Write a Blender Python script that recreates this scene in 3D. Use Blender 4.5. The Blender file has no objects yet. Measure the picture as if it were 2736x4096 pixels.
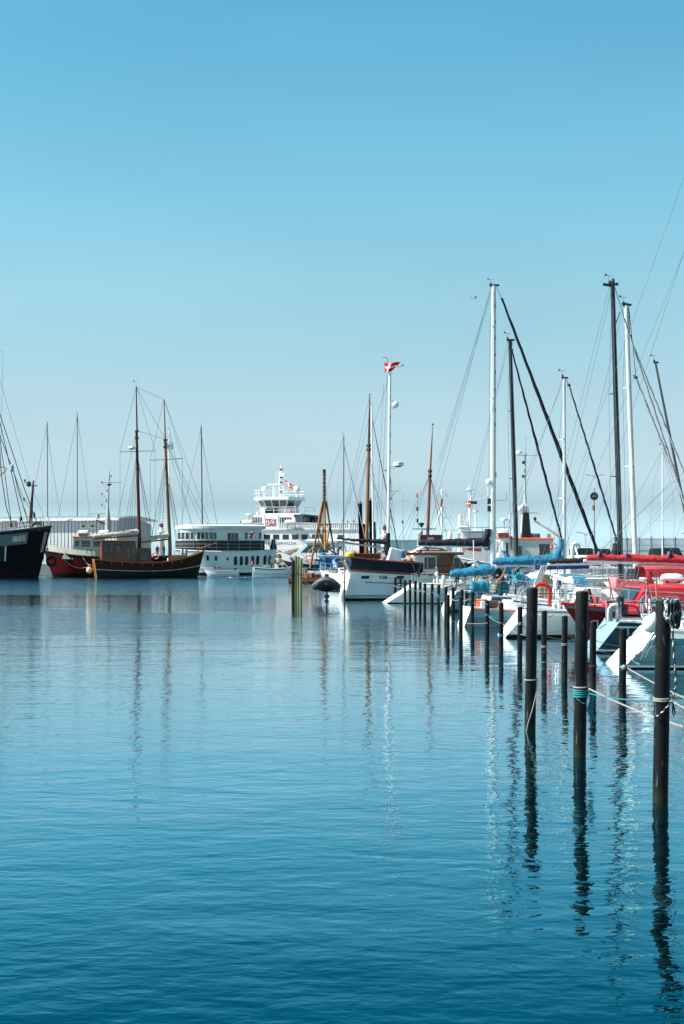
import bpy, math, random
from mathutils import Vector, Matrix
random.seed(7)
R = math.radians
S = bpy.context.scene
C = S.collection

# ---------------------------------------------------------------- camera
F, CX, HY, HC = 5689.0, 1368.0, 2216.0, 3.1          # focal length and horizon in photo pixels, eye height
cam = bpy.data.objects.new('camera', bpy.data.cameras.new('camera'))
C.objects.link(cam)
cam.data.sensor_fit = 'VERTICAL'; cam.data.sensor_height = 36; cam.data.lens = 50
cam.data.shift_y = (HY - 2048) / 4096
cam.data.clip_start = 0.5; cam.data.clip_end = 60000
cam.location = (0, 0, HC); cam.rotation_euler = (R(90), 0, 0)
S.camera = cam

# ---------------------------------------------------------------- sky, sun, exposure
SUN_EL, SUN_AZ = 46.0, -98.0                            # azimuth clockwise from +Y (the view); minus = to the left
sun_dir = Vector((math.cos(R(SUN_EL)) * math.sin(R(SUN_AZ)), math.cos(R(SUN_EL)) * math.cos(R(SUN_AZ)), math.sin(R(SUN_EL))))
W = bpy.data.worlds.new('World'); S.world = W; W.use_nodes = True
nt = W.node_tree; nt.nodes.clear()
N = lambda t, kind: t.nodes.new(kind)
sky = N(nt, 'ShaderNodeTexSky'); sky.sky_type = 'NISHITA'; sky.sun_disc = False
sky.sun_elevation = R(SUN_EL); sky.sun_rotation = R(SUN_AZ)
sky.altitude = 0; sky.air_density = 1.0; sky.dust_density = 0.6; sky.ozone_density = 2.0
geo = N(nt, 'ShaderNodeTexCoord'); sep = N(nt, 'ShaderNodeSeparateXYZ')
nt.links.new(geo.outputs['Generated'], sep.inputs[0])
ramp = N(nt, 'ShaderNodeValToRGB')
mapz = N(nt, 'ShaderNodeMath'); mapz.operation = 'MULTIPLY'; mapz.inputs[1].default_value = 1.0
nt.links.new(sep.outputs['Z'], mapz.inputs[0]); nt.links.new(mapz.outputs[0], ramp.inputs[0])
SKYRAMP = [(0, (0.907, 1.337, 1.888)), (0.0134, (0.907, 1.337, 1.888)), (0.0337, (0.599, 0.782, 1.058)), (0.0379, (0.623, 0.798, 1.071)), (0.0534, (0.774, 0.883, 1.053)), (0.0729, (0.821, 0.897, 0.975)), (0.1077, (0.892, 0.96, 0.924)), (0.1758, (0.926, 1.148, 0.984)), (0.2416, (0.813, 1.283, 1.099)), (0.3041, (0.696, 1.307, 1.156)), (0.3602, (0.606, 1.273, 1.181)), (0.45, (0.428, 0.891, 0.853)), (0.6, (0.195, 0.429, 0.432)), (1.0, (0.113, 0.248, 0.25))]
el = ramp.color_ramp.elements
while len(el) > 1: el.remove(el[-1])
el[0].position = SKYRAMP[0][0]; el[0].color = (*SKYRAMP[0][1], 1)
for p, c in SKYRAMP[1:]:
    e = el.new(p); e.color = (*c, 1)
mul = N(nt, 'ShaderNodeMix'); mul.data_type = 'RGBA'; mul.blend_type = 'MULTIPLY'; mul.inputs['Factor'].default_value = 1
nt.links.new(sky.outputs[0], mul.inputs['A']); nt.links.new(ramp.outputs[0], mul.inputs['B'])
bg = N(nt, 'ShaderNodeBackground'); bg.inputs['Strength'].default_value = 0.0758
out = N(nt, 'ShaderNodeOutputWorld')
hz = N(nt, 'ShaderNodeTexNoise'); hz.inputs['Scale'].default_value = 3.0; hz.inputs['Detail'].default_value = 3      # uneven thin haze
hm = N(nt, 'ShaderNodeMapping'); hm.inputs['Scale'].default_value = (1, 1, 5); nt.links.new(geo.outputs['Generated'], hm.inputs[0]); nt.links.new(hm.outputs[0], hz.inputs['Vector'])
hr = N(nt, 'ShaderNodeMapRange'); hr.inputs['From Min'].default_value = .3; hr.inputs['From Max'].default_value = .7; hr.inputs['To Min'].default_value = .965; hr.inputs['To Max'].default_value = 1.035; nt.links.new(hz.outputs['Fac'], hr.inputs['Value'])
mu2 = N(nt, 'ShaderNodeMix'); mu2.data_type = 'RGBA'; mu2.blend_type = 'MULTIPLY'; mu2.inputs['Factor'].default_value = 1
nt.links.new(mul.outputs['Result'], mu2.inputs['A']); nt.links.new(hr.outputs[0], mu2.inputs['B'])
nt.links.new(mu2.outputs['Result'], bg.inputs['Color']); nt.links.new(bg.outputs[0], out.inputs[0])
sun = bpy.data.objects.new('sun', bpy.data.lights.new('sun', 'SUN')); C.objects.link(sun)
sun.data.energy = 5.0; sun.data.angle = R(0.5); sun.data.color = (1.0, .95, .88)
sun.rotation_euler = sun_dir.to_track_quat('Z', 'Y').to_euler(); sun.location = (0, 0, 60)
S.view_settings.view_transform = 'Standard'; S.view_settings.look = 'None'
S.view_settings.exposure = 1.0; S.view_settings.gamma = 1.0; S.view_settings.use_curve_mapping = False
S.render.film_transparent = False
S.cycles.max_bounces = 8; S.cycles.diffuse_bounces = 3; S.cycles.glossy_bounces = 4

# ---------------------------------------------------------------- helpers
def at(px, py, d):                                       # the point d metres into the harbour seen at a photo pixel
    return Vector(((px - CX) * d / F, d, HC - (py - HY) * d / F))
def gx(px, d): return (px - CX) * d / F
def gz(py, d): return HC - (py - HY) * d / F

MATS = {}
def M(name, col, rough=.5, var=.12, scale=2.5, metal=0, bump=0.0, bscale=20, spec=.5, streak=None, coat=0, dirt=None, trans=0):
    if name in MATS: return MATS[name]
    m = bpy.data.materials.new(name); m.use_nodes = True; t = m.node_tree
    b = t.nodes['Principled BSDF']
    b.inputs['Roughness'].default_value = rough; b.inputs['Metallic'].default_value = metal
    b.inputs['Specular IOR Level'].default_value = spec
    if coat: b.inputs['Coat Weight'].default_value = coat; b.inputs['Coat Roughness'].default_value = .08
    tc = N(t, 'ShaderNodeTexCoord'); mp = N(t, 'ShaderNodeMapping')
    if streak: mp.inputs['Scale'].default_value = streak
    no = N(t, 'ShaderNodeTexNoise'); no.inputs['Scale'].default_value = scale; no.inputs['Detail'].default_value = 5; no.inputs['Roughness'].default_value = .65
    t.links.new(tc.outputs['Object'], mp.inputs[0]); t.links.new(mp.outputs[0], no.inputs['Vector'])
    cr = N(t, 'ShaderNodeValToRGB')
    lo = tuple(max(0, c * (1 - var)) for c in col); hi = tuple(min(1, c * (1 + var)) for c in col)
    if dirt: lo = tuple(c * (1 - .5) + d * .5 for c, d in zip(col, dirt))
    cr.color_ramp.elements[0].position = .3; cr.color_ramp.elements[0].color = (*lo, 1)
    cr.color_ramp.elements[1].position = .7; cr.color_ramp.elements[1].color = (*hi, 1)
    t.links.new(no.outputs['Fac'], cr.inputs[0]); t.links.new(cr.outputs[0], b.inputs['Base Color'])
    mr = N(t, 'ShaderNodeMapRange'); mr.inputs['To Min'].default_value = max(0, rough - .08); mr.inputs['To Max'].default_value = min(1, rough + .1)
    t.links.new(no.outputs['Fac'], mr.inputs['Value']); t.links.new(mr.outputs[0], b.inputs['Roughness'])
    if bump:
        n2 = N(t, 'ShaderNodeTexNoise'); n2.inputs['Scale'].default_value = bscale; n2.inputs['Detail'].default_value = 4
        bp = N(t, 'ShaderNodeBump'); bp.inputs['Strength'].default_value = 1; bp.inputs['Distance'].default_value = bump
        t.links.new(mp.outputs[0], n2.inputs['Vector']); t.links.new(n2.outputs['Fac'], bp.inputs['Height']); t.links.new(bp.outputs[0], b.inputs['Normal'])
    if trans:
        b.inputs['Transmission Weight'].default_value = trans
    MATS[name] = m
    return m

# colours of the place
WHITE = M('white_gelcoat', (.74, .75, .74), .3, .05, 1.2, coat=.2)
PAINT = M('white_ship_paint', (.72, .74, .74), .4, .07, .8, dirt=(.55, .5, .44))
CREAM = M('cream_paint', (.58, .60, .50), .5, .1, 1)
GREY = M('grey_paint', (.33, .36, .38), .5, .1, 1)
LGREY = M('light_grey_paint', (.50, .54, .56), .5, .08, 1)
DARK = M('dark_grey_fittings', (.018, .02, .022), .5, .2, 4)
BLACK = M('black_paint', (.012, .014, .016), .45, .25, 2, spec=.3)
BHULL = M('black_steel_hull', (.006, .0065, .007), .7, .35, .6, streak=(1, 1, .25), bump=.01, bscale=2, spec=.1)
RHULL = M('dark_red_hull', (.095, .005, .007), .6, .25, .8, streak=(1, 1, .25), spec=0.15)
RED = M('bright_red_paint', (.62, .025, .025), .35, .1, 2, coat=.3)
REDCLOTH = M('red_canvas', (.40, .022, .028), .85, .28, 3, bump=.05, bscale=7)
PINKCLOTH = M('faded_red_canvas', (.55, .16, .17), .85, .15, 3, bump=.05, bscale=7)
BLUECLOTH = M('blue_canvas', (.008, .165, .29), .85, .3, 3, bump=.06, bscale=7)
TEALCLOTH = M('turquoise_canvas', (.010, .19, .28), .85, .3, 3, bump=.06, bscale=7)
TARP = M('blue_tarpaulin', (.02, .13, .32), .45, .3, 2.5, bump=.06, bscale=3)
NAVY = M('navy_canvas', (.007, .011, .022), .75, .3, 3, bump=.02, bscale=5, spec=.3)
SAIL = M('cream_sailcloth', (.50, .46, .38), .85, .18, 3, bump=.03, bscale=5)
WSAIL = M('white_canvas', (.70, .70, .68), .85, .08, 3, bump=.03, bscale=4)
GSAIL = M('grey_canvas', (.30, .31, .31), .8, .12, 3, bump=.03, bscale=4)
TEAK = M('varnished_wood', (.13, .030, .009), .4, .35, 3, streak=(.3, 3, 3), coat=.3)
WOOD = M('brown_ship_timber', (.042, .017, .009), .75, .4, 2, streak=(.2, 1, 3), spec=0.12)
OLDWOOD = M('weathered_timber', (.20, .085, .03), .6, .4, 4, streak=(3, 3, .4))
YWOOD = M('yellow_varnished_wood', (.38, .17, .045), .4, .25, 3, streak=(3, 3, .4))
DKWOOD = M('dark_mast_wood', (.07, .016, .010), .5, .4, 4, streak=(3, 3, .3), spec=.3)
GREENHULL = M('dark_green_bottom', (.007, .011, .009), .7, .3, 1, spec=.2)
ANTIFOUL = M('dark_antifouling', (.007, .006, .0065), .85, .3, 2, spec=.2)
DRED = M('dull_red_bottom', (.016, .006, .008), .8, .3, 1, spec=.2)
ORANGE = M('orange_paint', (.75, .10, .02), .5, .12, 2)
GLASS = M('dark_window_glass', (.012, .02, .024), .06, .3, .6, spec=.8)
GGLASS = M('green_window_glass', (.02, .06, .045), .06, .5, .8, spec=.8)
LGLASS = M('pale_window_glass', (.22, .29, .32), .08, .3, 1, spec=.8)
STEEL = M('polished_steel', (.62, .64, .66), .22, .05, 3, metal=1)
ALU = M('white_mast_paint', (.66, .67, .66), .35, .06, 1)
GALU = M('grey_aluminium', (.36, .39, .41), .4, .12, 1)
BLKMAST = M('black_mast_paint', (.012, .013, .016), .3, .2, 1, spec=.3)
WIRE = M('steel_rigging', (.16, .19, .21), .45, .15, 2)
DWIRE = M('dark_rigging', (.02, .024, .028), .6, .2, 2)
ROPEW = M('pale_rope', (.27, .25, .21), .8, .2, 30)
ROPET = M('turquoise_rope', (.012, .19, .22), .75, .25, 30)
ROPEB = M('blue_rope', (.02, .26, .40), .75, .25, 30)
ROPED = M('dark_wet_rope', (.035, .035, .035), .85, .3, 30)
PVC = M('grey_rubber_tube', (.055, .06, .062), .5, .2, 2)
LPVC = M('pale_grey_rubber', (.22, .23, .23), .5, .12, 2)
RUST = M('rusty_steel', (.045, .012, .009), .9, .4, 1.5, streak=(1, 1, .3), spec=.2)
ROCK = M('granite_boulder', (.25, .21, .17), .9, .3, .8, bump=.1, bscale=2)
CONC = M('quay_concrete', (.34, .34, .33), .85, .12, .5)
SKIN = M('skin', (.46, .25, .18), .6, .08, 8)
HAIRD = M('dark_hair', (.03, .02, .015), .6, .2, 20)
PILEB = M('black_coated_steel_pile', (.008, .0085, .0095), .5, .4, 3, streak=(1, 1, .15), bump=.003, bscale=8, spec=.10)
PILEG = M('green_weathered_pile', (.15, .16, .07), .85, .35, 5, streak=(1, 1, .12), bump=.01, bscale=10)
YELLOW = M('yellow_plastic', (.72, .48, .02), .5, .1, 4)
BUFF = M('buff_fender', (.62, .46, .22), .5, .15, 4)
FENDER = M('white_rubber_fender', (.70, .69, .65), .45, .08, 3)
BLUEP = M('deep_blue_paint', (.012, .035, .14), .35, .15, 1)
NAVYH = M('dark_blue_gelcoat', (.012, .035, .055), .22, .2, 1, coat=.4)
TEALH = M('grey_teal_gelcoat', (.13, .22, .25), .25, .12, 1, coat=.4)
PINK = M('pink_plastic', (.70, .30, .32), .45, .1, 3)
def pile_coat():
    m = PILEB; t = m.node_tree; b = t.nodes['Principled BSDF']; base = b.inputs['Base Color'].links[0].from_socket
    tc = N(t, 'ShaderNodeTexCoord'); sp = N(t, 'ShaderNodeSeparateXYZ'); t.links.new(tc.outputs['Object'], sp.inputs[0])
    n = N(t, 'ShaderNodeTexNoise'); n.inputs['Scale'].default_value = 7; n.inputs['Detail'].default_value = 6
    t.links.new(tc.outputs['Object'], n.inputs['Vector'])
    ad = N(t, 'ShaderNodeMath'); ad.operation = 'MULTIPLY_ADD'; ad.inputs[1].default_value = -.5; t.links.new(n.outputs['Fac'], ad.inputs[0]); t.links.new(sp.outputs['Z'], ad.inputs[2])
    mr = N(t, 'ShaderNodeMapRange'); mr.inputs['From Min'].default_value = -.02; mr.inputs['From Max'].default_value = -.16; t.links.new(ad.outputs[0], mr.inputs['Value'])
    mx = N(t, 'ShaderNodeMix'); mx.data_type = 'RGBA'; t.links.new(mr.outputs[0], mx.inputs['Factor']); t.links.new(base, mx.inputs['A']); mx.inputs['B'].default_value = (.018, .022, .010, 1)
    sc = N(t, 'ShaderNodeMapping'); sc.inputs['Scale'].default_value = (14, 14, 2.2); t.links.new(tc.outputs['Object'], sc.inputs[0])
    n2 = N(t, 'ShaderNodeTexNoise'); n2.inputs['Scale'].default_value = 1.5; n2.inputs['Detail'].default_value = 3; t.links.new(sc.outputs[0], n2.inputs['Vector'])
    m2 = N(t, 'ShaderNodeMapRange'); m2.inputs['From Min'].default_value = .63; m2.inputs['From Max'].default_value = .72; m2.inputs['To Max'].default_value = .8; t.links.new(n2.outputs['Fac'], m2.inputs['Value'])
    mx2 = N(t, 'ShaderNodeMix'); mx2.data_type = 'RGBA'; t.links.new(m2.outputs[0], mx2.inputs['Factor']); t.links.new(mx.outputs['Result'], mx2.inputs['A']); mx2.inputs['B'].default_value = (.10, .10, .095, 1)
    t.links.new(mx2.outputs['Result'], b.inputs['Base Color'])
pile_coat()
def black_text(): return M('black_lettering', (.03, .035, .04), .6, .1, 5)

def obj(name, me, mat=None, parent=None):
    o = bpy.data.objects.new(name, me); C.objects.link(o)
    if mat is not None:
        for m in (mat if isinstance(mat, (list, tuple)) else [mat]): me.materials.append(m)
    if parent is not None: o.parent = parent
    return o
def tag(o, label, cat, group=None, kind=None):
    o['label'] = label; o['category'] = cat
    if group: o['group'] = group
    if kind: o['kind'] = kind
    return o
def thing(name, label, cat, loc=(0, 0, 0), rz=0, group=None):
    o = bpy.data.objects.new(name, None); C.objects.link(o)
    o.empty_display_size = .3
    o.location = loc; o.rotation_euler = (0, 0, rz)
    return tag(o, label, cat, group)
def wmat(o):
    m = Matrix.LocRotScale(o.location, o.rotation_euler, o.scale)
    return wmat(o.parent) @ m if o.parent else m

class MB:
    def __init__(s): s.v = []; s.f = []; s.mi = []; s.m = 0; s.X = None
    def add(s, vs, fs):
        b = len(s.v)
        s.v += [(s.X @ Vector(p)) if s.X else Vector(p) for p in vs]
        s.f += [tuple(b + i for i in f) for f in fs]; s.mi += [s.m] * len(fs)
        return s
    def box(s, c, size, rz=0, taper=1.0, ry=0, rx=0):
        a, b, h = size[0] / 2, size[1] / 2, size[2] / 2
        vs = []
        mt = Matrix.Rotation(rz, 3, 'Z') @ Matrix.Rotation(ry, 3, 'Y') @ Matrix.Rotation(rx, 3, 'X')
        for z, k in ((-h, 1), (h, taper)):
            for x, y in ((-a, -b), (a, -b), (a, b), (-a, b)):
                vs.append(Vector(c) + mt @ Vector((x * k, y * k, z)))
        return s.add(vs, [(3, 2, 1, 0), (4, 5, 6, 7), (0, 1, 5, 4), (1, 2, 6, 5), (2, 3, 7, 6), (3, 0, 4, 7)])
    def tube(s, pts, r, n=6, cap=True):
        pts = [Vector(p) for p in pts]; k = len(pts)
        rs = r if isinstance(r, (list, tuple)) else [r] * k
        vs, fs = [], []
        up = None
        for i, p in enumerate(pts):
            d = (pts[min(i + 1, k - 1)] - pts[max(i - 1, 0)])
            if d.length < 1e-9: d = Vector((0, 0, 1))
            d.normalize()
            if up is None:
                up = Vector((0, 0, 1)) if abs(d.z) < .9 else Vector((1, 0, 0))
            a = d.cross(up)
            if a.length < 1e-6: a = d.cross(Vector((0, 1, 0)))
            a.normalize(); b2 = a.cross(d).normalized(); up = b2
            for j in range(n):
                t = 2 * math.pi * (j + .5) / n
                vs.append(p + (a * math.cos(t) + b2 * math.sin(t)) * rs[i])
        for i in range(k - 1):
            for j in range(n):
                fs.append((i * n + j, i * n + (j + 1) % n, (i + 1) * n + (j + 1) % n, (i + 1) * n + j))
        if cap:
            fs.append(tuple(range(n - 1, -1, -1))); fs.append(tuple((k - 1) * n + j for j in range(n)))
        return s.add(vs, fs)
    def lathe(s, prof, c=(0, 0, 0), n=12):
        vs, fs = [], []
        for r, z in prof:
            for j in range(n):
                t = 2 * math.pi * j / n
                vs.append((c[0] + r * math.cos(t), c[1] + r * math.sin(t), c[2] + z))
        for i in range(len(prof) - 1):
            for j in range(n):
                fs.append((i * n + j, i * n + (j + 1) % n, (i + 1) * n + (j + 1) % n, (i + 1) * n + j))
        fs.append(tuple(range(n - 1, -1, -1))); fs.append(tuple((len(prof) - 1) * n + j for j in range(n)))
        return s.add(vs, fs)
    def ball(s, c, r, n=10, sz=1.0):
        k = max(4, n // 2)
        pr = [(max(.001, r * math.sin(math.pi * i / k)), -r * sz * math.cos(math.pi * i / k)) for i in range(k + 1)]
        return s.lathe(pr, c, n)
    def loft(s, rings, cap=True, closed=True):
        n = len(rings[0]); vs = [p for r in rings for p in r]; fs = []
        for i in range(len(rings) - 1):
            for j in range(n if closed else n - 1):
                fs.append((i * n + j, i * n + (j + 1) % n, (i + 1) * n + (j + 1) % n, (i + 1) * n + j))
        if cap:
            fs.append(tuple(range(n - 1, -1, -1))); fs.append(tuple((len(rings) - 1) * n + j for j in range(n)))
        return s.add(vs, fs)
    def prism(s, poly, o, u, v, w):                     # poly in (u, v) about o, thickness vector w
        o, u, v, w = Vector(o), Vector(u), Vector(v), Vector(w)
        a = [o + u * x + v * y for x, y in poly]
        return s.loft([a, [p + w for p in a]])
    def build(s, name, mat, parent=None, world=False, smooth=None, bevel=0):
        me = bpy.data.meshes.new(name)
        vs = s.v
        if world and parent is not None:
            inv = wmat(parent).inverted(); vs = [inv @ p for p in vs]
        me.from_pydata([tuple(p) for p in vs], [], s.f); me.update()
        import bmesh
        bm = bmesh.new(); bm.from_mesh(me); bmesh.ops.recalc_face_normals(bm, faces=bm.faces); bm.to_mesh(me); bm.free()
        for p, i in zip(me.polygons, s.mi): p.material_index = i
        if smooth is not None:
            for p in me.polygons: p.use_smooth = True
            me.set_sharp_from_angle(angle=R(smooth))
        o = obj(name, me, mat, parent)
        if bevel:
            b = o.modifiers.new('bevel', 'BEVEL'); b.width = bevel; b.segments = 2; b.limit_method = 'ANGLE'
        return o

def text(body, name, parent, size, loc, rot, mat, extrude=.004, align='LEFT', world=False, sx=1.0):
    cu = bpy.data.curves.new(name, 'FONT'); cu.body = body; cu.size = size; cu.align_x = align; cu.extrude = extrude
    cu.resolution_u = 2
    t = bpy.data.objects.new(name, cu); C.objects.link(t)
    dg = bpy.context.evaluated_depsgraph_get()
    me = bpy.data.meshes.new_from_object(t.evaluated_get(dg))
    bpy.data.objects.remove(t)
    o = obj(name, me, mat, parent)
    o.location = loc; o.rotation_euler = rot; o.scale = (sx, 1, 1)
    return o
def sag(a, b, drop, n=10):
    a, b = Vector(a), Vector(b)
    return [a.lerp(b, i / n) - Vector((0, 0, drop * 4 * (i / n) * (1 - i / n))) for i in range(n + 1)]
def line(a, b, r=.007, n=4):
    return MB().tube([a, b], r, n)
def lerp(a, b, t): return a + (b - a) * t
def sm(t): t = max(0, min(1, t)); return t * t * (3 - 2 * t)
WATER = [(0, (.01, .03, .04)), (.55, (.001, .06, .09)), (.694, (.012, .205, .255)), (.795, (.21, .49, .585)), (.857, (.44, .69, .78)), (.908, (.64, .80, .86)), (1.0, (.95, .97, .99))]
# ---------------------------------------------------------------- water
def make_water():
    m = bpy.data.materials.new('harbour_water'); m.use_nodes = True; t = m.node_tree
    t.nodes.remove(t.nodes['Principled BSDF'])
    dif = N(t, 'ShaderNodeBsdfDiffuse'); dif.inputs['Color'].default_value = (.0002, .0030, .0045, 1)
    glo = N(t, 'ShaderNodeBsdfGlossy'); glo.inputs['Roughness'].default_value = .03
    fre = N(t, 'ShaderNodeLayerWeight')                    # reflectance rises toward grazing angles, green-blue water
    rc = N(t, 'ShaderNodeValToRGB'); q = rc.color_ramp.elements
    while len(q) > 1: q.remove(q[-1])
    for i, (p, c) in enumerate(WATER):
        k = q[0] if i == 0 else q.new(p)
        k.position = p; k.color = (*c, 1)
    t.links.new(fre.outputs['Facing'], rc.inputs[0]); t.links.new(rc.outputs[0], glo.inputs['Color'])
    mix = N(t, 'ShaderNodeAddShader'); t.links.new(dif.outputs[0], mix.inputs[0]); t.links.new(glo.outputs[0], mix.inputs[1])
    t.links.new(mix.outputs[0], t.nodes['Material Output'].inputs[0])
    g = N(t, 'ShaderNodeNewGeometry')
    def noise(scale, sc, detail=2, rough=.5, dist=0):
        mp = N(t, 'ShaderNodeMapping'); mp.inputs['Scale'].default_value = sc
        n = N(t, 'ShaderNodeTexNoise'); n.inputs['Scale'].default_value = scale; n.inputs['Detail'].default_value = detail
        n.inputs['Roughness'].default_value = rough; n.inputs['Distortion'].default_value = dist
        t.links.new(g.outputs['Position'], mp.inputs[0]); t.links.new(mp.outputs[0], n.inputs['Vector'])
        return n.outputs['Fac']
    def math_(op, a, b_, clamp=False):
        n = N(t, 'ShaderNodeMath'); n.operation = op; n.use_clamp = clamp
        for i, x in enumerate((a, b_)):
            if isinstance(x, (int, float)): n.inputs[i].default_value = x
            else: t.links.new(x, n.inputs[i])
        return n.outputs[0]
    # wind patches: ripples are stronger in bands that lie across the harbour
    sp = N(t, 'ShaderNodeSeparateXYZ'); t.links.new(g.outputs['Position'], sp.inputs[0])
    warp = math_('MULTIPLY', math_('SUBTRACT', noise(.022, (.8, 1, 1), 4, .65), .5), 150)
    yy = math_('DIVIDE', math_('ADD', sp.outputs['Y'], warp), 260)
    cr = N(t, 'ShaderNodeValToRGB'); e = cr.color_ramp.elements
    while len(e) > 1: e.remove(e[-1])
    for i, (p, v) in enumerate(WIND):
        q = e[0] if i == 0 else e.new(p)
        q.position = p; q.color = (v, v, v, 1)
    t.links.new(yy, cr.inputs[0])
    # calmer between the moored boats
    shel = N(t, 'ShaderNodeMapRange'); shel.inputs['From Min'].default_value = -6; shel.inputs['From Max'].default_value = 2
    shel.inputs['To Min'].default_value = 1; shel.inputs['To Max'].default_value = 0
    t.links.new(math_('SUBTRACT', sp.outputs['X'], math_('MULTIPLY', sp.outputs['Y'], -.02)), shel.inputs['Value'])
    wind = math_('MULTIPLY', cr.outputs[0], math_('ADD', math_('MULTIPLY', shel.outputs[0], .75), .25))
    swell = math_('MULTIPLY', math_('SUBTRACT', noise(.42, (.55, 1, 1), 2, .5, .3), .5), .026)
    med = math_('MULTIPLY', math_('SUBTRACT', noise(1.6, (.6, 1, 1), 2, .5, .4), .5), .018)
    fine = math_('MULTIPLY', math_('SUBTRACT', noise(6.0, (.65, 1, 1), 2, .5, .3), .5), .006)
    rip = math_('MULTIPLY', math_('MULTIPLY', math_('SUBTRACT', noise(3.4, (.55, 1, 1), 3, .6, .4), .5), .095), wind)
    cm = N(t, 'ShaderNodeMapRange'); cm.interpolation_type = 'SMOOTHSTEP'; cm.inputs['From Min'].default_value = 16; cm.inputs['From Max'].default_value = 40
    cm.inputs['To Min'].default_value = .85; cm.inputs['To Max'].default_value = .42; t.links.new(math_('ADD', sp.outputs['Y'], math_('MULTIPLY', warp, .25)), cm.inputs['Value'])   # smoother away from the quay wall
    h = math_('ADD', math_('ADD', swell, math_('MULTIPLY', math_('ADD', med, fine), cm.outputs[0])), rip)
    bp = N(t, 'ShaderNodeBump'); bp.inputs['Strength'].default_value = 1; bp.inputs['Distance'].default_value = 1
    t.links.new(h, bp.inputs['Height']); [t.links.new(bp.outputs[0], q.inputs['Normal']) for q in (dif, glo, fre)]
    return m
WIND = [(0, .1), (.17, .12), (.205, .28), (.28, .35), (.315, .12), (.37, .1), (.51, .85), (.6, 1), (.78, .9), (1, .6)]
bmw = MB().add([(-9000, -60, 0), (9000, -60, 0), (9000, 14000, 0), (-9000, 14000, 0)], [(0, 1, 2, 3)])
w = bmw.build('water', make_water()); tag(w, 'calm blue harbour water with small ripples', 'water', kind='structure')
# ---------------------------------------------------------------- mooring piles
def pile_mesh(h, r, lean_x=0, lean_y=0, depth=1.2, n=20):
    b = MB()
    rings = []
    zs = [-depth, 0, h * .33, h * .66, h - .012, h, h]
    rr = [r, r, r, r, r, r * .93, r * .93]
    for z, q in zip(zs, rr):
        rings.append([(lean_x * z + q * math.cos(2 * math.pi * j / n), lean_y * z + q * math.sin(2 * math.pi * j / n), z) for j in range(n)])
    b.loft(rings[:6]); return b
PILES = {}
def pile(px, s, h, r, label, group, mat=None, lean=0.0, parts=True, key=None, hook=False, wraps=()):
    d = F / s
    t = thing('mooring_pile', label, 'pile', (gx(px, d), d, 0), random.uniform(-.3, .3), group)
    t.rotation_euler.z = 0
    pile_mesh(h, r, lean).build('shaft', mat or PILEB, t, smooth=40)
    c = MB().lathe([(r * .9, 0), (r * .9, .012), (.02, .02)], (lean * h, 0, h + .001), 16)
    c.build('cap', M('pile_cap', (.05, .055, .06), .5, .2, 4), t)
    if hook:
        hk = MB().tube([(lean * h, 0, h + .02), (lean * h + r + .03, 0, h + .02), (lean * h + r + .03, 0, h - .14), (lean * h + r + .08, 0, h - .16), (lean * h + r + .24, 0, h - .05)], .012, 5)
        hk.build('hook', STEEL, t)
    if key: PILES[key] = (t, Vector((gx(px, d), d, 0)), h, r, lean)
    return t
def wrap(pkey, z, mat, label, turns=2, r=.014, name='rope_loop'):
    t, p, h, pr, lean = PILES[pkey]
    pts = []
    for i in range(int(turns * 14) + 1):
        a = 2 * math.pi * i / 14
        zz = z + .032 * i / 14 + .012 * math.sin(a)
        pts.append(p + Vector((lean * zz + (pr + r * .7) * math.cos(a), (pr + r * .7) * math.sin(a), zz)))
    o = MB().tube(pts, r, 6).build(name, mat, smooth=60)
    return tag(o, label, 'rope')
# the tall ones that end the berths (pixel of the waterline, pixels per metre there, height, radius)
GA = 'tall thick black mooring piles'
pile(2120, 228, 2.50, .098, 'tall thick black pile with a pale cord hanging down its side', GA, lean=.017, key='t1')
pile(2318, 262, 2.52, .098, 'tall thick black pile wrapped in turquoise rope halfway up', GA, lean=.016, key='t2')
pile(2641, 320, 2.52, .096, 'tall thick black pile with a coil of black and white rope over its top', GA, lean=.017, key='t3')
GB = 'slim black mooring piles of the berth row'
near = [(1791, 102, 'slim black pile ringed by two turquoise ropes at the start of the nearer row'), (1843, 106, 'slim black pile standing just before a shorter twin in the nearer row'),
        (1948, 116.7, 'slim black pile knotted all over with turquoise mooring lines'), (2004, 123, 'slim black pile with a blue band low down beside the raked white transom'),
        (2079, 133, 'slim black pile with grey rope round its middle, beside the tall corded pile'), (2176, 143, 'slim black pile with blue and pale rings, just past the tall corded pile'),
        (2258, 155.6, 'slim black pile standing alone before the red bow, thin pale ring round it'), (2371, 169, 'slim black pile half hidden behind the turquoise wrapped tall pile'),
        (2490, 187, 'hooked slim black pile with a fat white rope knot')]
for i, (px, s, lab) in enumerate(near):
    pile(px, s, 1.50 + (.0 if i > 1 else -.02), .078, lab, GB, key='n%d' % i, hook=i in (5, 7, 8), lean=.006)
far = [(1546, 56.8), (1563, 57.6), (1581, 59.3), (1601, 61), (1620, 64.8), (1640, 65.5), (1661, 68), (1681, 70), (1699, 75), (1728, 75.6), (1754, 78.6), (1783, 82.7), (1812, 85), (1847, 88.5), (1865, 92), (1889, 96)]
for i, (px, s) in enumerate(far):
    pile(px, s, 1.50 + random.uniform(-.03, .03), .082, 'slim black pile in the tight far row before the white motor sailer', 'slim black piles in the tight far row', key='f%d' % i, lean=random.uniform(0, .012))
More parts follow.
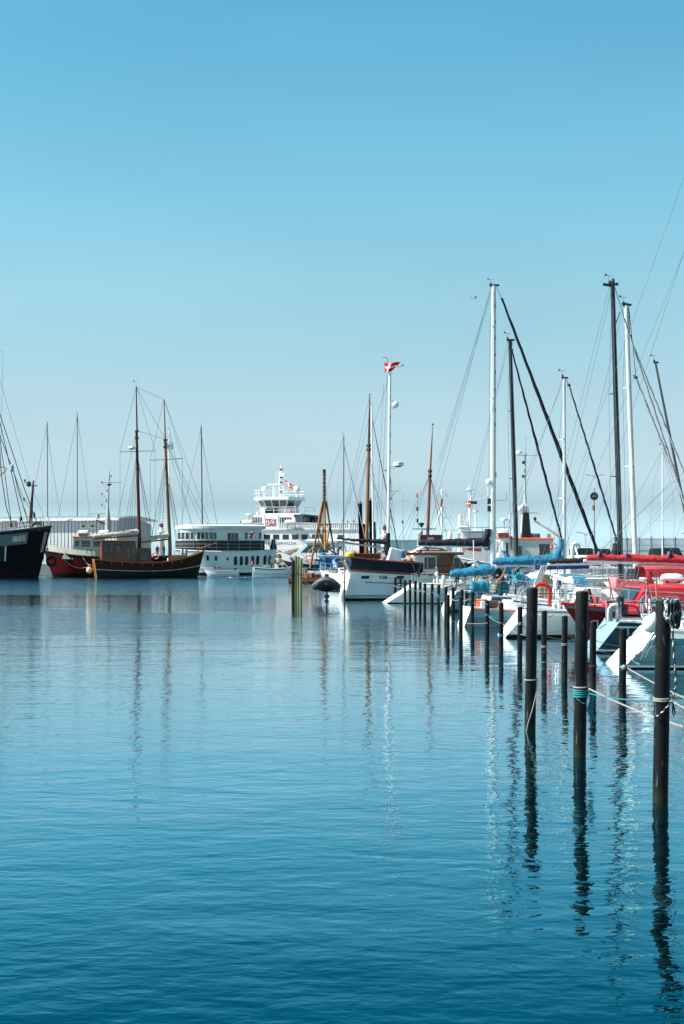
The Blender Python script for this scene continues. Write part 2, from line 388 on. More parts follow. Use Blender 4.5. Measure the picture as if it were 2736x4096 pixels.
# the dolphin: three green piles and a dark one tied together
GD = 'piles of the green dolphin'
for px, s, top, mt, lab in ((1172, 58, 2242, PILEB, 'dark pile at the edge of the green pile cluster'), (1181, 57.5, 2225, PILEG, 'tallest green weathered pile of the cluster'),
                            (1192, 57, 2229, PILEG, 'middle green weathered pile of the cluster'), (1203, 57.6, 2236, PILEG, 'thickest green weathered pile of the cluster, nearest the tender')):
    d = F / s
    pile(px, s, gz(top, d), .112, lab, GD, mat=mt, lean=.006, key='g%d' % px)
# ---------------------------------------------------------------- boat-building kit (local axes: +x bow, +y port, z up from the water)
class Hull:
    def __init__(s, root, L, B, z, rake=(0, 0), tf=.8, wl=(.9, .45), draft=.5, full=2.0, levels=None, mats=None, transom=None, n=22, mid=.45, name='hull', flare=.7):
        s.L, s.B, s.z, s.rake, s.tf, s.wl, s.draft, s.full, s.mid, s.flare = L, B, z, rake, tf, wl, draft, full, mid, flare
        levels = levels or [-draft, -.02, .1, ('f', .5), ('f', .9), ('f', 1)]
        b = MB(); rings = []
        ts = [1 - (1 - i / n) ** 1.25 for i in range(n + 1)]
        nl = len(levels)
        for side in (-1, 1):
            vs = [s.P(t, s.lev(t, l), side) for t in ts for l in levels]
            off = len(b.v); b.v += vs
            for i in range(n):
                for j in range(nl - 1):
                    q = [off + i * nl + j, off + (i + 1) * nl + j, off + (i + 1) * nl + j + 1, off + i * nl + j + 1]
                    b.f.append(tuple(q if side < 0 else q[::-1])); b.mi.append(min(j, len(mats) - 1))
        o = b.build(name, [m for m in mats], root, smooth=35)
        # transom
        tb = MB()
        if tf > .02:
            for j in range(nl - 1):
                a, c = s.P(0, s.lev(0, levels[j]), -1), s.P(0, s.lev(0, levels[j]), 1)
                d, e = s.P(0, s.lev(0, levels[j + 1]), 1), s.P(0, s.lev(0, levels[j + 1]), -1)
                tb.m = 0 if j == 0 else 1
                tb.add([a, c, d, e], [(0, 1, 2, 3)])
            s.transom = tb.build('transom', [mats[0], transom or mats[-1]], root)
        s.root = root
    def b(s, t):
        if t < s.mid: return s.B / 2 * lerp(s.tf, 1, math.sin(t / s.mid * math.pi / 2))
        return s.B / 2 * (1 - ((t - s.mid) / (1 - s.mid)) ** s.full)
    def dz(s, t):
        a, m, e = s.z
        return m + (a - m) * ((.5 - t) / .5) ** 2 if t < .5 else m + (e - m) * ((t - .5) / .5) ** 2
    def lev(s, t, l): return l[1] * s.dz(t) if isinstance(l, tuple) else l
    def P(s, t, z, side=1, off=0.0, inset=1.0):
        D = s.dz(t); u = max(0, min(1, z / D))
        w = lerp(s.wl[0], s.wl[1], t * t)
        y = s.b(t) * (w + (1 - w) * u ** s.flare)
        if z < 0: y *= 1 - .55 * min(1, -z / s.draft)
        x = -s.L / 2 + s.L * t
        x -= s.rake[1] * (1 - u) * max(0, (t - .5) / .5) ** 2
        x += s.rake[0] * (1 - u) * max(0, (.5 - t) / .5) ** 2
        return Vector((x, side * (y * inset + off), z))
    def tx(s, x): return (x + s.L / 2) / s.L
    def deck(s, mat, drop=.08, name='deck', inset=.97, camber=.05):
        b = MB(); n = 16; vs = []
        for i in range(n + 1):
            t = i / n; z = s.dz(t) - drop
            p, q = s.P(t, z, -1, 0, inset), s.P(t, z, 1, 0, inset)
            vs += [p, (p + q) / 2 + Vector((0, 0, camber)), q]
        fs = []
        for i in range(n):
            for j in (0, 1): fs.append((i * 3 + j, (i + 1) * 3 + j, (i + 1) * 3 + j + 1, i * 3 + j + 1))
        return b.add(vs, fs).build(name, mat, s.root, smooth=50)
    def rail(s, mat, r=.04, u=1.0, dz=0.0, t0=0, t1=1, name='rubbing_rail', off=0.0, both=True, n=18):
        b = MB()
        for side in ((-1, 1) if both else (-1,)):
            b.tube([s.P(lerp(t0, t1, i / n), s.dz(lerp(t0, t1, i / n)) * u, side, off) + Vector((0, 0, dz)) for i in range(n + 1)], r, 5)
        return b.build(name, mat, s.root, smooth=50)
    def patch(s, t0, t1, u0, u1, mat, name, side=-1, off=.02, n=6, absz=False, round_=False):
        b = MB(); rings = []
        for i in range(n + 1):
            t = lerp(t0, t1, i / n); row = []
            m = 6 if round_ else 2
            for j in range(m + 1):
                f = j / m; uu0, uu1 = u0, u1
                if round_:                                   # a rounded outline
                    q = abs(2 * i / n - 1); k = 1 - .38 * max(0, (q - .55) / .45) ** 2
                    c = (u0 + u1) / 2; uu0, uu1 = c + (u0 - c) * k, c + (u1 - c) * k
                zz = lerp(uu0, uu1, f)
                row.append(s.P(t, zz if absz else zz * s.dz(t), side, off))
            rings.append(row)
        return b.loft(rings, cap=False, closed=False).build(name, mat, s.root)
    def lifeline(s, h=.6, t0=.06, t1=.9, n=7, mat=None, drop=0, name='lifeline', rows=(1, .5), r=.012, inset=.95):
        b = MB()
        for side in (-1, 1):
            tops = []
            for i in range(n + 1):
                t = lerp(t0, t1, i / n); p = s.P(t, s.dz(t) - drop, side, 0, inset)
                b.tube([p, p + Vector((0, 0, h))], r, 4); tops.append(p)
            for k in rows: b.tube([p + Vector((0, 0, h * k)) for p in tops], r * .7, 4)
        return b.build(name, mat or STEEL, s.root)
    def pulpit(s, h=.7, t0=.86, mat=None, name='pulpit', r=.016, n=6):
        b = MB(); mat = mat or STEEL
        ts = [lerp(t0, 1, i / n) for i in range(n + 1)]
        for k in (1, .5):
            b.tube([s.P(t, s.dz(t), -1, 0, .96) + Vector((0, 0, h * k)) for t in ts] + [s.P(t, s.dz(t), 1, 0, .96) + Vector((0, 0, h * k)) for t in ts[::-1]], r, 5)
        for t in (t0, lerp(t0, 1, .5), lerp(t0, 1, .92)):
            for side in (-1, 1):
                p = s.P(t, s.dz(t), side, 0, .96); b.tube([p, p + Vector((0, 0, h))], r, 5)
        return b.build(name, mat, s.root)
    def pushpit(s, h=.7, t1=.12, mat=None, name='pushpit', r=.016):
        b = MB(); ring = lambda k: [s.P(t1, s.dz(t1), -1, 0, .95) + Vector((0, 0, h * k)), s.P(0.0, s.dz(0), -1, 0, .95) + Vector((.05, 0, h * k)), s.P(0, s.dz(0), 1, 0, .95) + Vector((.05, 0, h * k)), s.P(t1, s.dz(t1), 1, 0, .95) + Vector((0, 0, h * k))]
        for k in (1, .5): b.tube(ring(k), r, 5)
        for p, q in zip(ring(1), ring(0)): b.tube([q, p], r, 5)
        return b.build(name, mat or STEEL, s.root)

def house(root, x0, x1, w, z0, z1, mat, name='cabin', rake=(.2, .1), tumble=.08, roof=None, over=.08, thick=.06, win=None, winmat=None, wmat_=None, cx=0, wz=None, front=0, fw=None, roofname='roof', frame=None, side=(-1, 1)):
    """a deckhouse with raked ends, tumblehome, a roof and framed windows; rake = (front, aft) lean of the end walls"""
    w2 = w / 2; t2 = w2 - tumble
    b = MB()
    bot = [(x0, -w2, z0), (x1, -w2, z0), (x1, w2, z0), (x0, w2, z0)]
    top = [(x0 + rake[1], -t2, z1), (x1 - rake[0], -t2, z1), (x1 - rake[0], t2, z1), (x0 + rake[1], t2, z1)]
    b.loft([bot, top])
    o = b.build(name, mat, root, bevel=.03)
    if roof:
        r = MB(); a, c = x0 + rake[1] - over, x1 - rake[0] + over; tt = t2 + over
        ring = lambda z, k, e: [(a + e, -tt * k, z), (c - e, -tt * k, z), (c - e, tt * k, z), (a + e, tt * k, z)]
        r.loft([ring(z1 + .003, 1, 0), ring(z1 + thick, 1, 0), ring(z1 + thick * 1.7, .7, (c - a) * .06)])
        r.build(roofname, roof, root, bevel=.015)
    def face(u, v, sgn):                                  # u along 0..1, v up 0..1 on a side
        p = Vector(bot[0 if sgn < 0 else 3]).lerp(Vector(bot[1 if sgn < 0 else 2]), u); q = Vector(top[0 if sgn < 0 else 3]).lerp(Vector(top[1 if sgn < 0 else 2]), u)
        return p.lerp(q, v)
    for sgn in side:
        for (u0, u1, v0, v1) in (win or []):
            n = Vector((0, sgn * 1.0, 0)); n.z = tumble / (z1 - z0); n.normalize()
            cs = [face(u0, v0, sgn), face(u1, v0, sgn), face(u1, v1, sgn), face(u0, v1, sgn)]
            pane(root, cs, n, winmat or GLASS, frame or wmat_)
    for (u0, u1, v0, v1) in (fw or []):
        for end in ((1,) if front >= 0 else (0,)):
            P = lambda u, v: Vector(bot[1 if end else 0]).lerp(Vector(bot[2 if end else 3]), u).lerp(Vector(top[1 if end else 0]).lerp(Vector(top[2 if end else 3]), u), v)
            n = Vector((1 if end else -1, 0, rake[0] if end else rake[1])).normalized()
            pane(root, [P(u0, v0), P(u1, v0), P(u1, v1), P(u0, v1)], n, winmat or GLASS, frame or wmat_)
    return o
def pane(root, cs, n, mat, frame=None, name='window', fr=.05):
    c = sum(cs, Vector()) / 4
    f = MB(); inner = [p + (c - p).normalized() * fr for p in cs]
    if frame:
        a = [p + n * .004 for p in cs]; b_ = [p + n * .03 for p in cs]; ia = [p + n * .03 for p in inner]; ib = [p + n * .004 for p in inner]
        f.loft([a, b_, ia, ib], cap=False)
        o = f.build(name, frame, root)
        MB().add([p + n * .008 for p in inner], [(0, 1, 2, 3)]).build('pane', mat, o)
    else:
        o = MB().loft([[p + n * .002 for p in cs], [p + n * .015 for p in cs]]).build(name, mat, root)
    return o

def spar(root, a, b, r0, r1, mat, name='mast', n=10, world=True):
    return MB().tube([a, Vector(a).lerp(Vector(b), .5), b], [r0, (r0 + r1) / 2, r1], n).build(name, mat, root, world=world, smooth=50)
def wire(root, a, b, name='shroud', mat=None, r=.008, world=True):
    return MB().tube([a, b], max(r, Vector(a).y * .00014), 4).build(name, mat or WIRE, root, world=world)
def vane(root, p, s=1.0, mat=None):
    b = MB(); p = Vector(p)
    b.tube([p, p + Vector((-.02, 0, .5 * s))], .01, 4)
    b.tube([p + Vector((-.3 * s, 0, .5 * s)), p + Vector((.25 * s, 0, .48 * s))], .009, 4)
    b.add([p + Vector((-.28 * s, 0, .5 * s)), p + Vector((-.1 * s, 0, .5 * s)), p + Vector((-.24 * s, 0, .66 * s)), p + Vector((-.28 * s, .012, .5 * s)), p + Vector((-.1 * s, .012, .5 * s)), p + Vector((-.24 * s, .012, .66 * s))], [(0, 1, 2), (5, 4, 3), (0, 3, 4, 1), (1, 4, 5, 2), (2, 5, 3, 0)])
    b.box(p + Vector((.02, 0, .06)), (.09, .09, .14))
    return b.build('wind_vane', mat or DARK, root, world=True)
def cover(root, a, e, h0, h1, w, mat, collar=0.0, name='sail_cover', world=True, seed=1, above=.0, cr=.13):
    """a sail furled under a cover: from boom end a to the mast e, taller at the mast, with a collar up the mast"""
    rnd = random.Random(seed); a, e = Vector(a), Vector(e); d = e - a; L = d.length; d.normalize()
    side = d.cross(Vector((0, 0, 1))).normalized(); up = side.cross(d).normalized()
    b = MB(); rings = []; n = 30; m = 14
    for i in range(n + 1):
        t = i / n; h = lerp(h0, h1, t ** 1.4); ww = w * lerp(.8, 1.15, t)
        if i == 0: h *= .75; ww *= .8
        k = 1 + rnd.uniform(-.14, .14); dr = rnd.uniform(-.03, .03)
        ring = []
        for j in range(m):
            an = 2 * math.pi * j / m
            zz = math.sin(an); yy = math.cos(an)
            bump = 1 + .10 * math.sin(3 * an + i * 1.7) + rnd.uniform(-.09, .09)
            ring.append(a + d * (L * t) + side * (yy * ww * .5 * bump * (1 if zz < 0 else (1 - .45 * zz))) + up * (above + dr + (h * .5 + zz * h * .5 * k)))
        rings.append(ring)
    b.loft(rings)
    if collar:
        cs = []
        for i in range(9):
            t = i / 8; rr = lerp(w * .62, cr, sm(t * 1.1)); c = e + up * (above + h1 * .4 + collar * t)
            cs.append([c - d * (h1 * .4 * (1 - sm(t * 1.2))) + Vector((math.cos(2 * math.pi * j / m) * rr * (1.0 + rnd.uniform(-.1, .1)) * (1.6 if t < .25 else 1), math.sin(2 * math.pi * j / m) * rr, 0)) for j in range(m)])
        b.loft(cs)
    return b.build(name, mat, root, world=world, smooth=60)
def furl(root, a, b_, r, mat, name='furled_sail', seed=2, sagx=0.0):
    rnd = random.Random(seed); a, b_ = Vector(a), Vector(b_)
    pts, rs = [], []
    n = 40
    for i in range(n + 1):
        t = i / n; p = a.lerp(b_, t); p.z -= sagx * 4 * t * (1 - t)
        p.x += .012 * math.sin(i * 1.7)
        pts.append(p); rs.append(r * (.42 + .6 * math.sin(math.pi * (t * .72 + .06))) * rnd.uniform(.88, 1.12))
    return MB().tube(pts, rs, 7).build(name, mat, root, world=True, smooth=60)
def radome(root, p, r=.3, mat=None, name='radome', world=True):
    return MB().lathe([(r * .55, -r * .55), (r, -r * .3), (r, r * .25), (r * .8, r * .5), (.01, r * .58)], p, 14).build(name, mat or WHITE, root, world=world, smooth=40)
def ball(root, p, r, mat, name, n=14, world=True): return MB().ball(p, r, n).build(name, mat, root, world=world, smooth=60)
def railing(root, pts, h, mat=None, name='railing', rows=(1, .5), r=.02, step=1.2, world=False, base=True):
    b = MB(); pts = [Vector(p) for p in pts]
    for a, c in zip(pts, pts[1:]):
        n = max(1, int((c - a).length / step))
        for i in range(n + 1):
            p = a.lerp(c, i / n); b.tube([p, p + Vector((0, 0, h))], r, 4)
        for k in rows: b.tube([a + Vector((0, 0, h * k)), c + Vector((0, 0, h * k))], r, 4)
    return b.build(name, mat or WHITE, root, world=world)

def place(name, label, cat, px, d, rz_deg, dx=0.0, group=None):
    """root on the water so that the local point (dx, 0) is seen at pixel px, d metres out"""
    a = R(rz_deg)
    return thing(name, label, cat, (gx(px, d) - dx * math.cos(a), d - dx * math.sin(a), 0), a, group)

def cloth_flag(name, col):                                # thin bunting lets the sun through
    if name in MATS: return MATS[name]
    m = M(name, col, .85, .08, 5); t = m.node_tree; b = t.nodes['Principled BSDF']
    tr = N(t, 'ShaderNodeBsdfTranslucent'); tr.inputs['Color'].default_value = (*col, 1); mx = N(t, 'ShaderNodeMixShader'); mx.inputs[0].default_value = .5
    t.links.new(b.outputs[0], mx.inputs[1]); t.links.new(tr.outputs[0], mx.inputs[2]); t.links.new(mx.outputs[0], t.nodes['Material Output'].inputs[0])
    return m
def flag(label, a, wv, hv, name='flag', waves=.06, seed=1, swallow=.0):
    """a cloth flag: hoist top at a, fly along wv, hoist down hv"""
    rnd = random.Random(seed); a, wv, hv = Vector(a), Vector(wv), Vector(hv)
    nx, ny = 18, 10; n = wv.cross(hv).normalized(); vs, fs, mi = [], [], []
    for i in range(nx + 1):
        for j in range(ny + 1):
            u, v = i / nx, j / ny
            vs.append(a + wv * (u * (1 - swallow * v)) + hv * (v * (1 - .25 * u * swallow)) + n * waves * math.sin(u * 8 + v * 2) * (.3 + u) + hv * (.14 * math.sin(u * 5.5) * u))
    me = bpy.data.meshes.new(name); k = lambda i, j: i * (ny + 1) + j
    for i in range(nx):
        for j in range(ny):
            fs.append((k(i, j), k(i + 1, j), k(i + 1, j + 1), k(i, j + 1)))
            mi.append(1 if (4 <= j <= 5) or (5 <= i <= 7) else 0)
    me.from_pydata([tuple(v) for v in vs], [], fs)
    me.materials.append(cloth_flag('flag_red', (.72, .045, .02))); me.materials.append(cloth_flag('flag_white', (.80, .80, .78)))
    for p, m in zip(me.polygons, mi): p.material_index = m; p.use_smooth = True
    o = obj(name, me); s = o.modifiers.new('thickness', 'SOLIDIFY'); s.thickness = .004
    return tag(o, label, 'flag')

def person(label, foot, h=1.76, rz=0.0, top=(.02, .02, .025), legs=(.03, .035, .05), hair=(.03, .02, .015), pose='stand', name='person', seed=0):
    """one continuous figure grown over a jointed skeleton; clothing colours go by the nearest joint"""
    J = {'pelvis': (0, 0, .95), 'waist': (0, 0, 1.08), 'chest': (0, 0, 1.30), 'neck': (0, 0.0, 1.47), 'head': (.02, 0, 1.60), 'crown': (.0, 0, 1.70), 'nose': (.115, 0, 1.60)}
    for s, q in ((1, 'l'), (-1, 'r')):
        J['sho' + q] = (0, .18 * s, 1.41); J['elb' + q] = (-.02, .25 * s, 1.13); J['wri' + q] = (.10, .24 * s, .92); J['han' + q] = (.15, .23 * s, .84)
        J['hip' + q] = (0, .09 * s, .90); J['kne' + q] = (.02, .11 * s, .49); J['ank' + q] = (-.01, .12 * s, .07); J['toe' + q] = (.15, .13 * s, .03)
    if pose == 'reach':
        for q in 'lr': J['elb' + q] = (.22, .24 * (1 if q == 'l' else -1), 1.22); J['wri' + q] = (.42, .17 * (1 if q == 'l' else -1), 1.14); J['han' + q] = (.50, .15 * (1 if q == 'l' else -1), 1.13)
    if pose == 'lean':
        for k in J:
            x, y, z = J[k]
            if z > 1.0: J[k] = (x + (z - .95) * .45, y, z - (z - .95) * .10)
        for q in 'lr': J['elb' + q] = (.42, .26 * (1 if q == 'l' else -1), 1.05); J['wri' + q] = (.58, .2 * (1 if q == 'l' else -1), .92); J['han' + q] = (.64, .2 * (1 if q == 'l' else -1), .86)
    if pose == 'sit':
        for k in J:
            x, y, z = J[k]
            if k[:3] not in ('kne', 'ank', 'toe'): J[k] = (x, y, z - .45)
        for q, s in (('l', 1), ('r', -1)):
            J['kne' + q] = (.44, .13 * s, .50); J['ank' + q] = (.46, .13 * s, .07); J['toe' + q] = (.60, .13 * s, .03)
            J['elb' + q] = (.12, .25 * s, .72); J['wri' + q] = (.34, .18 * s, .66); J['han' + q] = (.42, .16 * s, .64)
    rad = {'pelvis': (.13, .16), 'waist': (.12, .15), 'chest': (.13, .17), 'neck': (.055, .055), 'head': (.095, .08), 'crown': (.07, .065), 'nose': (.018, .018), 'sho': (.075, .075), 'elb': (.048, .048), 'wri': (.034, .034), 'han': (.03, .045), 'hip': (.10, .10), 'kne': (.062, .062), 'ank': (.045, .045), 'toe': (.04, .045)}
    E = [('pelvis', 'waist'), ('waist', 'chest'), ('chest', 'neck'), ('neck', 'head'), ('head', 'crown'), ('head', 'nose')]
    for q in 'lr': E += [('chest', 'sho' + q), ('sho' + q, 'elb' + q), ('elb' + q, 'wri' + q), ('wri' + q, 'han' + q), ('pelvis', 'hip' + q), ('hip' + q, 'kne' + q), ('kne' + q, 'ank' + q), ('ank' + q, 'toe' + q)]
    names = list(J); idx = {k: i for i, k in enumerate(names)}
    me = bpy.data.meshes.new(name); me.from_pydata([J[k] for k in names], [(idx[a], idx[b]) for a, b in E], [])
    o = bpy.data.objects.new(name, me); C.objects.link(o)
    o.modifiers.new('skin', 'SKIN'); sd = o.modifiers.new('smooth', 'SUBSURF'); sd.levels = 1; sd.render_levels = 1
    for k in names:
        sv = me.skin_vertices[0].data[idx[k]]; sv.radius = rad.get(k) or rad[k[:3]]; sv.use_root = (k == 'pelvis')
    dg = bpy.context.evaluated_depsgraph_get(); m2 = bpy.data.meshes.new_from_object(o.evaluated_get(dg)); bpy.data.objects.remove(o)
    o = obj(name, m2, [SKIN, M('cloth_%.3f_%.3f_%.3f' % top, top, .85, .2, 8), M('cloth_%.3f_%.3f_%.3f' % legs, legs, .85, .2, 8), M('shoe_leather', (.03, .03, .03), .6, .2, 8), M('hair_%.3f' % hair[0], hair, .6, .2, 20)])
    pts = []
    for a, b in E:
        for t in (0, .33, .66, 1): pts.append((Vector(J[a]).lerp(Vector(J[b]), t), a if t < .5 else b))
    for p in m2.polygons:
        c = p.center; k = min(pts, key=lambda q: (q[0] - c).length)[1]; kk = k[:3]
        p.material_index = 0 if k in ('head', 'nose', 'neck') or kk in ('han', 'wri') else 1 if k in ('waist', 'chest') or kk in ('sho', 'elb') else 2 if k == 'pelvis' or kk in ('hip', 'kne') else 3
        hd = Vector(J['head'])
        if k in ('crown', 'head') and (c.z > hd.z + .05 or c.x < hd.x - .045): p.material_index = 4
        p.use_smooth = True
    o.location = foot; o.rotation_euler = (0, 0, rz); s = h / 1.76; o.scale = (s, s, s)
    return tag(o, label, 'person')

def raft(label, p, L=1.5, r=.33, lo=None, rz=0):
    t = thing('life_raft', label, 'life raft', p, rz)
    n = 14
    def half(sgn, mat, nm):
        b = MB(); rings = []
        for x, k in ((-L / 2, .45), (-L / 2 + .06, .8), (-L / 2 + .2, 1), (0, 1), (L / 2 - .2, 1), (L / 2 - .06, .8), (L / 2, .45)):
            rings.append([(x, r * k * math.cos(math.pi * j / n), r + sgn * (.015 + r * k * .95 * math.sin(math.pi * j / n))) for j in range(n + 1)])
        b.loft(rings, closed=False, cap=False)
        for rg in (rings[0], rings[-1]): b.add(rg, [tuple(range(n + 1))])
        return b.build(nm, mat, t, smooth=60)
    half(1, WHITE, 'upper_shell'); half(-1, lo or WHITE, 'lower_shell')
    MB().box((0, 0, r), (L * .96, r * 2.12, .05)).build('flange', WHITE, t, bevel=.01)
    b = MB()
    for x in (-L * .25, L * .25): b.box((x, 0, .05), (.09, r * 1.7, .1))
    b.build('cradle', DARK, t)
    return t
def lifering(label, p, r=.33, mat=None, axis='Y', rz=0):
    b = MB(); n = 20; m = 8; rings = []
    for i in range(n + 1):
        a = 2 * math.pi * i / n; c = Vector((math.cos(a) * r, 0, math.sin(a) * r)); d = c.normalized()
        rings.append([c + d * (.075 * math.cos(2 * math.pi * j / m)) + Vector((0, .075 * math.sin(2 * math.pi * j / m), 0)) for j in range(m)])
    b.loft(rings, cap=False)
    for k, f in enumerate(b.f):
        i = (k // m)
        if i % 5 == 0: b.mi[k] = 1
    o = b.build('life_ring', [mat or ORANGE, WHITE], smooth=60); o.location = p; o.rotation_euler = (0, 0, rz)
    return tag(o, label, 'life ring')
def rope(a, b, drop, mat, label, r=.013, name='mooring_line'):
    return tag(MB().tube(sag(a, b, drop, 14), r, 5).build(name, mat, smooth=60), label, 'rope')
# ================================================================ the far side of the harbour
# quay and shed
q = MB().box((-62, 262, -1.2), (96, 100, 5.8), 0).build('quay', CONC, bevel=.1); tag(q, 'grey concrete quay behind the fishing boats', 'quay', kind='structure')
q = MB().box((62, 166, -1.3), (84, 82, 6.4)).build('pier', CONC, bevel=.1); tag(q, 'grey concrete pier behind the marina', 'pier', kind='structure')

def shed():
    d = 231; a = R(22); K = Vector((gx(466, d), d, 0)); z0, z1 = 1.7, gz(2080, d)
    u = Vector((-math.cos(a), math.sin(a), 0)); v = Vector((math.sin(a), math.cos(a), 0)); Lf, Ls = 24, 11
    t = thing('harbour_shed', 'long grey metal shed with a low curved roof behind the fishing boats', 'shed', K)
    P = lambda x, y, z: u * x + v * y + Vector((0, 0, z))
    WALL = M('grey_metal_cladding', (.40, .43, .46), .6, .06, .4); SEAM = M('cladding_seam', (.03, .035, .04), .7, .1, 2)
    ENDW = M('shaded_end_cladding', (.22, .26, .29), .6, .06, .4)  # end wall's shade put into a darker grey of the cladding
    b = MB(); b.prism([(0, z0), (Lf, z0), (Lf, z1), (0, z1)], P(0, 0, 0), u, (0, 0, 1), v * .2)
    b.m = 1
    x = .35
    while x < Lf:
        b.box(P(x, -.02, (z0 + z1) / 2), (.05, .05, z1 - z0 - .02), -a); x += .68
    b.build('front_wall', [WALL, SEAM], t)
    b = MB(); prof = [(0, z0), (Ls, z0), (Ls, z1 - .5)] + [(Ls - Ls * i / 8, z1 - .5 * (1 - i / 8) + .45 * math.sin(math.pi * (i / 8)) + .3 * i / 8) for i in range(1, 9)]
    b.prism(prof, P(0, .201, 0), v, (0, 0, 1), u * .2); b.m = 1
    b.build('end_wall', [ENDW, SEAM], t)
    b = MB(); rings = []
    for i in range(13):
        f = i / 12; y = lerp(-.9, Ls + .7, f); z = z1 + .12 + .62 * math.sin(math.pi * min(1, .12 + f * .86)) - .2
        rings.append([P(-.9, y, z), P(Lf + 1, y, z), P(Lf + 1, y, z + .22), P(-.9, y, z + .22)])
    b.loft(rings)
    b.m = 1
    b.box(P(Lf / 2, -.93, z1 + .1), (Lf + 1.9, .05, .34), -a)
    for i in range(20):
        xx = i * 1.25
        b.tube([P(xx, lerp(-.9, Ls + .7, f / 8), z1 + .36 + .62 * math.sin(math.pi * min(1, .12 + f / 8 * .86)) - .2) for f in range(9)], .05, 4)
    b.build('roof', [M('shed_roof_sheet', (.45, .48, .5), .45, .08, .5, metal=.2), LGREY], t)
    for px in (335, 371):
        dd = d + 3; X = gx(px, dd); # find the wall coordinate under that pixel
        s = (K.x - X * (K.y / dd)) / math.cos(a) if False else None
        x = 0
        for k in range(400):
            w = K + u * (k * .05)
            if CX + F * w.x / w.y <= px: x = k * .05; break
        zc = gz(2104, (K + u * x).y)
        cs = [P(x + .55, -.06, zc - .35), P(x - .55, -.06, zc - .35), P(x - .55, -.06, zc + .35), P(x + .55, -.06, zc + .35)]
        pane(t, cs, -v, GLASS, WHITE, fr=.14)
    return t
shed()
def street_lamp(label, px, d, top, z0, mat, head='disc', double=False):
    t = thing('street_lamp', label, 'street lamp', (gx(px, d), d, z0)); h = gz(top, d) - z0
    MB().tube([(0, 0, 0), (0, 0, h * .5), (0, 0, h)], [.09, .07, .05], 8).build('pole', mat, t)
    if head == 'disc': MB().lathe([(.08, -.1), (.75, .02), (.7, .14), (.2, .26)], (0, 0, h), 16).build('lamp_head', M('lamp_dome', (.5, .6, .6), .4, .08, 2), t, smooth=50)
    else:
        b = MB()
        for s in (-1, 1): b.tube([(0, 0, h - .3), (s * .2, 0, h - .02), (s * .7, 0, h + .05)], .05, 5); b.box((s * .8, 0, h + .06), (.5, .2, .09))
        b.build('lamp_head', GALU, t)
    return t
street_lamp('dark lamp post with a pale disc head in front of the grey shed', 273, 222, 2081, 1.7, DARK)
# container and tarpaulin on the quay
d = 216
t = thing('container', 'dark green container with a tarpaulin hung over its side', 'container', (gx(216, d), d, 1.7))
GRC = M('dark_green_canvas', (.012, .03, .032), .8, .2, 2)
MB().box((0, 0, 1.15), (1.9, 2.4, 2.3)).build('body', GRC, t, bevel=.05)
b = MB(); b.add([(-1.0, -1.25, 2.2), (-1.0, -1.25, .2), (.9, -1.3, .65), (.2, -1.26, 1.2), (-.5, -1.25, 1.9)], [(0, 1, 2, 3, 4)]); b.build('tarpaulin', M('grey_green_tarpaulin', (.06, .14, .14), .7, .4, 3, bump=.05, bscale=3), t)

# ---------------- far yachts of which mostly the masts show
def far_yacht(label, pm, d, top, tpx=None, bow=1, L=10, mast=None, stay=None, spread=(.45, .7), grp='yachts moored far across the harbour', furlmat=None, r=.115, hullm=None):
    a = 0 if bow > 0 else 180
    t = place('sailing_yacht', label, 'sailing boat', pm, d, a, .6, grp)
    H = Hull(t, L, 3.1, (1.05, .95, 1.25), (-.3, .9), .7, levels=[-.4, .02, .12, ('f', .9), ('f', 1)], mats=[ANTIFOUL, BLUEP, hullm or WHITE, WHITE], n=12)
    H.deck(WHITE, .04); house(t, -1.8, 2.2, 1.9, .95, 1.4, WHITE, 'coachroof', (.6, .15), .2, win=[(.2, .45, .35, .75), (.52, .75, .35, .75)])
    mp = mast or M('slate_mast', (.10, .12, .13), .45, .1, 1)
    base, tip = at(pm, 0, d), at(tpx or pm, top, d); base.z = 1.3
    spar(t, base, tip, r, r * .75, mp)
    up = tip - base
    for k in spread:
        c = base + up * k; w = .9 if k < .6 else .7
        MB().tube([c + Vector((-w, .1, .05)), c, c + Vector((w, -.1, .05))], .02, 4).build('spreader', ALU, t, world=True)
    bx = 1 if bow > 0 else -1
    for s in (-1, 1):
        MB().tube([tip, base + up * spread[-1] + Vector((s * .7, 0, .05)), base + up * spread[0] + Vector((s * .9, 0, .05)), base + Vector((s * .9, s * 1.3, -.2))], .009, 4).build('shroud', WIRE, t, world=True)
    f0 = base + up * .93; f1 = base + Vector((bx * 3.6, 0, -.15))
    if furlmat: furl(t, f0, f1, .06, furlmat)
    else: wire(t, tip, f1, 'forestay')
    wire(t, tip, base + Vector((-bx * 5.2, 0, -.2)), 'backstay')
    vane(t, tip, .8)
    be = base + Vector((-bx * 3.6, 0, .9)); cover(t, be, base + Vector((0, 0, .95)), .2, .34, .26, NAVY if hullm is None else BLUECLOTH, .5)
    return t
far_yacht('yacht with a slim grey mast and pale furled foresail, nearer the black ship', 191, 262, 1692, furlmat=GSAIL, tpx=189)
far_yacht('yacht with a slim dark grey mast showing above the middle of the grey shed', 309, 268, 1656, hullm=BLUEP)
far_yacht('yacht with a grey mast half hidden behind the aft mast of the wooden ketch', 677, 235, 1722, mast=ALU, bow=-1)
far_yacht('yacht with a black mast standing behind the white passenger ship', 811, 240, 1705, tpx=805, mast=DARK, furlmat=GSAIL)
far_yacht('yacht with a grey mast beside the wooden derrick', 1374, 176, 1743, tpx=1375, furlmat=GSAIL, r=.085, L=9)
far_yacht('yacht with a white mast close behind the weathered wooden mast', 1494, 178, 1625, tpx=1487, mast=ALU, furlmat=NAVY, bow=1)
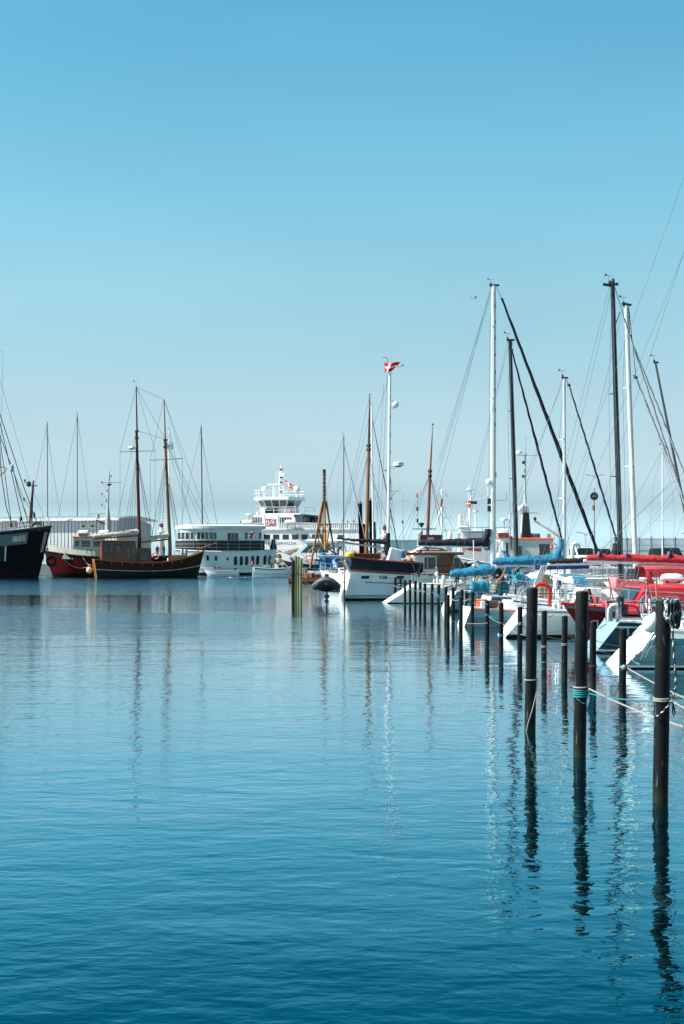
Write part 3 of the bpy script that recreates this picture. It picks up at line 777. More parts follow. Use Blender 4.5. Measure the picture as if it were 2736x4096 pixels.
far_yacht('small yacht with a thin pale mast near the mesh fence', 2650, 104, 1800, mast=ALU, hullm=BLUEP, L=9, r=.055)

# ---------------- red trawler
def trawler():
    d = 192; t = place('fishing_trawler', 'dark red trawler with a pale green wheelhouse and orange roof edge', 'fishing boat', 175, d, 186, 9.2)
    H = Hull(t, 18.4, 5.4, (2.9, 2.7, 3.6), (.4, 1.2), .75, (.92, .5), .8, 2.4, [-.8, -.02, .55, ('f', .55), ('f', .9), ('f', 1)], [ANTIFOUL, ANTIFOUL, RHULL, RHULL, BLACK])
    H.deck(GREY, .5); H.rail(BLACK, .08)
    H.patch(.62, .965, 1.005, 1.26, CREAM, 'bulwark', 1, -.05, 10); H.patch(.44, .615, 1.005, 1.35, M('brown_grey_plate', (.20, .17, .15), .6, .2, 1), 'side_plate', 1, -.05)
    GW = M('pale_green_paint', (.50, .55, .46), .5, .08, 1)
    z0, z1 = 2.4, gz(2150, d)
    x = lambda px: -(gx(px, d - 2.4) - t.location.x)
    house(t, x(402), x(275), 3.6, z0, z1, GW, 'wheelhouse', (.15, 0), .1, ORANGE, .15, .1, [(.04, .35, .56, .86), (.43, .73, .56, .86), (.78, .95, .56, .86)], GLASS, frame=GW, fw=[(.06, .35, .56, .86), (.38, .62, .56, .86), (.65, .94, .56, .86)])
    house(t, x(300), x(236), 3.4, z0, 3.55, GW, 'fore_coaming', (.4, 0), .2)
    H.lifeline(.9, .45, .97, 8, GALU, drop=-.6)
    # grey signal mast over the wheelhouse
    dm = d - 1; A = at(432, 2085, dm); T = at(440, 1878, dm)
    MB().tube([(A.x, A.y, z1 + .05), A, at(432, 2030, dm), at(436, 1900, dm), T], [.45, .38, .14, .09, .03], 10).build('signal_mast', GREY, t, world=True, smooth=50)
    MB().tube([at(408, 1930, dm), at(488, 1930, dm)], .04, 5).build('crosstree', GREY, t, world=True)
    MB().lathe([(.1, -.1), (.33, .02), (.33, .12), (.1, .2)], at(437, 1940, dm), 10).build('radar', DARK, t, world=True)
    for px, py in ((407, 1930), (407, 1975), (408, 2018), (428, 1962), (426, 2002), (444, 1905)):
        p = at(px, py, dm); q = at(434, py + 28, dm)
        bb = MB().lathe([(.06, -.12), (.09, 0), (.06, .14)], p, 8); bb.tube([p, q], .02, 4); bb.build('signal_lamp', DARK, t, world=True)
    MB().box(at(392, 2055, dm), (2.9, .16, .2)).build('radar_scanner', WHITE, t, world=True)
    MB().tube([at(392, 2055, dm), at(392, 2075, dm)], .22, 8).build('radar_pedestal', GREY, t, world=True)
    MB().tube([at(384, 2080, dm), at(422, 2098, dm)], .12, 6).build('derrick_arm', M('brown_red_paint', (.18, .07, .05), .5, .2, 2), t, world=True)
    MB().tube([at(346, 2215, d - 2.6), at(350, 2195, d - 2.6), at(362, 2200, d - 2.6), at(372, 2225, d - 2.6)], .06, 5).build('anchor_davit', DARK, t, world=True)
    p = at(206, 2246, d - 3.0)
    n = MB(); rings = []
    for i in range(17):
        a = 2 * math.pi * i / 16; c = Vector((math.cos(a) * .55, 0, math.sin(a) * .55)); dd = c.normalized()
        rings.append([p + c + dd * .2 * math.cos(2 * math.pi * j / 8) + Vector((0, .2 * math.sin(2 * math.pi * j / 8), 0)) for j in range(8)])
    n.loft(rings, cap=False); tag(n.build('tyre_fender', M('tyre_rubber', (.012, .012, .012), .8, .2, 4), smooth=60), 'black tyre fender hanging on the dark red hull', 'fender')
    raft('white and pink life raft canister on the orange edged wheelhouse roof', (gx(341, d), d - 1.2, z1 + .18), 1.5, .4, PINK)
    raft('white life raft canister beside the grey signal mast', (gx(424, d), d - 1.4, z1 + .18), 1.45, .4)
    rope(at(235, 2213, d - 2.9), at(362, 2262, 186), 1.0, ROPEW, 'pale mooring line sagging across the dark red hull', .045)
    rope(at(328, 2222, d - 2.9), at(364, 2262, 186), .3, ROPEW, 'short white line from the grey plate to the ketch transom', .05)
trawler()

# ---------------- black steel ship
def black_ship():
    d = 187; t = place('black_steel_ship', 'black steel ship with white bow railings and a high flared bow', 'ship', 206, d, 0, 13)
    H = Hull(t, 26, 7.2, (5.8, 5.55, 6.75), (.3, 1.7), .8, (.96, .25), 1.2, 2.9, [-1.2, -.02, .85, ('f', .4), ('f', .7), ('f', .93), ('f', 1)], [DRED, DRED, BHULL, BHULL, BHULL, BLACK], mid=.55, flare=1.25)
    H.deck(M('worn_deck_boards', (.20, .16, .12), .8, .2, 2), .1); H.rail(DARK, .14)
    X = lambda px: H.tx(gx(px, d - 3.2) - t.location.x)
    GB_ = M('blue_grey_plate', (.12, .145, .17), .55, .12, 1)
    H.patch(X(-40), X(106), .70, .94, GB_, 'bulkhead_panel', -1, .03, 10)
    H.patch(X(48), X(98), .765, .885, M('painted_reflection_pane', (.55, .48, .34), .12, .5, 1.5, streak=(2, 1, .3)), 'window', -1, .06, 6)  # cream streaks paint a sunlit reflection into the window colour
    H.patch(X(-40), X(18), .36, .69, BLACK, 'side_opening', -1, .02, 6)
    H.patch(X(20), X(26), .36, .69, LGREY, 'opening_post', -1, .05, 2)
    H.patch(.974, .990, .50, .90, M('pale_bow_streaks', (.26, .23, .17), .5, .5, 1.2, streak=(3, 1, .5)), 'bow_patch', -1, .012, 4)  # pale streaked patch laid on the bow flare near the stem
    H.lifeline(1.35, .76, .985, 9, WHITE, rows=(1, .66, .33), r=.045, name='bow_railing', inset=.93)
    # standing rigging down to the near rail
    dn = d - 2.8; L_ = lambda pts, r, nm='shroud', m=DWIRE: MB().tube([at(x, y, dn) for x, y in pts], r, 5).build(nm, m, t, world=True)
    L_([(-70, 1470), (0, 1658), (99, 1960), (136, 2059), (157, 2122)], .055, 'forestay')
    L_([(-70, 1500), (0, 1692), (44, 1882), (85, 2066), (99, 2112)], .055); L_([(-60, 1580), (0, 1742), (29, 1822), (51, 1875), (112, 2092)], .05)
    L_([(-40, 1500), (0, 1759), (24, 1930), (46, 2100)], .05); L_([(-20, 1640), (0, 1824), (7, 1912), (24, 2025), (48, 2100)], .06)
    L_([(52, 1870), (70, 1960), (118, 2090)], .03); L_([(52, 1880), (90, 1985), (136, 2060)], .03)
    L_([(-80, 1250), (0, 1522), (119, 1930), (176, 2066)], .022, 'topmast_stay', WIRE); L_([(12, 1408), (6, 1657), (0, 1900)], .02, 'halyard', WIRE)
    MB().tube([at(-78, 2120, d), at(-78, 1700, d), at(-78, 1180, d)], [.32, .28, .14], 12).build('mast', DKWOOD, t, world=True, smooth=50)
    MB().tube([at(-170, 1400, d), at(-78, 1401, d), at(13, 1403, d)], [.07, .1, .06], 6).build('yard', CREAM, t, world=True)
    MB().tube([at(-40, 1868, dn), at(12, 1868, dn), at(28, 1874, dn), at(20, 1885, dn), at(0, 1902, dn), at(-40, 1915, dn)], .07, 6).build('crosstree_hoop', YWOOD, t, world=True)
    MB().lathe([(.08, -.5), (.28, -.3), (.28, .3), (.06, .5)], at(47, 1872, dn), 8).build('block', GALU, t, world=True)
    for x, y in ((83, 2075), (137, 2060), (44, 2098)): MB().lathe([(.05, -.4), (.16, -.15), (.16, .15), (.05, .4)], at(x, y, dn), 8).build('deadeye', DWIRE, t, world=True)
    MB().tube([at(122, 2108, d), at(126, 2020, d), at(134, 1922, d)], [.26, .2, .1], 8).build('signal_mast', DKWOOD, t, world=True)
    MB().tube([at(108, 1943, d), at(150, 1943, d)], .06, 5).build('crosstree', DARK, t, world=True)
    MB().lathe([(.1, -.5), (.35, -.2), (.3, .1), (.05, .25)], at(115, 1932, d), 10).build('lantern', DARK, t, world=True)
    for x, y in ((100, 1923), (96, 1997)): MB().lathe([(.04, -.3), (.13, 0), (.1, .2)], at(x, y, d), 8).build('bell', DARK, t, world=True)
    MB().box(at(40, 2096, d), (1.6, 1.5, .8)).build('hatch', M('deck_house_tan', (.35, .28, .2), .6, .2, 2), t, world=True)
    MB().tube([at(118, 2106, d), at(140, 2092, d), at(175, 2096, d)], .3, 8).build('windlass', DARK, t, world=True)
black_ship()

# ---------------- wooden ketch
def ketch():
    d = 187; t = place('wooden_ketch', 'brown wooden two-masted ketch with furled cream sails and a long bowsprit', 'sailing ship', 597, d, 15, 0)
    H = Hull(t, 14.6, 4.3, (2.45, 1.95, 3.55), (.35, .9), .78, (.9, .4), .9, 2.2, [-.9, -.02, .3, ('f', .44), ('f', .47), ('f', .72), ('f', .96), ('f', 1)], [ANTIFOUL, GREENHULL, GREENHULL, M('worn_white_line', (.5, .46, .42), .6, .5, 4, streak=(.4, 1, 1)), WOOD, WOOD, TEAK], transom=YWOOD)
    H.deck(M('ship_deck_boards', (.30, .19, .1), .7, .2, 2), .5); H.rail(TEAK, .07, t0=.02, t1=.86); H.rail(YWOOD, .09, t0=.86, name='bow_rail')
    for uu in (.55, .63, .80, .88): H.rail(WOOD, .022, uu, off=.012, name='plank_seam')
    rq = random.Random(77)
    for k in range(16):
        xx = rq.uniform(-6.2, 5.2); yy = rq.uniform(-1.3, 1.3) * (1 if xx < 3 else .5); q = rq.random(); zd = 1.55 + (.5 if xx > 3 else 0)
        if q < .45: MB().box((xx, yy, zd + .3), (rq.uniform(.3, .8), rq.uniform(.3, .6), rq.uniform(.35, .7)), rz=rq.uniform(0, 3)).build('deck_box', rq.choice([OLDWOOD, DARK, WHITE, TEAK, BLUEP]), t, bevel=.04)
        elif q < .75: MB().lathe([(.14, 0), (.2, .04), (.22, .42), (.2, .45)], (xx, yy, zd), 12).build('bucket', rq.choice([RED, DARK, OLDWOOD, WHITE]), t)
        else:
            bb = MB()
            for w_ in range(5): bb.tube([(xx + .28 * math.cos(a_ * .7), yy + .28 * math.sin(a_ * .7), zd + .05 * w_) for a_ in range(10)], .03, 5)
            bb.build('rope_bundle', ROPEW if q < .88 else ROPED, t)
    for i in range(9): MB().tube([H.P(.06 + i * .09, H.dz(.06 + i * .09) * .97, -1, .03), H.P(.06 + i * .09, H.dz(.06 + i * .09) * .80, -1, .03)], .05, 5).build('bulwark_stay', YWOOD if i % 3 else OLDWOOD, t)
    # local x of a pixel on the centreline
    ca, sa = math.cos(R(15)), math.sin(R(15))
    def lx(px):
        k = (px - CX) / F; return (k * t.location.y - t.location.x) / (ca - k * sa)
    zz = lambda py: gz(py, d)
    house(t, lx(402), lx(548), 2.6, 1.5, zz(2166), M('wheelhouse_mahogany', (.13, .04, .013), .4, .35, 2, streak=(.3, 3, 3)), 'wheelhouse', (.35, .05), .12, TEAK, .15, .08, [(.05, .18, .52, .88), (.22, .34, .52, .88), (.40, .55, .48, .85), (.72, .82, .30, .8), (.86, .97, .5, .88)], GLASS, frame=WOOD, fw=[(.1, .45, .5, .85), (.55, .9, .5, .85)])
    house(t, lx(548) + .02, lx(606), 2.3, 1.4, zz(2194), M('wheelhouse_mahogany', (.13, .04, .013)), 'deck_cabin', (.2, 0), .1, TEAK, .08, .06, [(.2, .75, .35, .8)], GLASS, frame=WOOD)
    MB().box((lx(712), 0, 2.5), (2.4, 1.0, .9)).build('windlass', YWOOD, t, bevel=.05)
    MB().box((lx(700), .5, 2.35), (1.8, 1.2, .5)).build('tender_on_deck', WHITE, t, bevel=.1)
    for px in (727, 742): MB().box((lx(px), -.8, 3.15), (.22, .25, 1.1)).build('bitt', YWOOD, t)
    P = lambda px, py: at(px, py, t.location.y + lx(px) * sa)
    spar(t, P(790, 2200), P(866, 2171), .16, .07, OLDWOOD, 'bowsprit')
    MB().box(t.matrix_world.to_translation() * 0 + Vector((-7.15, 0, 1.6)), (.35, 1.0, 1.4)).build('stern_post', YWOOD, t)
    def mast(b, h, tp, mat, mat2, cross, yard, sails, shl):
        B_, Hh, T_ = P(*b), P(*h), P(*tp)
        MB().tube([(B_.x, B_.y, 1.4), B_, Hh], [.25, .24, .17], 10).build('lower_mast', mat, t, world=True, smooth=50)
        off = Vector((.14, 0, 0))
        MB().tube([Hh + Vector((0, 0, -1.2)) + off * .6, T_], [.13, .07], 8).build('topmast', mat2, t, world=True, smooth=50)
        for z in (-.1, -1.0): MB().lathe([(.26, -.12), (.28, 0), (.26, .12)], Hh + Vector((.03, 0, z)), 8).build('mast_band', DARK, t, world=True)
        MB().tube([P(*cross[0]), P(*cross[1])], .045, 5).build('crosstree', YWOOD, t, world=True)
        c0 = P(*yard)
        for (bx, by), sy in shl:
            A = c0 + Vector((0, sy * .15, 0))
            E_ = [P(bx - 9, by) + Vector((0, sy * 1.6, 0)), P(bx + 9, by) + Vector((0, sy * 1.6, 0))]
            s = MB()
            for e in E_: s.tube([A, e], .022, 4)
            for k in range(3, 26):
                f = k / 26; s.tube([A.lerp(E_[0], f), A.lerp(E_[1], f)], .014, 4)
            s.build('ratline_shroud', DWIRE, t, world=True)
        for cx_, cy_ in cross: wire(t, T_, P(cx_, cy_), 'topmast_shroud', r=.014); wire(t, P(cx_, cy_), P(cx_, 2140), 'backstay', r=.014)
        a, e, seed = sails
        cover(t, P(*a), P(*e), .45, .7, .5, SAIL, name='furled_sail', seed=seed); spar(t, P(a[0] - 4, a[1] + 4), P(e[0], e[1] + 6), .1, .11, OLDWOOD, 'boom')
        return T_, Hh
    T1, H1 = mast((558, 2180), (546, 1722), (545, 1548), DKWOOD, M('dark_red_spar', (.10, .016, .014), .5, .3, 3), [(480, 1808), (620, 1803)], (548, 1815), ((373, 2152), (556, 2136), 3), [((506, 2160), -1), ((612, 2160), -1), ((520, 2150), 1), ((598, 2150), 1)])
    T2, H2 = mast((680, 2185), (660, 1757), (656, 1597), OLDWOOD, YWOOD, [(601, 1841), (730, 1834)], (663, 1850), ((566, 2166), (678, 2150), 5), [((618, 2160), -1), ((722, 2165), -1), ((632, 2155), 1), ((705, 2155), 1)])
    wire(t, T1, T2, 'triatic_stay', r=.014); wire(t, H1, H2, 'spring_stay', r=.014)
    for px, py in ((866, 2171), (845, 2180), (800, 2196)):
        wire(t, H2, P(px, py), 'forestay', r=.018)
    wire(t, T2, P(866, 2171), 'topmast_stay', r=.014); wire(t, T1, H2, 'topmast_stay', r=.012); wire(t, H1, P(455, 2140), 'backstay', r=.014)
    vane(t, T1, 1.4)
    MB().lathe([(.2, -.15), (.5, 0), (.4, .2), (.05, .28)], P(526, 1792), 12).build('radar', WHITE, t, world=True, smooth=40)
    MB().tube([P(515, 1800), P(546, 1795)], .05, 4).build('radar_bracket', GALU, t, world=True)
    MB().lathe([(.28, -.5), (.34, 0), (.28, .35), (.05, .5)], P(684, 1783), 12).build('satellite_dome', WHITE, t, world=True, smooth=50)
    MB().tube([P(662, 1794), P(684, 1792)], .05, 4).build('dome_bracket', GALU, t, world=True)
    tag(MB().ball(at(357, 2281, d - 2), .40, 16, 1.1).build('ball_fender', BUFF, smooth=60), 'round buff fender hanging at the ketch stern', 'fender')
    person('person in a blue top standing on the ketch deck', tuple(P(630, 2232)), 1.75, R(-60), (.05, .16, .33), (.03, .03, .04))
    person('person in black clothes standing by the second ketch mast', tuple(P(657, 2232)), 1.8, R(200), (.015, .015, .017), (.02, .02, .022), pose='reach')
    p = P(632, 2222); lifering('red life jacket ring hung on the ketch rail', p + Vector((0, -2.2, 0)), .42, RED)
ketch()

# ---------------- white passenger ship
def passenger_ship():
    d = 207; t = place('passenger_ship', 'white passenger ship with a black canvas band and arched hull windows', 'ship', 700, d, 189, 7.35)
    H = Hull(t, 14.6, 5.6, (3.75, 3.45, 3.75), (.4, 2.6), .62, (.97, .6), .8, 3.6, [-.8, -.02, .42, ('f', .35), ('f', .8), ('f', 1)], [ANTIFOUL, BLACK, PAINT, PAINT, PAINT], mid=.5)
    H.deck(LGREY, .05); H.rail(WHITE, .07)
    H.rail(M('rub_strake_grey', (.5, .52, .54), .5, .1, 1), .05, .3)  # light grey rubbing strake low along the hull
    side = 1                                              # bow points left, so port faces the camera
    X = lambda px: H.tx(-(gx(px, d - 2.6) - t.location.x) / math.cos(R(8)))
    for px in (928, 951, 973, 998, 1019, 1050, 1070): H.patch(X(px + 6.5), X(px - 6.5), .42, .80, GLASS, 'window', side, .03, 6, round_=True)
    for px in (814, 849): H.patch(X(px + 5), X(px - 5), .62, .82, GLASS, 'window', side, .03, 4)
    H.patch(X(900), X(892), .62, .76, GLASS, 'porthole', side, .03, 6, round_=True)
    for px in (843, 862): H.patch(X(px + 3), X(px - 3), .28, .36, BLACK, 'bilge_outlet', side, .03, 4, round_=True)
    # deckhouse follows the hull's plan
    def ring(z, k, lo=.04, hi=.95, n=16):
        ts = [lerp(lo, hi, i / n) for i in range(n + 1)]
        a = [Vector((H.P(q, H.dz(q), -1, 0, k).x, H.P(q, H.dz(q), -1, 0, k).y, z)) for q in ts]; b = [Vector((p.x, -p.y, z)) for p in a[::-1]]
        return a + b
    z1 = 6.75
    MB().loft([ring(3.3, .93, .15), ring(z1, .93, .15)]).build('deckhouse', PAINT, t, smooth=30)
    MB().loft([ring(z1 + .003, 1.12, .11, 1.0), ring(z1 + .42, 1.12, .11, 1.0), ring(z1 + .62, .8, .2, .9)]).build('roof', M('roof_grey_white', (.62, .66, .68), .5, .06, 1), t, smooth=30)
    MB().loft([ring(3.62, .985, .12, 1.0), ring(5.02, .985, .12, 1.0)], cap=False).build('canvas_band', M('black_canvas', (.012, .014, .017), .7, .3, 1), t, smooth=30)
    rl = MB()
    for z in (5.1, 4.55, 4.05): rl.tube(ring(z, 1.0, .1, .995)[:17], .025, 4); rl.tube(ring(z, 1.0, .1, .995)[17:], .025, 4)
    for i in range(0, 34, 2):
        p = ring(3.6, 1.0, .1, .995)[i]; rl.tube([p, p + Vector((0, 0, 1.5))], .025, 4)
    rl.build('railing', LGREY, t)
    def hw(px0, px1, z0, z1_, nm='window', mt=GLASS, fr=WHITE, off=.03):
        n = 3; cs = []
        t0, t1 = X(px1), X(px0)
        a, b_ = H.P(t0, H.dz(t0), side, 0, .93), H.P(t1, H.dz(t1), side, 0, .93)
        nn = Vector((-(b_ - a).y, (b_ - a).x, 0)).normalized()
        if nn.y * side < 0: nn = -nn
        cs = [Vector((a.x, a.y, z0)), Vector((b_.x, b_.y, z0)), Vector((b_.x, b_.y, z1_)), Vector((a.x, a.y, z1_))]
        pane(t, [c + nn * off for c in cs], nn, mt, fr, nm, .09)
    for px in (708, 722, 739, 757, 782, 798, 814, 832, 846): hw(px - 7, px + 7, 5.15, 6.3)
    for px in (971, 993, 1027): hw(px - 6, px + 6, 5.2, 6.3)
    for px in (903, 917, 932): hw(px - 7, px + 7, 3.75, 6.25, 'glazed_door', GLASS)
    lifering('dark red life ring on the passenger ship wall', t.matrix_basis @ Vector((0, 0, 0)) if False else (gx(1011, d - 2.5), d - 2.75, gz(2142, d)), .42, M('maroon_paint', (.2, .02, .03), .5, .1, 3))
    # stern platform gear
    b = MB()
    for i in range(4): b.tube([(-7.4 + i * .5, 1.2, 3.7), (-7.4 + i * .5, 1.2, 5.3)], .04, 4)
    b.tube([(-7.6, 1.2, 5.3), (-5.7, 1.2, 5.3)], .04, 4); b.build('stern_rail', WHITE, t)
    MB().lathe([(.45, 0), (.5, .5), (.3, 1.0), (.35, 1.4), (.1, 1.6)], (-7.0, .4, 3.7), 10).build('stern_winch', DARK, t)
    ring_ = None
    # rowing boat alongside
    r = place('rowing_boat', 'small white rowing boat with a pink rim beside the passenger ship', 'rowing boat', 884, 202, 180, 0)
    h2 = Hull(r, 4.9, 1.6, (.8, .72, .98), (-.15, .55), .75, (.85, .5), .2, 2.2, [-.2, -.01, ('f', .35), ('f', .7), ('f', 1)], [LGREY, LGREY, WHITE, WHITE], n=14)
    h2.deck(GREY, .25); h2.rail(M('salmon_rim', (.6, .25, .2), .5, .1, 3), .035)
    for x in (-1, .6): MB().box((x, 0, .6), (.25, 1.2, .04)).build('thwart', OLDWOOD, r)
    MB().box((-2.0, 0, .85), (.4, .35, .5)).build('outboard', DARK, r, bevel=.06)
passenger_ship()
# ================================================================ ferry, breakwater, small craft
def ferry():
    d = 240; a = R(-12); t = thing('car_ferry', 'white double-ended car ferry with a central bridge tower and a red panel of white letters', 'ferry', (gx(1125, d), d, 0), a)
    FW = M('ferry_white', (.78, .79, .79), .45, .04, .6)
    z = lambda py: gz(py, d)
    def lxp(px, y=0.0):                                   # local x on the near side for a pixel
        k = (px - CX) / F; X0, Y0 = t.location.x - y * math.sin(a), t.location.y + y * math.cos(a)
        return (k * Y0 - X0) / (math.cos(a) - k * math.sin(a))
    xl, xr = lxp(752), lxp(1438); xm = (xl + xr) / 2
    b = MB()                                              # side plates with raised ends; local +x runs along the ferry, near side at y = 0
    b.prism([(xl - 2.0, 3.3), (xl - .6, 1.0), (xl + 2, -.8), (xr - 2, -.8), (xr + .6, 1.0), (xr + 2.4, 3.3), (xr - .4, 7.15), (xl + .3, 7.15)], (0, 0, 0), (1, 0, 0), (0, 0, 1), (0, 9.6, 0)); b.build('hull', FW, t, bevel=.05)
    MB().box((xm, 4.8, 7.2), (xr - xl - .8, 10.0, .14)).build('upper_deck', LGREY, t)
    def zat(px, py): x = lxp(px); return gz(py, d + x * math.sin(a))
    for p0, p1 in ((1006, 1033), (1055, 1080), (1092, 1117), (1130, 1155), (1168, 1194), (1206, 1231), (1248, 1273), (1279, 1304)):
        x0, x1 = lxp(p0), lxp(p1); pane(t, [Vector((x0, 0, 5.55)), Vector((x1, 0, 5.55)), Vector((x1, 0, 6.4)), Vector((x0, 0, 6.4))], Vector((0, -1, 0)), GLASS, None, 'window')
    x0, x1 = lxp(1350), lxp(1376); pane(t, [Vector((x0, 0, 5.4)), Vector((x1, 0, 5.4)), Vector((x1, 0, 6.3)), Vector((x0, 0, 6.3))], Vector((0, -1, 0)), GGLASS, GREY, 'side_door')
    text('D-ROERVIG.DK', 'lettering', t, .66, (lxp(1071), -.012, 4.66), (R(90), 0, 0), M('blue_black_lettering', (.02, .05, .10), .6, .1, 4), sx=1.12)
    b = MB()
    for k in range(3): b.tube([(lxp(1078), -.01, 3.0 + k * .02), (lxp(1420), -.01, 3.0 + k * .02)], .02, 4)
    # slatted bulwark panels along the upper deck
    def panel(p0, p1, z0, z1, name='slatted_bulwark', y=-.06):
        x0, x1 = lxp(p0), lxp(p1); bb = MB(); bb.box(((x0 + x1) / 2, y + .08, (z0 + z1) / 2), (x1 - x0, .03, z1 - z0 - .06)); bb.m = 1
        n = int((x1 - x0) / .34)
        for i in range(n + 1): bb.box((lerp(x0, x1, i / n), y + .04, (z0 + z1) / 2), (.13, .05, z1 - z0 - .1))
        bb.box(((x0 + x1) / 2, y + .04, z1 - .02), (x1 - x0 + .1, .14, .1)); bb.box(((x0 + x1) / 2, y + .04, z0 + .03), (x1 - x0 + .1, .1, .08))
        return bb.build(name, [M('bulwark_grey', (.42, .45, .46), .5, .08, 1), FW], t)
    panel(757, 962, 7.3, 8.35); panel(968, 1050, 7.3, 8.35); panel(1117, 1245, 7.3, 8.35); panel(1250, 1395, 7.3, 8.3)
    panel(1400, 1436, 7.0, 8.3, 'end_bulwark')
    # casing with two big rounded openings on the near side
    zt = 9.75
    def arch(p0, p1, po0, po1, slopeL, slopeR):
        x0, x1, a0, a1 = lxp(p0), lxp(p1), lxp(po0), lxp(po1); bb = MB(); zb = 7.25
        bb.prism([(x0, zb), (a0, zb), (a0 + slopeL * .75, 9.25), (a0 + slopeL * .75 + .25, 9.3), (a0 + slopeL + .3, 9.3), (a0 + slopeL + .3, zt), (x0 + slopeL, zt)], (0, -.01, 0), (1, 0, 0), (0, 0, 1), (0, .25, 0))
        bb.prism([(a1, zb), (x1, zb), (x1 - slopeR, zt), (a1 - slopeR - .3, zt), (a1 - slopeR - .3, 9.3), (a1 - slopeR * .75, 9.25)], (0, -.01, 0), (1, 0, 0), (0, 0, 1), (0, .25, 0))
        bb.box(((a0 + slopeL + a1 - slopeR) / 2, .115, (9.3 + zt) / 2), (a1 - a0 - slopeL - slopeR - .6, .25, zt - 9.3)); bb.build('casing_arch', FW, t)
        rr = MB()
        n = int((a1 - a0) / .42)
        for i in range(1, n): rr.tube([(lerp(a0, a1, i / n), .1, 8.35), (lerp(a0, a1, i / n), .1, 9.3)], .055, 4)
        rr.build('opening_bars', FW, t)
    arch(969, 1062, 978, 1050, 1.1, .15); arch(1114, 1198, 1116, 1186, .15, 1.1)
    x0, x1 = lxp(1062), lxp(1114)
    MB().box(((x0 + x1) / 2, 1.2, (7.25 + zt) / 2), (x1 - x0, 2.44, zt - 7.25)).build('stair_casing', FW, t, bevel=.04)
    MB().box((lxp(1085), 5.4, 8.4), (9.5, 5.4, 2.5)).build('inner_casing', LGREY, t)
    MB().box((lxp(1090), 4.9, zt + .1), (lxp(1195) - lxp(975), 9.4, .24)).build('bridge_deck', FW, t, bevel=.04)
    # passenger shelter, dark inside, on the right
    sx0, sx1 = lxp(1192, 4), lxp(1268, 4)
    b = MB(); b.box(((sx0 + sx1) / 2, 5.5, 9.55), (sx1 - sx0, 5, .3)); b.box(((sx0 + sx1) / 2, 7.6, 8.4), (sx1 - sx0, .2, 2.1)); b.m = 0
    for i in range(4): b.box((lerp(sx0, sx1 - .1, i / 3), 3.2, 8.4), (.16, .16, 2.1))
    b.build('shelter', M('shelter_dark', (.035, .045, .055), .5, .2, 1), t)
    # red panel with H/R
    xa, xb = lxp(1063), lxp(1102); za, zb = zat(1063, 2102), zat(1063, 2076)
    w_ = xb - xa; h_ = zb - za
    p = MB().box(((xa + xb) / 2, -.06, (za + zb) / 2), (w_, .06, h_)).build('emblem_panel', M('emblem_red', (.42, .02, .035), .5, .06, 2), t)
    EW = M('emblem_white', (.75, .74, .74), .5, .04, 3)
    Q = lambda u, v: Vector((xa + w_ * u, -.105, za + h_ * v))
    e = MB()
    bar = lambda pts: e.prism(pts, Q(0, 0), (w_, 0, 0), (0, 0, h_), (0, .02, 0))
    bar([(.05, .30), (.13, .30), (.13, .88), (.05, .88)]); bar([(.25, .30), (.33, .30), (.33, .88), (.25, .88)]); bar([(.131, .53), (.249, .53), (.249, .67), (.131, .67)])
    bar([(.05, .08), (.38, .08), (.66, .80), (.92, .80), (.92, .91), (.59, .91), (.33, .21), (.05, .21)])
    bar([(.64, .16), (.71, .16), (.71, .68), (.64, .68)]); bar([(.711, .58), (.84, .58), (.84, .68), (.711, .68)]); bar([(.84, .40), (.91, .44), (.91, .64), (.84, .68)]); bar([(.711, .33), (.84, .33), (.84, .42), (.711, .42)]); bar([(.79, .329), (.86, .16), (.94, .16), (.865, .329)])
    e.build('emblem_letters', EW, p)
    # bridge tower with outward leaning windows
    cx_, cy_ = lxp(1117, 3.2), 3.6
    base = MB().box((cx_, cy_, 10.3), (5.6, 5.2, 1.15)); base.build('bridge_base', FW, t, bevel=.05)
    lo, hi = (2.75, 2.5), (3.45, 3.1); zl, zh = 10.9, 12.25
    ch = .62
    oct_ = lambda hw, z: [Vector((cx_ + x * hw[0], cy_ + y * hw[1], z)) for x, y in ((-1, -ch), (-ch, -1), (ch, -1), (1, -ch), (1, ch), (ch, 1), (-ch, 1), (-1, ch))]
    A, B_ = oct_(lo, zl), oct_(hi, zh)
    MB().loft([A, B_]).build('wheelhouse', FW, t)
    for i in range(8):
        j = (i + 1) % 8
        n = (A[j] - A[i]).cross(B_[i] - A[i]).normalized()
        c = (A[i] + A[j]) / 2 - Vector((cx_, cy_, zl))
        if n.dot(c) < 0: n = -n
        wins = 3 if i in (1, 5) else 2 if i in (3, 7) else 1
        for k in range(wins):
            f0, f1 = (k + .06) / wins, (k + .94) / wins
            q = lambda f, v: A[i].lerp(A[j], f).lerp(B_[i].lerp(B_[j], f), v)
            pane(t, [q(f0, .1), q(f1, .1), q(f1, .94), q(f0, .94)], n, GGLASS if k != 1 else GLASS, None, 'bridge_window')
    ro = oct_((hi[0] + .5, hi[1] + .5), zh + .02); MB().loft([ro, [p + Vector((0, 0, .5)) for p in ro]]).build('bridge_roof', FW, t, bevel=.03)
    railing(t, [p + Vector((0, 0, .5)) for p in ro] + [ro[0] + Vector((0, 0, .5))], 1.15, FW, 'roof_railing', (1, .55), .045, 1.3)
    xL, xR = lxp(1008), lxp(1232, 3)
    railing(t, [(xL, .2, 9.97), (xR - 1.5, .2, 9.97)], 1.1, FW, 'bridge_railing', (1, .5), .045, 1.6)
    railing(t, [(cx_ + 4, 5.5, 9.97), (xR + .6, 5.5, 9.97)], 1.1, FW, 'bridge_railing', (1, .5), .045, 1.4)
    MB().box((lxp(1072), .9, 10.35), (1.3, .8, .8)).build('equipment_box', BLACK, t); MB().box((lxp(1100), .45, 10.4), (.6, .1, 1.0)).build('door', BLACK, t)
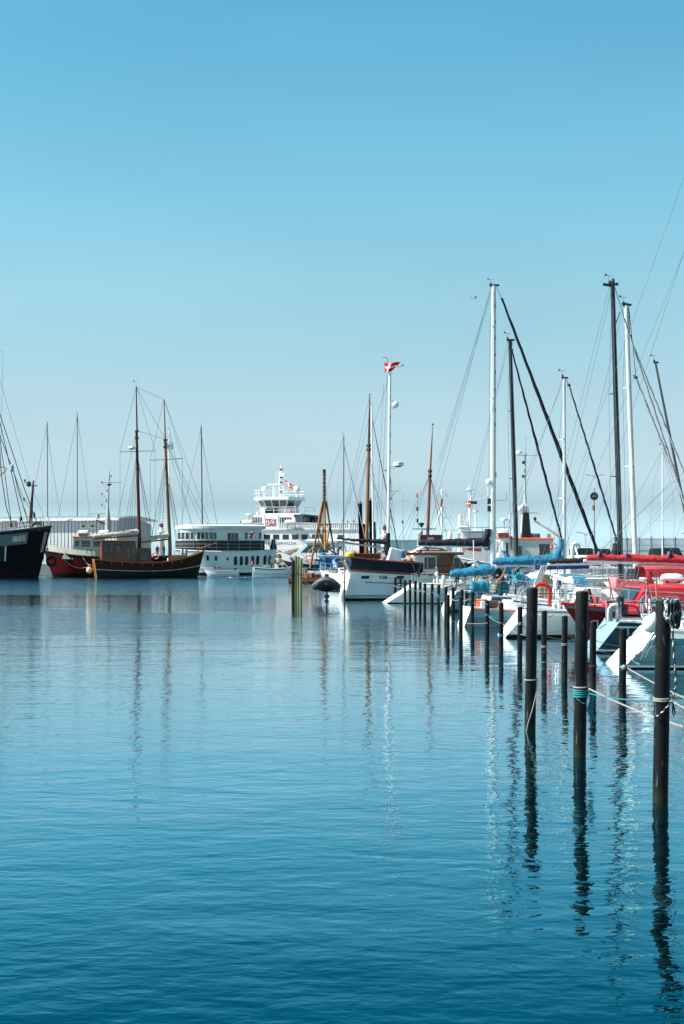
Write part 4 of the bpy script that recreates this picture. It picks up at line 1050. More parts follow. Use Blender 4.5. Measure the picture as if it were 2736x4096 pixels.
    MB().box((lxp(1163), .45, 10.35), (.35, .1, .85)).build('fire_locker', RED, t)
    # masts, radar, searchlights on the roof
    top = zh + .52; mx = lxp(1126, 3.6)
    b = MB(); b.tube([(mx, cy_, top), (mx, cy_, 22.4 - 1)], .22, 8)
    H_ = z(1880); b = MB()
    for s in (-1, 1): b.tube([(mx + s * .35, cy_, top), (mx + s * .28, cy_, H_)], .09, 6)
    for i in range(9): b.tube([(mx - .34, cy_, lerp(top + .4, H_ - .2, i / 8)), (mx + .34, cy_, lerp(top + .4, H_ - .2, i / 8))], .06, 4)
    b.tube([(mx, cy_, H_ - 1), (mx, cy_, z(1858))], .16, 8); b.build('lattice_mast', FW, t)
    b = MB()
    for zz in (z(1872), z(1905), z(1925), z(1965)): b.box((mx, cy_ - .15, zz), (.42, .25, .24))
    b.build('signal_lamp', DARK, t)
    b = MB(); x_ = lxp(1108, 3.6); b.tube([(x_ + .25, cy_, z(1956)), (x_ + .25, cy_, z(1882)), (x_ - .2, cy_, z(1882)), (x_ - .2, cy_, z(1956)), (x_ + .25, cy_, z(1956))], .06, 4); b.build('antenna_frame', FW, t)
    b = MB(); x_ = lxp(1095, 3.6); b.tube([(x_, cy_, top), (x_, cy_, z(1936))], .14, 6); b.build('radar_post', FW, t); MB().box((x_, cy_, z(1933)), (2.2, .3, .22)).build('radar_scanner', FW, t)
    for px in (1059, 1188):
        x_ = lxp(px, 1.5); q = t
        MB().tube([(x_, 1.2, top), (x_, 1.2, z(1965))], .12, 6).build('light_post', FW, t)
        b = MB(); b.X = Matrix.Translation((x_, 1.2, z(1957))) @ Matrix.Rotation(R(80), 4, 'Y'); b.lathe([(.3, -.45), (.5, -.3), (.55, .35), (.5, .4)], n=12); b.build('searchlight', FW, t, smooth=50)
    ball_ = MB().ball((lxp(1138, 3.6), cy_ - .2, z(1897)), .36, 10).build('satellite_dome', FW, t, smooth=60)
    for px in (1030, 905): MB().ball((lxp(px), .3, 7.6 if px == 905 else 9.95), .3, 10).build('deck_lamp', FW, t, smooth=60)
    # rafts on the near side, people, flag: things that ride on it
    wl = lambda px, y, zz: t.matrix_basis @ Vector((lxp(px, y), y, zz))
    m = Matrix.LocRotScale(t.location, t.rotation_euler, t.scale); wl = lambda px, y, zz: m @ Vector((lxp(px, y), y, zz))
    for px, s in ((990, 'before the opening nearer the passenger ship'), (1163, 'before the opening nearer the derrick')):
        r_ = raft('white canister life raft on a grey rack ' + s, wl(px, -.75, 8.0), 1.9, .42, rz=a)
        b = MB()
        for sx in (-.7, .7): b.tube([(sx, -.5, -.9), (sx, -.4, .1)], .06, 4); b.tube([(sx, .5, -.9), (sx, .4, .1)], .06, 4); b.tube([(sx, -.5, -.35), (sx, .6, -.35)], .06, 4)
        b.build('rack', GREY, r_)
    ppl = [(963, 4, 'purple', (.08, .03, .14)), (1011, 2.2, 'black', (.012, .012, .015)), (1020, 1.9, 'dark red', (.12, .02, .02)), (1026, 2.4, 'teal', (.02, .10, .12)), (1209, 3.4, 'brown', (.06, .05, .03)), (1226, 3.6, 'green', (.02, .07, .05)), (1235, 3.2, 'black', (.012, .012, .015)), (1253, 3.4, 'yellow brown', (.2, .14, .05)), (1266, 3.6, 'dark', (.02, .02, .02)), (1388, 3, 'pink', (.65, .04, .2)), (1416, 3, 'red', (.25, .03, .05))]
    for i, (px, y, nm, col) in enumerate(ppl):
        where = 'behind the ferry rail' if px < 1000 else 'behind the ferry bars' if px < 1100 else 'in the dark ferry shelter' if px < 1300 else 'on the open ferry deck'
        person('passenger in a %s top standing %s' % (nm, where), wl(px, y, 7.28), 1.72 + .05 * (i % 3), R(-90 + 40 * (i % 5) - 60), col, (.03, .03, .04), pose='reach' if nm == 'pink' else 'stand')
    flag('small red and white Danish flag flying from the ferry mast', wl(1141, 3.6, z(1914)), (1.35, -1.0, -1.1), (.15, 0, -.85), waves=.1)
    return t
ferry()

# boulders of the breakwater
BOULD = []
for k in range(5):
    rnd = random.Random(40 + k); b = MB(); rings = []; m = 10
    for i in range(7):
        f = i / 6; rr = .75 * math.sin(math.pi * (f * .94 + .03)) ** .7
        rings.append([(rr * math.cos(2 * math.pi * j / m) * rnd.uniform(.75, 1.2), rr * .8 * math.sin(2 * math.pi * j / m) * rnd.uniform(.75, 1.2), -.55 + 1.1 * f + rnd.uniform(-.08, .08)) for j in range(m)])
    b.loft(rings); BOULD.append(b)
BM = [None] * 5
rnd = random.Random(12)
MB().prism([(-13, -1), (22, -1), (22, 2.2), (-13, 2.2)], (0, 229, 0), (1, 0, 0), (0, 0, 1), (0, 5, 0)).build('breakwater_core', CONC)
o_ = bpy.data.objects['breakwater_core']; tag(o_, 'low stone core of the breakwater under the boulders', 'breakwater', kind='structure')
for row, (zc, dy, x0, x1) in enumerate(((2.8, 226.5, -13.5, 22), (2.0, 225.3, -13.5, 22), (1.2, 224.2, -13.5, 22), (3.2, 228, -12.5, 22))):
    x = x0
    while x < x1:
        k = rnd.randrange(5)
        if BM[k] is None:
            o = BOULD[k].build('boulder', M('granite_%d' % k, [(.30, .25, .19), (.25, .22, .19), (.36, .28, .21), (.20, .185, .17), (.31, .27, .235)][k], .9, .3, .8, bump=.1, bscale=2)); BM[k] = o
        else:
            o = BM[k].copy(); C.objects.link(o)
        o.location = (x, dy + rnd.uniform(-.3, .3), zc + rnd.uniform(-.2, .2)); o.rotation_euler = (rnd.uniform(-.4, .4), rnd.uniform(-.4, .4), rnd.uniform(0, 6.28)); s = rnd.uniform(.65, 1.25); o.scale = (s, s, s)
        tag(o, 'tan granite boulder heaped in the breakwater before the white ferry', 'boulder', 'boulders of the harbour breakwater')
        x += rnd.uniform(.9, 1.4)

# rusty sheet piles and harbour beacons
def sheet_pile(label, px0, px1, d, top, side):
    t = thing('sheet_pile', label, 'pile', (gx((px0 + px1) / 2, d), d, 0)); w = (px1 - px0) * d / F; h = gz(top, d)
    b = MB(); q = w / 2
    b.prism([(-q, 0), (-q * .45, .35), (q * .45, .35), (q, 0), (q, -.12), (q * .4, .22), (-q * .4, .22), (-q, -.12)], (0, 0, -1), (1, 0, 0), (0, 1, 0), (side * -.35, 0, h + 1)); b.build('tall_plate', RUST, t)
    b = MB(); b.prism([(0, 0), (w * .55, 0), (w * .55, .3), (0, .3)], (q * 1.0, 0, -1), (1, 0, 0), (0, 1, 0), (-.25, 0, h * .72 + 1)); b.build('short_plate', RUST, t)
    MB().box((side * -.3, 0, h + .03), (w * 1.25, .5, .12)).build('cap', DARK, t)
    MB().lathe([(.05, 0), (.12, .15), (.1, .3), (.02, .42)], (-side * .3, 0, h + .08), 6).build('pile_lamp', DARK, t)
    return t
sheet_pile('rusty brown sheet pile with a small lamp, between the derrick and the wooden mast', 1441, 1458, 206, 2016, 1)
sheet_pile('tallest rusty brown sheet pile, behind the wooden mast', 1483, 1500, 206, 2004, 1)
def beacon(label, px, d, top, base, cap, bz=0.0):
    t = thing('harbour_beacon', label, 'beacon', (gx(px, d), d, bz)); zb, zt = gz(base, d) - bz, gz(top, d) - bz; h = zt - zb
    MB().lathe([(.5, 0), (.5, zb)], (0, 0, 0), 10).build('base', CONC, t)
    MB().lathe([(.62, zb), (.48, zb + h * .4), (.66, zb + h * .42), (.66, zb + h * .5), (.36, zb + h * .56), (.33, zb + h * .7)], (0, 0, 0), 12).build('tower', WHITE, t, smooth=30)
    MB().lathe([(.33, zb + h * .7), (.33, zb + h * .84), (.4, zb + h * .85), (.1, zb + h * .95)], (0, 0, 0), 12).build('lantern', cap, t, smooth=30)
    MB().box((-.1, -.5, zb + h * .3), (.3, .1, .5)).build('window', GLASS, t)
    return t
beacon('white harbour beacon with a dark red and black top seen between the ketch masts', 645, 232, 2088, 2160, M('maroon_paint', (.2, .02, .03), .5, .1, 3))
beacon('white harbour beacon with a magenta top beside the flag mast', 1538, 235, 2092, 2190, M('magenta_lamp', (.22, .05, .12), .5, .1, 3))
q = thing('terminal_roof', 'long low white building roof beyond the breakwater', 'building', (gx(1575, 300), 300, 0))
MB().box((0, 0, 2.9), (9.5, 6, 5.8)).build('wall', WHITE, q); MB().box((0, -.1, 5.95), (10.5, 6.6, .22)).build('roof', LGREY, q)

# motor boat with a driver
def motorboat():
    d = 189; t = place('motor_boat', 'small white clinker motor boat with a windscreen and beige cockpit seats', 'motor boat', 1016, d, 12, -2.7)
    H = Hull(t, 5.5, 2.1, (1.35, 1.15, 1.45), (-.1, .7), .82, (.85, .4), .3, 2.2, [-.3, -.01, ('f', .25), ('f', .45), ('f', .62), ('f', .85), ('f', .95), ('f', 1)], [LGREY, WHITE, M('worn_white', (.55, .55, .5), .5, .15, 2), WHITE, WHITE, DARK, WHITE], n=14)
    H.deck(LGREY, .35); H.rail(WHITE, .05)
    house(t, .2, 2.1, 1.5, 1.1, 1.75, WHITE, 'cuddy', (.6, .1), .15, win=[(.12, .45, .25, .85), (.52, .85, .25, .85)], frame=GREY)
    b = MB(); b.tube([(-.3, -.85, 1.3), (.15, -.75, 2.05), (.15, .75, 2.05), (-.3, .85, 1.3)], .04, 5); b.tube([(.5, -.6, 1.75), (.15, -.75, 2.05)], .03, 4); b.tube([(.5, .6, 1.75), (.15, .75, 2.05)], .03, 4); b.build('windscreen_frame', DARK, t)
    MB().add([(.18, -.7, 2.0), (.5, -.6, 1.72), (.5, .6, 1.72), (.18, .7, 2.0)], [(0, 1, 2, 3)]).build('windscreen', GLASS, t)
    SEAT = M('beige_seat', (.45, .37, .29), .8, .1, 4)
    for y in (-.42, .42): MB().box((-1.1, y, 1.25), (.5, .6, .75), ry=-.2).build('seat', SEAT, t, bevel=.06)
    MB().box((-1.9, 0, 1.35), (.5, 1.5, .18)).build('aft_bench', OLDWOOD, t)
    MB().box((-1.55, -.75, 1.35), (1.6, .1, .12)).build('coaming', CREAM, t)
    m = Matrix.LocRotScale(t.location, t.rotation_euler, t.scale)
    person('boat driver in a pale shirt steering the small motor boat', m @ Vector((-.35, 0, 1.0)), 1.7, R(12), (.5, .5, .5), (.1, .1, .12), (.12, .05, .03), pose='reach')
    p = m @ Vector((-2.7, -.3, 1.2)); q = MB().tube([p, p + Vector((-.3, 0, 1.3))], .025, 5).build('flag_staff', DKWOOD); tag(q, 'short flag staff at the motor boat stern', 'flag staff')
    flag('dark red flag with a white cross hanging at the motor boat stern', p + Vector((-.3, -.03, 1.28)), (.28, -.3, -.75), (-.25, 0, -.55), waves=.1)
    b = MB()
    for i in range(10):
        x = -2.9 - i * .5; b.ball((x, random.uniform(-.5, .5), .0), .35 * (1 - i * .05), 8, .22)
    tag(b.build('wake_foam', M('white_foam', (.75, .78, .8), .9, .2, 6), t.parent), 'white wake foam behind the small motor boat', 'foam', kind='stuff')
    o = bpy.data.objects['wake_foam']; o.location = t.location; o.rotation_euler = t.rotation_euler
motorboat()

def motor_yacht():
    d = 213; t = place('motor_yacht', 'sleek white motor yacht with dark cabin windows and a black hull stripe', 'motor yacht', 1122, d, 176, 5.9)
    H = Hull(t, 12, 3.9, (2.1, 2.35, 3.3), (-.4, 1.7), .9, (.9, .3), .4, 2.3, [-.4, -.02, .3, ('f', .40), ('f', .66), ('f', 1)], [ANTIFOUL, BLACK, BLACK, M('black_hull_stripe', (.02, .022, .025), .25, .2, 1), WHITE])
    H.deck(WHITE, .03)
    house(t, -4.2, 4.5, 3.1, 2.4, 4.75, WHITE, 'cabin', (2.7, .5), .3, WHITE, .25, .35, [(.36, .56, .38, .90), (.58, .75, .38, .90), (.77, .90, .38, .84)], GGLASS, fw=[(.06, .48, .2, .9), (.52, .94, .2, .9)])
    b = MB(); b.tube([(-1.2, -1.2, 5.1), (-1.0, -1.0, 5.6), (-1.0, 1.0, 5.6), (-1.2, 1.2, 5.1)], .08, 6); b.build('radar_arch', WHITE, t)
    MB().lathe([(.2, 0), (.3, .15), (.25, .4), (.05, .5)], (-1.0, .4, 5.65), 10).build('radome', WHITE, t, smooth=50); MB().ball((-1.0, -.4, 5.9), .22, 8).build('satellite_dome', WHITE, t, smooth=60)
    H.lifeline(.6, .55, .98, 6, STEEL, rows=(1,))
motor_yacht()

# ---------------- derrick raft
def derrick():
    d = 152; t = thing('derrick_raft', 'wooden work raft carrying a tall varnished tripod derrick', 'work raft', (gx(1262, d), d, 0)); Lp = lambda px, py, dd=d: at(px, py, dd)
    b = MB(); b.box((0, 0, .18), (5.6, 4.0, .7))
    b.m = 1
    for i in range(14): b.box((-2.6 + i * .4, 0, .56), (.36, 4.1, .07))
    b.build('deck', [DKWOOD, OLDWOOD], t)
    MB().box((0, -2.1, .35), (5.7, .16, .3)).build('fender_beam', OLDWOOD, t)
    leg = lambda a, b_, r, nm='leg', m=OLDWOOD: MB().tube([a, b_], r, 8).build(nm, m, t, world=True, smooth=50)
    leg(Lp(1240, 2275, d - 1.6), Lp(1291, 2005, d - .1), .13); leg(Lp(1338, 2215, d + 1.0), Lp(1303, 2003, d + .1), .11); leg(Lp(1301, 2200, d - 1.2), Lp(1297, 2003, d), .15, 'leg', YWOOD)
    leg(Lp(1292, 2225, d + 1.5), Lp(1296, 1998, d + .3), .13, 'leg', DKWOOD)
    leg(Lp(1296, 2015), Lp(1297, 1887), .17, 'mast_pole', M('derrick_pole', (.16, .065, .03), .6, .4, 4, streak=(3, 3, .4)))
    leg(Lp(1297, 2192), Lp(1270, 2105, d - .8), .11, 'brace', YWOOD); leg(Lp(1306, 2185), Lp(1317, 2105, d + .6), .11, 'brace', YWOOD)
    leg(Lp(1268, 2098, d - 1), Lp(1322, 2098, d + .5), .10, 'crossbar', YWOOD); leg(Lp(1251, 2192, d - 1.4), Lp(1334, 2193, d + .9), .11, 'crossbar', YWOOD)
    leg(Lp(1252, 2212, d - 1.4), Lp(1272, 2196, d - 1.2), .08, 'brace', OLDWOOD); leg(Lp(1338, 2213, d + .9), Lp(1314, 2196, d + .6), .08, 'brace', OLDWOOD)
    leg(Lp(1258, 2290, d - 1), Lp(1293, 2010, d), .05, 'tackle', DWIRE); leg(Lp(1282, 2188, d), Lp(1270, 2120, d), .03, 'tackle', DWIRE); wire(t, Lp(1298, 1920), Lp(1330, 2170), 'stay', DWIRE, .025)
    b = MB()
    for i in range(12): b.box(Lp(1302.5, 2012 + i * 3.0), (.05, .05, .09), rz=i % 2 * 1.57)
    b.build('chain', DARK, t, world=True)
    for i in range(7): MB().lathe([(.19, -.05), (.2, 0), (.19, .05)], Lp(1297, 1900 + i * 16), 8).build('iron_band', DARK, t, world=True)
    MB().box(Lp(1297, 1885), (.34, .3, .4)).build('pole_head', DARK, t, world=True)
    # cabin frame, chairs and gear on the raft
    b = MB()
    for x0 in (-2.4, -1.1, 1.5, 2.2):
        for y in (-1.6, -.6): b.tube([(x0, y, .6), (x0, y, 1.5)], .06, 5)
        b.tube([(x0, -1.6, 1.45), (x0, -.6, 1.45)], .05, 5); b.tube([(x0, -1.6, 1.05), (x0, -.6, 1.05)], .05, 5)
    b.tube([(-2.4, -1.6, 1.45), (-1.1, -1.6, 1.45)], .05, 5); b.tube([(1.5, -1.6, 1.5), (2.2, -1.6, 1.5)], .05, 5)
    b.build('wooden_rail', YWOOD, t)
    for x, y, sz, m_ in ((-1.9, -.8, (.8, .7, .6), WHITE), (-.6, -1.2, (.9, .6, .5), OLDWOOD), (-1.2, .2, (.7, .6, 1.0), GREY), (.2, -1.4, (.7, .5, .35), TEAK), (1.8, -1.1, (.6, .5, .5), YWOOD)):
        MB().box((x, y, .6 + sz[2] / 2), sz, rz=x).build('deck_box', m_, t, bevel=.04)
    # tarpaulin tent
    rnd = random.Random(5); b = MB(); rings = []
    for i in range(15):
        f = i / 14; x = lerp(gx(1276, d), gx(1347, d), f); row = []
        for j in range(9):
            g = j / 8; y = lerp(d - 1.75 + .5 * math.sin(f * 3), d - .2, g) - .25 * math.sin(g * 3.14) * 0
            zt_ = gz(2215, d) + .12 * math.sin(f * 9); zb_ = gz(2285 - 12 * f, d)
            row.append((x + rnd.uniform(-.04, .04) + .25 * (1 - g) * (f - .2), y + .10 * math.sin(i * 1.3 + j), lerp(zb_, zt_, sm(g ** .75)) + rnd.uniform(-.06, .06)))
        rings.append(row)
    b.loft(rings, cap=False, closed=False); o = b.build('tarpaulin', TARP, smooth=60); s = o.modifiers.new('thickness', 'SOLIDIFY'); s.thickness = .02
    tag(o, 'crumpled blue tarpaulin hung over gear on the derrick raft', 'tarpaulin')
    lifering('orange life ring hung beside the derrick leg', at(1236, 2235, d - 1.2), .36, ORANGE)
    person('person in dark clothes bending over beyond the derrick raft', at(1352, 2236, d + 4), 1.75, R(20), (.02, .02, .025), (.02, .02, .03), pose='lean')
    q = MB().box(at(1352, 2245, d + 4) + Vector((0, 0, -.3)), (4, 2, .5)).build('float', OLDWOOD); tag(q, 'low wooden float behind the derrick raft', 'float')
derrick()
# ================================================================ wooden cutters and fishing boats in the middle distance
def cutter(label, pm, d, top, tpx, base, hound, mat, L=13, bow=0, hullm=None, r=.2, dx=.8):
    t = place('wooden_cutter', label, 'sailing ship', pm, d, bow, dx)
    H = Hull(t, L, 3.9, (1.9, 1.5, 2.5), (.3, .8), .75, (.9, .4), .7, 2.2, [-.7, -.02, .25, ('f', .7), ('f', .93), ('f', 1)], [ANTIFOUL, GREENHULL, hullm or WOOD, hullm or WOOD, TEAK], n=14)
    H.deck(OLDWOOD, .3); H.rail(TEAK, .06)
    house(t, -1.6, .4, 2.1, 1.3, 2.3, TEAK, 'deck_cabin', (.2, .1), .1, WOOD, .1, .06, [(.15, .45, .4, .8), (.55, .85, .4, .8)], GLASS, frame=WOOD)
    A = at(base[0], base[1], d); Bp = at(*hound, d); T_ = at(tpx, top, d)
    MB().tube([(A.x, A.y, 1.2), A, Bp, A.lerp(Bp, 1.0) + (Bp - A).normalized() * .6], [r * 1.1, r, r * .85, r * .6], 10).build('lower_mast', mat, t, world=True, smooth=50)
    MB().tube([Bp, Bp.lerp(T_, .5), T_], [r * .7, r * .5, r * .18], 8).build('topmast', mat if mat is not OLDWOOD else DKWOOD, t, world=True, smooth=50)
    for z in (0, .5): MB().lathe([(r * 1.15, -.15), (r * 1.3, 0), (r * 1.1, .15)], Bp + Vector((0, 0, z - .1)), 8).build('mast_band', DARK, t, world=True)
    MB().lathe([(.06, 0), (.12, .08), (.05, .16)], T_, 6).build('truck', DARK, t, world=True)
    return t, A, Bp, T_
t, A, Bp, T_ = cutter('wooden cutter with a tall weathered brown mast behind the flag mast', 1473, 172, 1581, 1479, (1466, 2190), (1475, 1795), OLDWOOD, L=12, dx=-3.2, r=.23)
for dx in (-2.6, -2.2, -1.8): wire(t, Bp, A + Vector((dx, 0, -.8)), 'shroud', r=.02)
for dx in (2.0, 2.6): wire(t, Bp, A + Vector((dx, 0, -.8)), 'shroud', DWIRE, r=.02)
wire(t, A.lerp(Bp, .78), A + Vector((4.2, 0, -.8)), 'forestay', DWIRE, .025); wire(t, T_, A + Vector((-3.6, 0, 0)), 'backstay', r=.01)
t, A, Bp, T_ = cutter('wooden cutter with a red-brown varnished mast and a dark wheelhouse', 1715, 146, 1700, 1731, (1710, 2160), (1720, 1900), M('red_brown_mast', (.19, .045, .015), .4, .35, 4, streak=(3, 3, .3)), L=11.5, r=.17, dx=1.0)
for dx in (-3.4, -2.8, -2.2): wire(t, Bp, A + Vector((dx, 0, -.8)), 'shroud', r=.022)
for dx in (1.7, 2.3): MB().tube([Bp, A + Vector((dx, 0, -.6))], .03, 4).build('shroud', DWIRE, t, world=True)
d = 146
MB().box(at(1722, 2153, d) + Vector((0, 0, -.3)), (2.2, 2, 1.3)).build('wheelhouse', DKWOOD, t, world=True, bevel=.03); MB().box(at(1721, 2155, d) + Vector((0, -1.02, 0)), (.65, .04, .3)).build('wheelhouse_window', LGLASS, t, world=True)
MB().box(at(1698, 2116, d), (2.4, .2, .18)).build('radar_scanner', LGREY, t, world=True); MB().ball(at(1680, 2130, d), .24, 10).build('satellite_dome', WHITE, t, world=True, smooth=60)
MB().tube([at(1690, 2158, d), at(1690, 2116, d)], .05, 5).build('radar_post', GALU, t, world=True); MB().lathe([(.05, -.25), (.28, .05), (.3, .2), (.1, .25)], at(1686, 2100, d), 8).build('horn', DARK, t, world=True)
# signal pole
def signal_pole(label, px, d, top, base, lamps, bars=(), bz=0.0, mat=None, tilt=0.0):
    t = thing('signal_pole', label, 'pole', (gx(px, d), d, bz)); h = gz(top, d) - bz
    MB().tube([(0, 0, 0), (tilt, 0, h)], .045, 6).build('pole', mat or GALU, t)
    for py, m_, s in lamps:
        zz = gz(py, d) - bz; MB().lathe([(.06, -.22), (.11, -.15), (.11, .15), (.05, .22)], (tilt * zz / h - .04, 0, zz), 8).build('lamp', m_, t)
    for py, w in bars:
        zz = gz(py, d) - bz; MB().tube([(-w, 0, zz - .35), (-w, 0, zz), (w, 0, zz), (w, 0, zz - .35)], .035, 4).build('crossbar', mat or GALU, t)
    return t
signal_pole('thin signal pole with an orange lamp on top near the red-brown mast', 1677, 148, 1982, 2160, [(1981, ORANGE, 1), (2035, DARK, 1), (2082, DARK, 1)], tilt=-.2)
signal_pole('bare pole with a plain crossbar standing alone between the masts', 1612, 190, 1978, 2200, [(2088, DARK, 1)], [(2004, .85)])

# white fishing boats
def fishing_boat(label, px, d, heading, L, z, house_px, house_py, roofm, wallm, hullm, wins, dx=0, hz0=1.3, name='fishing_boat', B=4.2):
    railm = LGREY
    t = place(name, label, 'fishing boat', px, d, heading, dx)
    H = Hull(t, L, B, z, (.3, 1.0), .8, (.92, .5), .7, 2.2, [-.7, -.02, .25, ('f', .8), ('f', .92), ('f', 1)], [ANTIFOUL, ANTIFOUL, hullm, hullm, railm], n=14)
    H.deck(GREY, .4); H.rail(railm, .07)
    c = -1 if heading > 90 else 1
    X = lambda p: c * (gx(p, d - 1.4) - t.location.x)
    x0, x1 = sorted((X(house_px[0]), X(house_px[1])))
    house(t, x0, x1, 2.8, hz0, gz(house_py, d), wallm, 'wheelhouse', (.3, .05), .1, roofm, .2, .12, wins, GLASS, frame=LGREY, fw=[(.08, .32, .5, .88), (.38, .62, .5, .88), (.68, .92, .5, .88)])
    return t, H
d = 172
t, H = fishing_boat('white fishing boat with a tall white tripod mast and red pennant', 1765, d, 180, 12, (1.9, 1.6, 2.4), (1745, 1810), 2190, WHITE, WHITE, BLUEP, [(.1, .4, .5, .85), (.55, .9, .5, .85)])
MB().tube([at(1767, 2190, d), at(1767, 2060, d), at(1767, 1972, d)], [.16, .12, .08], 8).build('mast', WHITE, t, world=True, smooth=50)
for q in ((1727, 2140), (1812, 2120)): MB().tube([at(1768, 2028, d), at(*q, d)], .08, 6).build('mast_leg', WHITE, t, world=True)
MB().prism([(-1.3, .12), (1.3, .12), (1.3, .04), (.15, -.3), (-.15, -.3), (-1.3, .04)], at(1768, 1983, d) + Vector((0, -.1, 0)), (1, 0, 0), (0, 0, 1), (0, .25, 0)).build('antenna_platform', WHITE, t, world=True)
for py in (2028, 2071):
    MB().tube([at(1727, py, d), at(1811, py, d)], .05, 5).build('crossbar', WHITE, t, world=True)
    for px in (1735, 1801): MB().tube([at(px, py, d), at(px, py - 12, d)], .045, 4).build('antenna', WHITE, t, world=True)
MB().lathe([(.1, 0), (.14, .2), (.22, .3), (.05, .4)], at(1767, 1972, d), 8).build('mast_lamp', WHITE, t, world=True)
for px, h in ((1781, 25), (1799, 60), (1738, 40)): MB().tube([at(px, 1981, d), at(px, 1981 - h, d)], .03, 4).build('whip_antenna', WHITE, t, world=True)
tag(MB().prism([(0, 0), (.25, 0), (.1, -.9), (-.1, -1.0)], at(1764, 1996, d) + Vector((0, -.2, 0)), (1, 0, 0), (0, 0, 1), (0, .02, 0)).build('pennant', cloth_flag('flag_red', (.72, .045, .02))), 'limp red pennant hanging under the white antenna platform', 'flag')
d = 160
t, H = fishing_boat('white workboat with a white wheelhouse, twin radar posts and a red deck crane', 1880, d, 180, 13, (2.1, 1.8, 2.7), (1832, 1870), 2112, WHITE, WHITE, WHITE, [(.25, .75, .62, .82)], hz0=1.5)
house(t, -2.6, 1.1, 3.0, 1.5, gz(2126, d), WHITE, 'deckhouse', (.1, .1), .1, WHITE, .15, .1, [(.12, .3, .5, .8), (.5, .68, .5, .8)], GLASS)
MB().tube([at(1880, 2140, d), at(1881, 2040, d), at(1884, 1960, d)], [.15, .12, .07], 8).build('mast', WHITE, t, world=True, smooth=50)
MB().tube([at(1874, 2140, d), at(1875, 2040, d), at(1876, 1940, d)], .05, 6).build('mast_pole', WHITE, t, world=True)
MB().lathe([(.1, -.1), (.5, 0), (.5, .06), (.1, .1)], at(1882, 1959, d), 10).build('antenna_disc', WHITE, t, world=True)
MB().tube([at(1902, 2125, d), at(1902, 2052, d)], .11, 8).build('radar_post', WHITE, t, world=True); MB().lathe([(.12, -.15), (.34, -.1), (.34, .12), (.1, .18)], at(1903, 2045, d), 10).build('radome', WHITE, t, world=True, smooth=50)
for q in ((1867, 2110), (1856, 2125)): MB().tube([at(1879, 2050, d), at(*q, d)], .04, 5).build('mast_stay', WHITE, t, world=True)
MB().box(at(1894, 2011, d), (.8, .25, .3)).build('floodlight', DARK, t, world=True); MB().tube([at(1878, 2004, d), at(1910, 2006, d)], .04, 4).build('crossbar', GALU, t, world=True)
MB().lathe([(.2, -.5), (.3, -.2), (.2, .2), (.25, .5), (.12, .7)], at(1841, 2085, d), 10).build('searchlight', WHITE, t, world=True, smooth=50)
b = MB(); pts = [at(1884, 2105, d - 1.4), at(2050, 2105, d - 1.4)]
MB().box(at(1800, 2122, d), (1.8, .2, .22)).build('radar_scanner', WHITE, t, world=True); MB().lathe([(.25, -.6), (.3, 0), (.2, .4), (.05, .5)], at(1800, 2140, d), 10).build('satellite_dome', WHITE, t, world=True, smooth=50)
MB().tube([at(1850, 2200, d - 2.2), at(1865, 2190, d - 2.2), at(1925, 2197, d - 2.2)], .28, 6).build('deck_crane', M('red_crane_paint', (.5, .04, .04), .5, .1, 2), t, world=True)
for i in range(4): MB().box(at(1852 + i * 4.5, 2198 + i * 2, d - 2.5), (.06, .06, .9), ry=.5).build('warning_stripe', WHITE, t, world=True)
flag('Danish flag on the white workboat mast, limp and half folded', at(1864, 2003, d), (.45, -.35, -.05), (.05, 0, -.62), waves=.03)
# pilot or rescue vessel with orange trim
d = 150
t, H = fishing_boat('white rescue vessel with orange trim and a black panelled mast', 2105, d, 180, 15, (2.2, 1.9, 2.8), (1990, 2045), 2152, ORANGE, WHITE, LGREY, [(.2, .45, .35, .85)], hz0=1.6, name='rescue_vessel')
X = lambda p: -(gx(p, d - 1.6) - t.location.x)
house(t, X(2222), X(2046), 3.2, 1.6, gz(2158, d), M('warm_grey_paint', (.45, .45, .44), .5, .08, 1), 'deckhouse', (.05, .25), .1, ORANGE, .15, .1, [(.08, .36, .45, .85), (.75, .9, .1, .8)], GLASS, frame=LGREY)
railing(t, [(X(2220), 1.6, 1.9), (X(1985), 1.6, 1.9)], 1.0, WHITE, 'railing', (1, .5), .03, 1.0)
A, T_ = at(2104, 2158, d), at(2102, 1960, d)
b = MB(); rings = []
for py, w in ((2152, 17), (2100, 14), (2050, 10)): c = at(2104, py, d); q = w * d / F; rings.append([c + Vector((x * q, y * q, 0)) for x, y in ((-1, -1), (1, -1), (1, 1), (-1, 1))])
b.loft(rings); b.build('mast_panel', BLACK, t, world=True)
for s in (-1, 1): MB().tube([at(2104 + s * 19.5, 2155, d), at(2102 + s * 10.5, 2025, d)], .07, 6).build('mast_leg', WHITE, t, world=True)
MB().tube([at(2102, 2050, d), at(2100, 1965, d), at(2101, 1850, d), at(2102, 1745, d)], [.22, .13, .1, .04], 8).build('mast', GALU, t, world=True, smooth=50)
MB().tube([at(2035, 2052, d), at(2165, 2052, d)], .05, 5).build('crossbar', LGREY, t, world=True); MB().tube([at(2037, 1820, d), at(2172, 1822, d)], .05, 5).build('crossbar', LGREY, t, world=True)
MB().lathe([(.15, -.16), (.36, -.1), (.36, .12), (.1, .2)], at(2077, 1810, d), 12).build('radome', WHITE, t, world=True, smooth=50)
for py in (1850, 1880, 1905): MB().box(at(2093, py, d), (.22, .22, .3)).build('signal_lamp', WHITE if py == 1880 else DARK, t, world=True)
MB().ball(at(2083, 2034, d), .33, 10).build('satellite_dome', WHITE, t, world=True, smooth=60); MB().box(at(2102, 2020, d), (.7, .4, .3)).build('radar_scanner', WHITE, t, world=True)
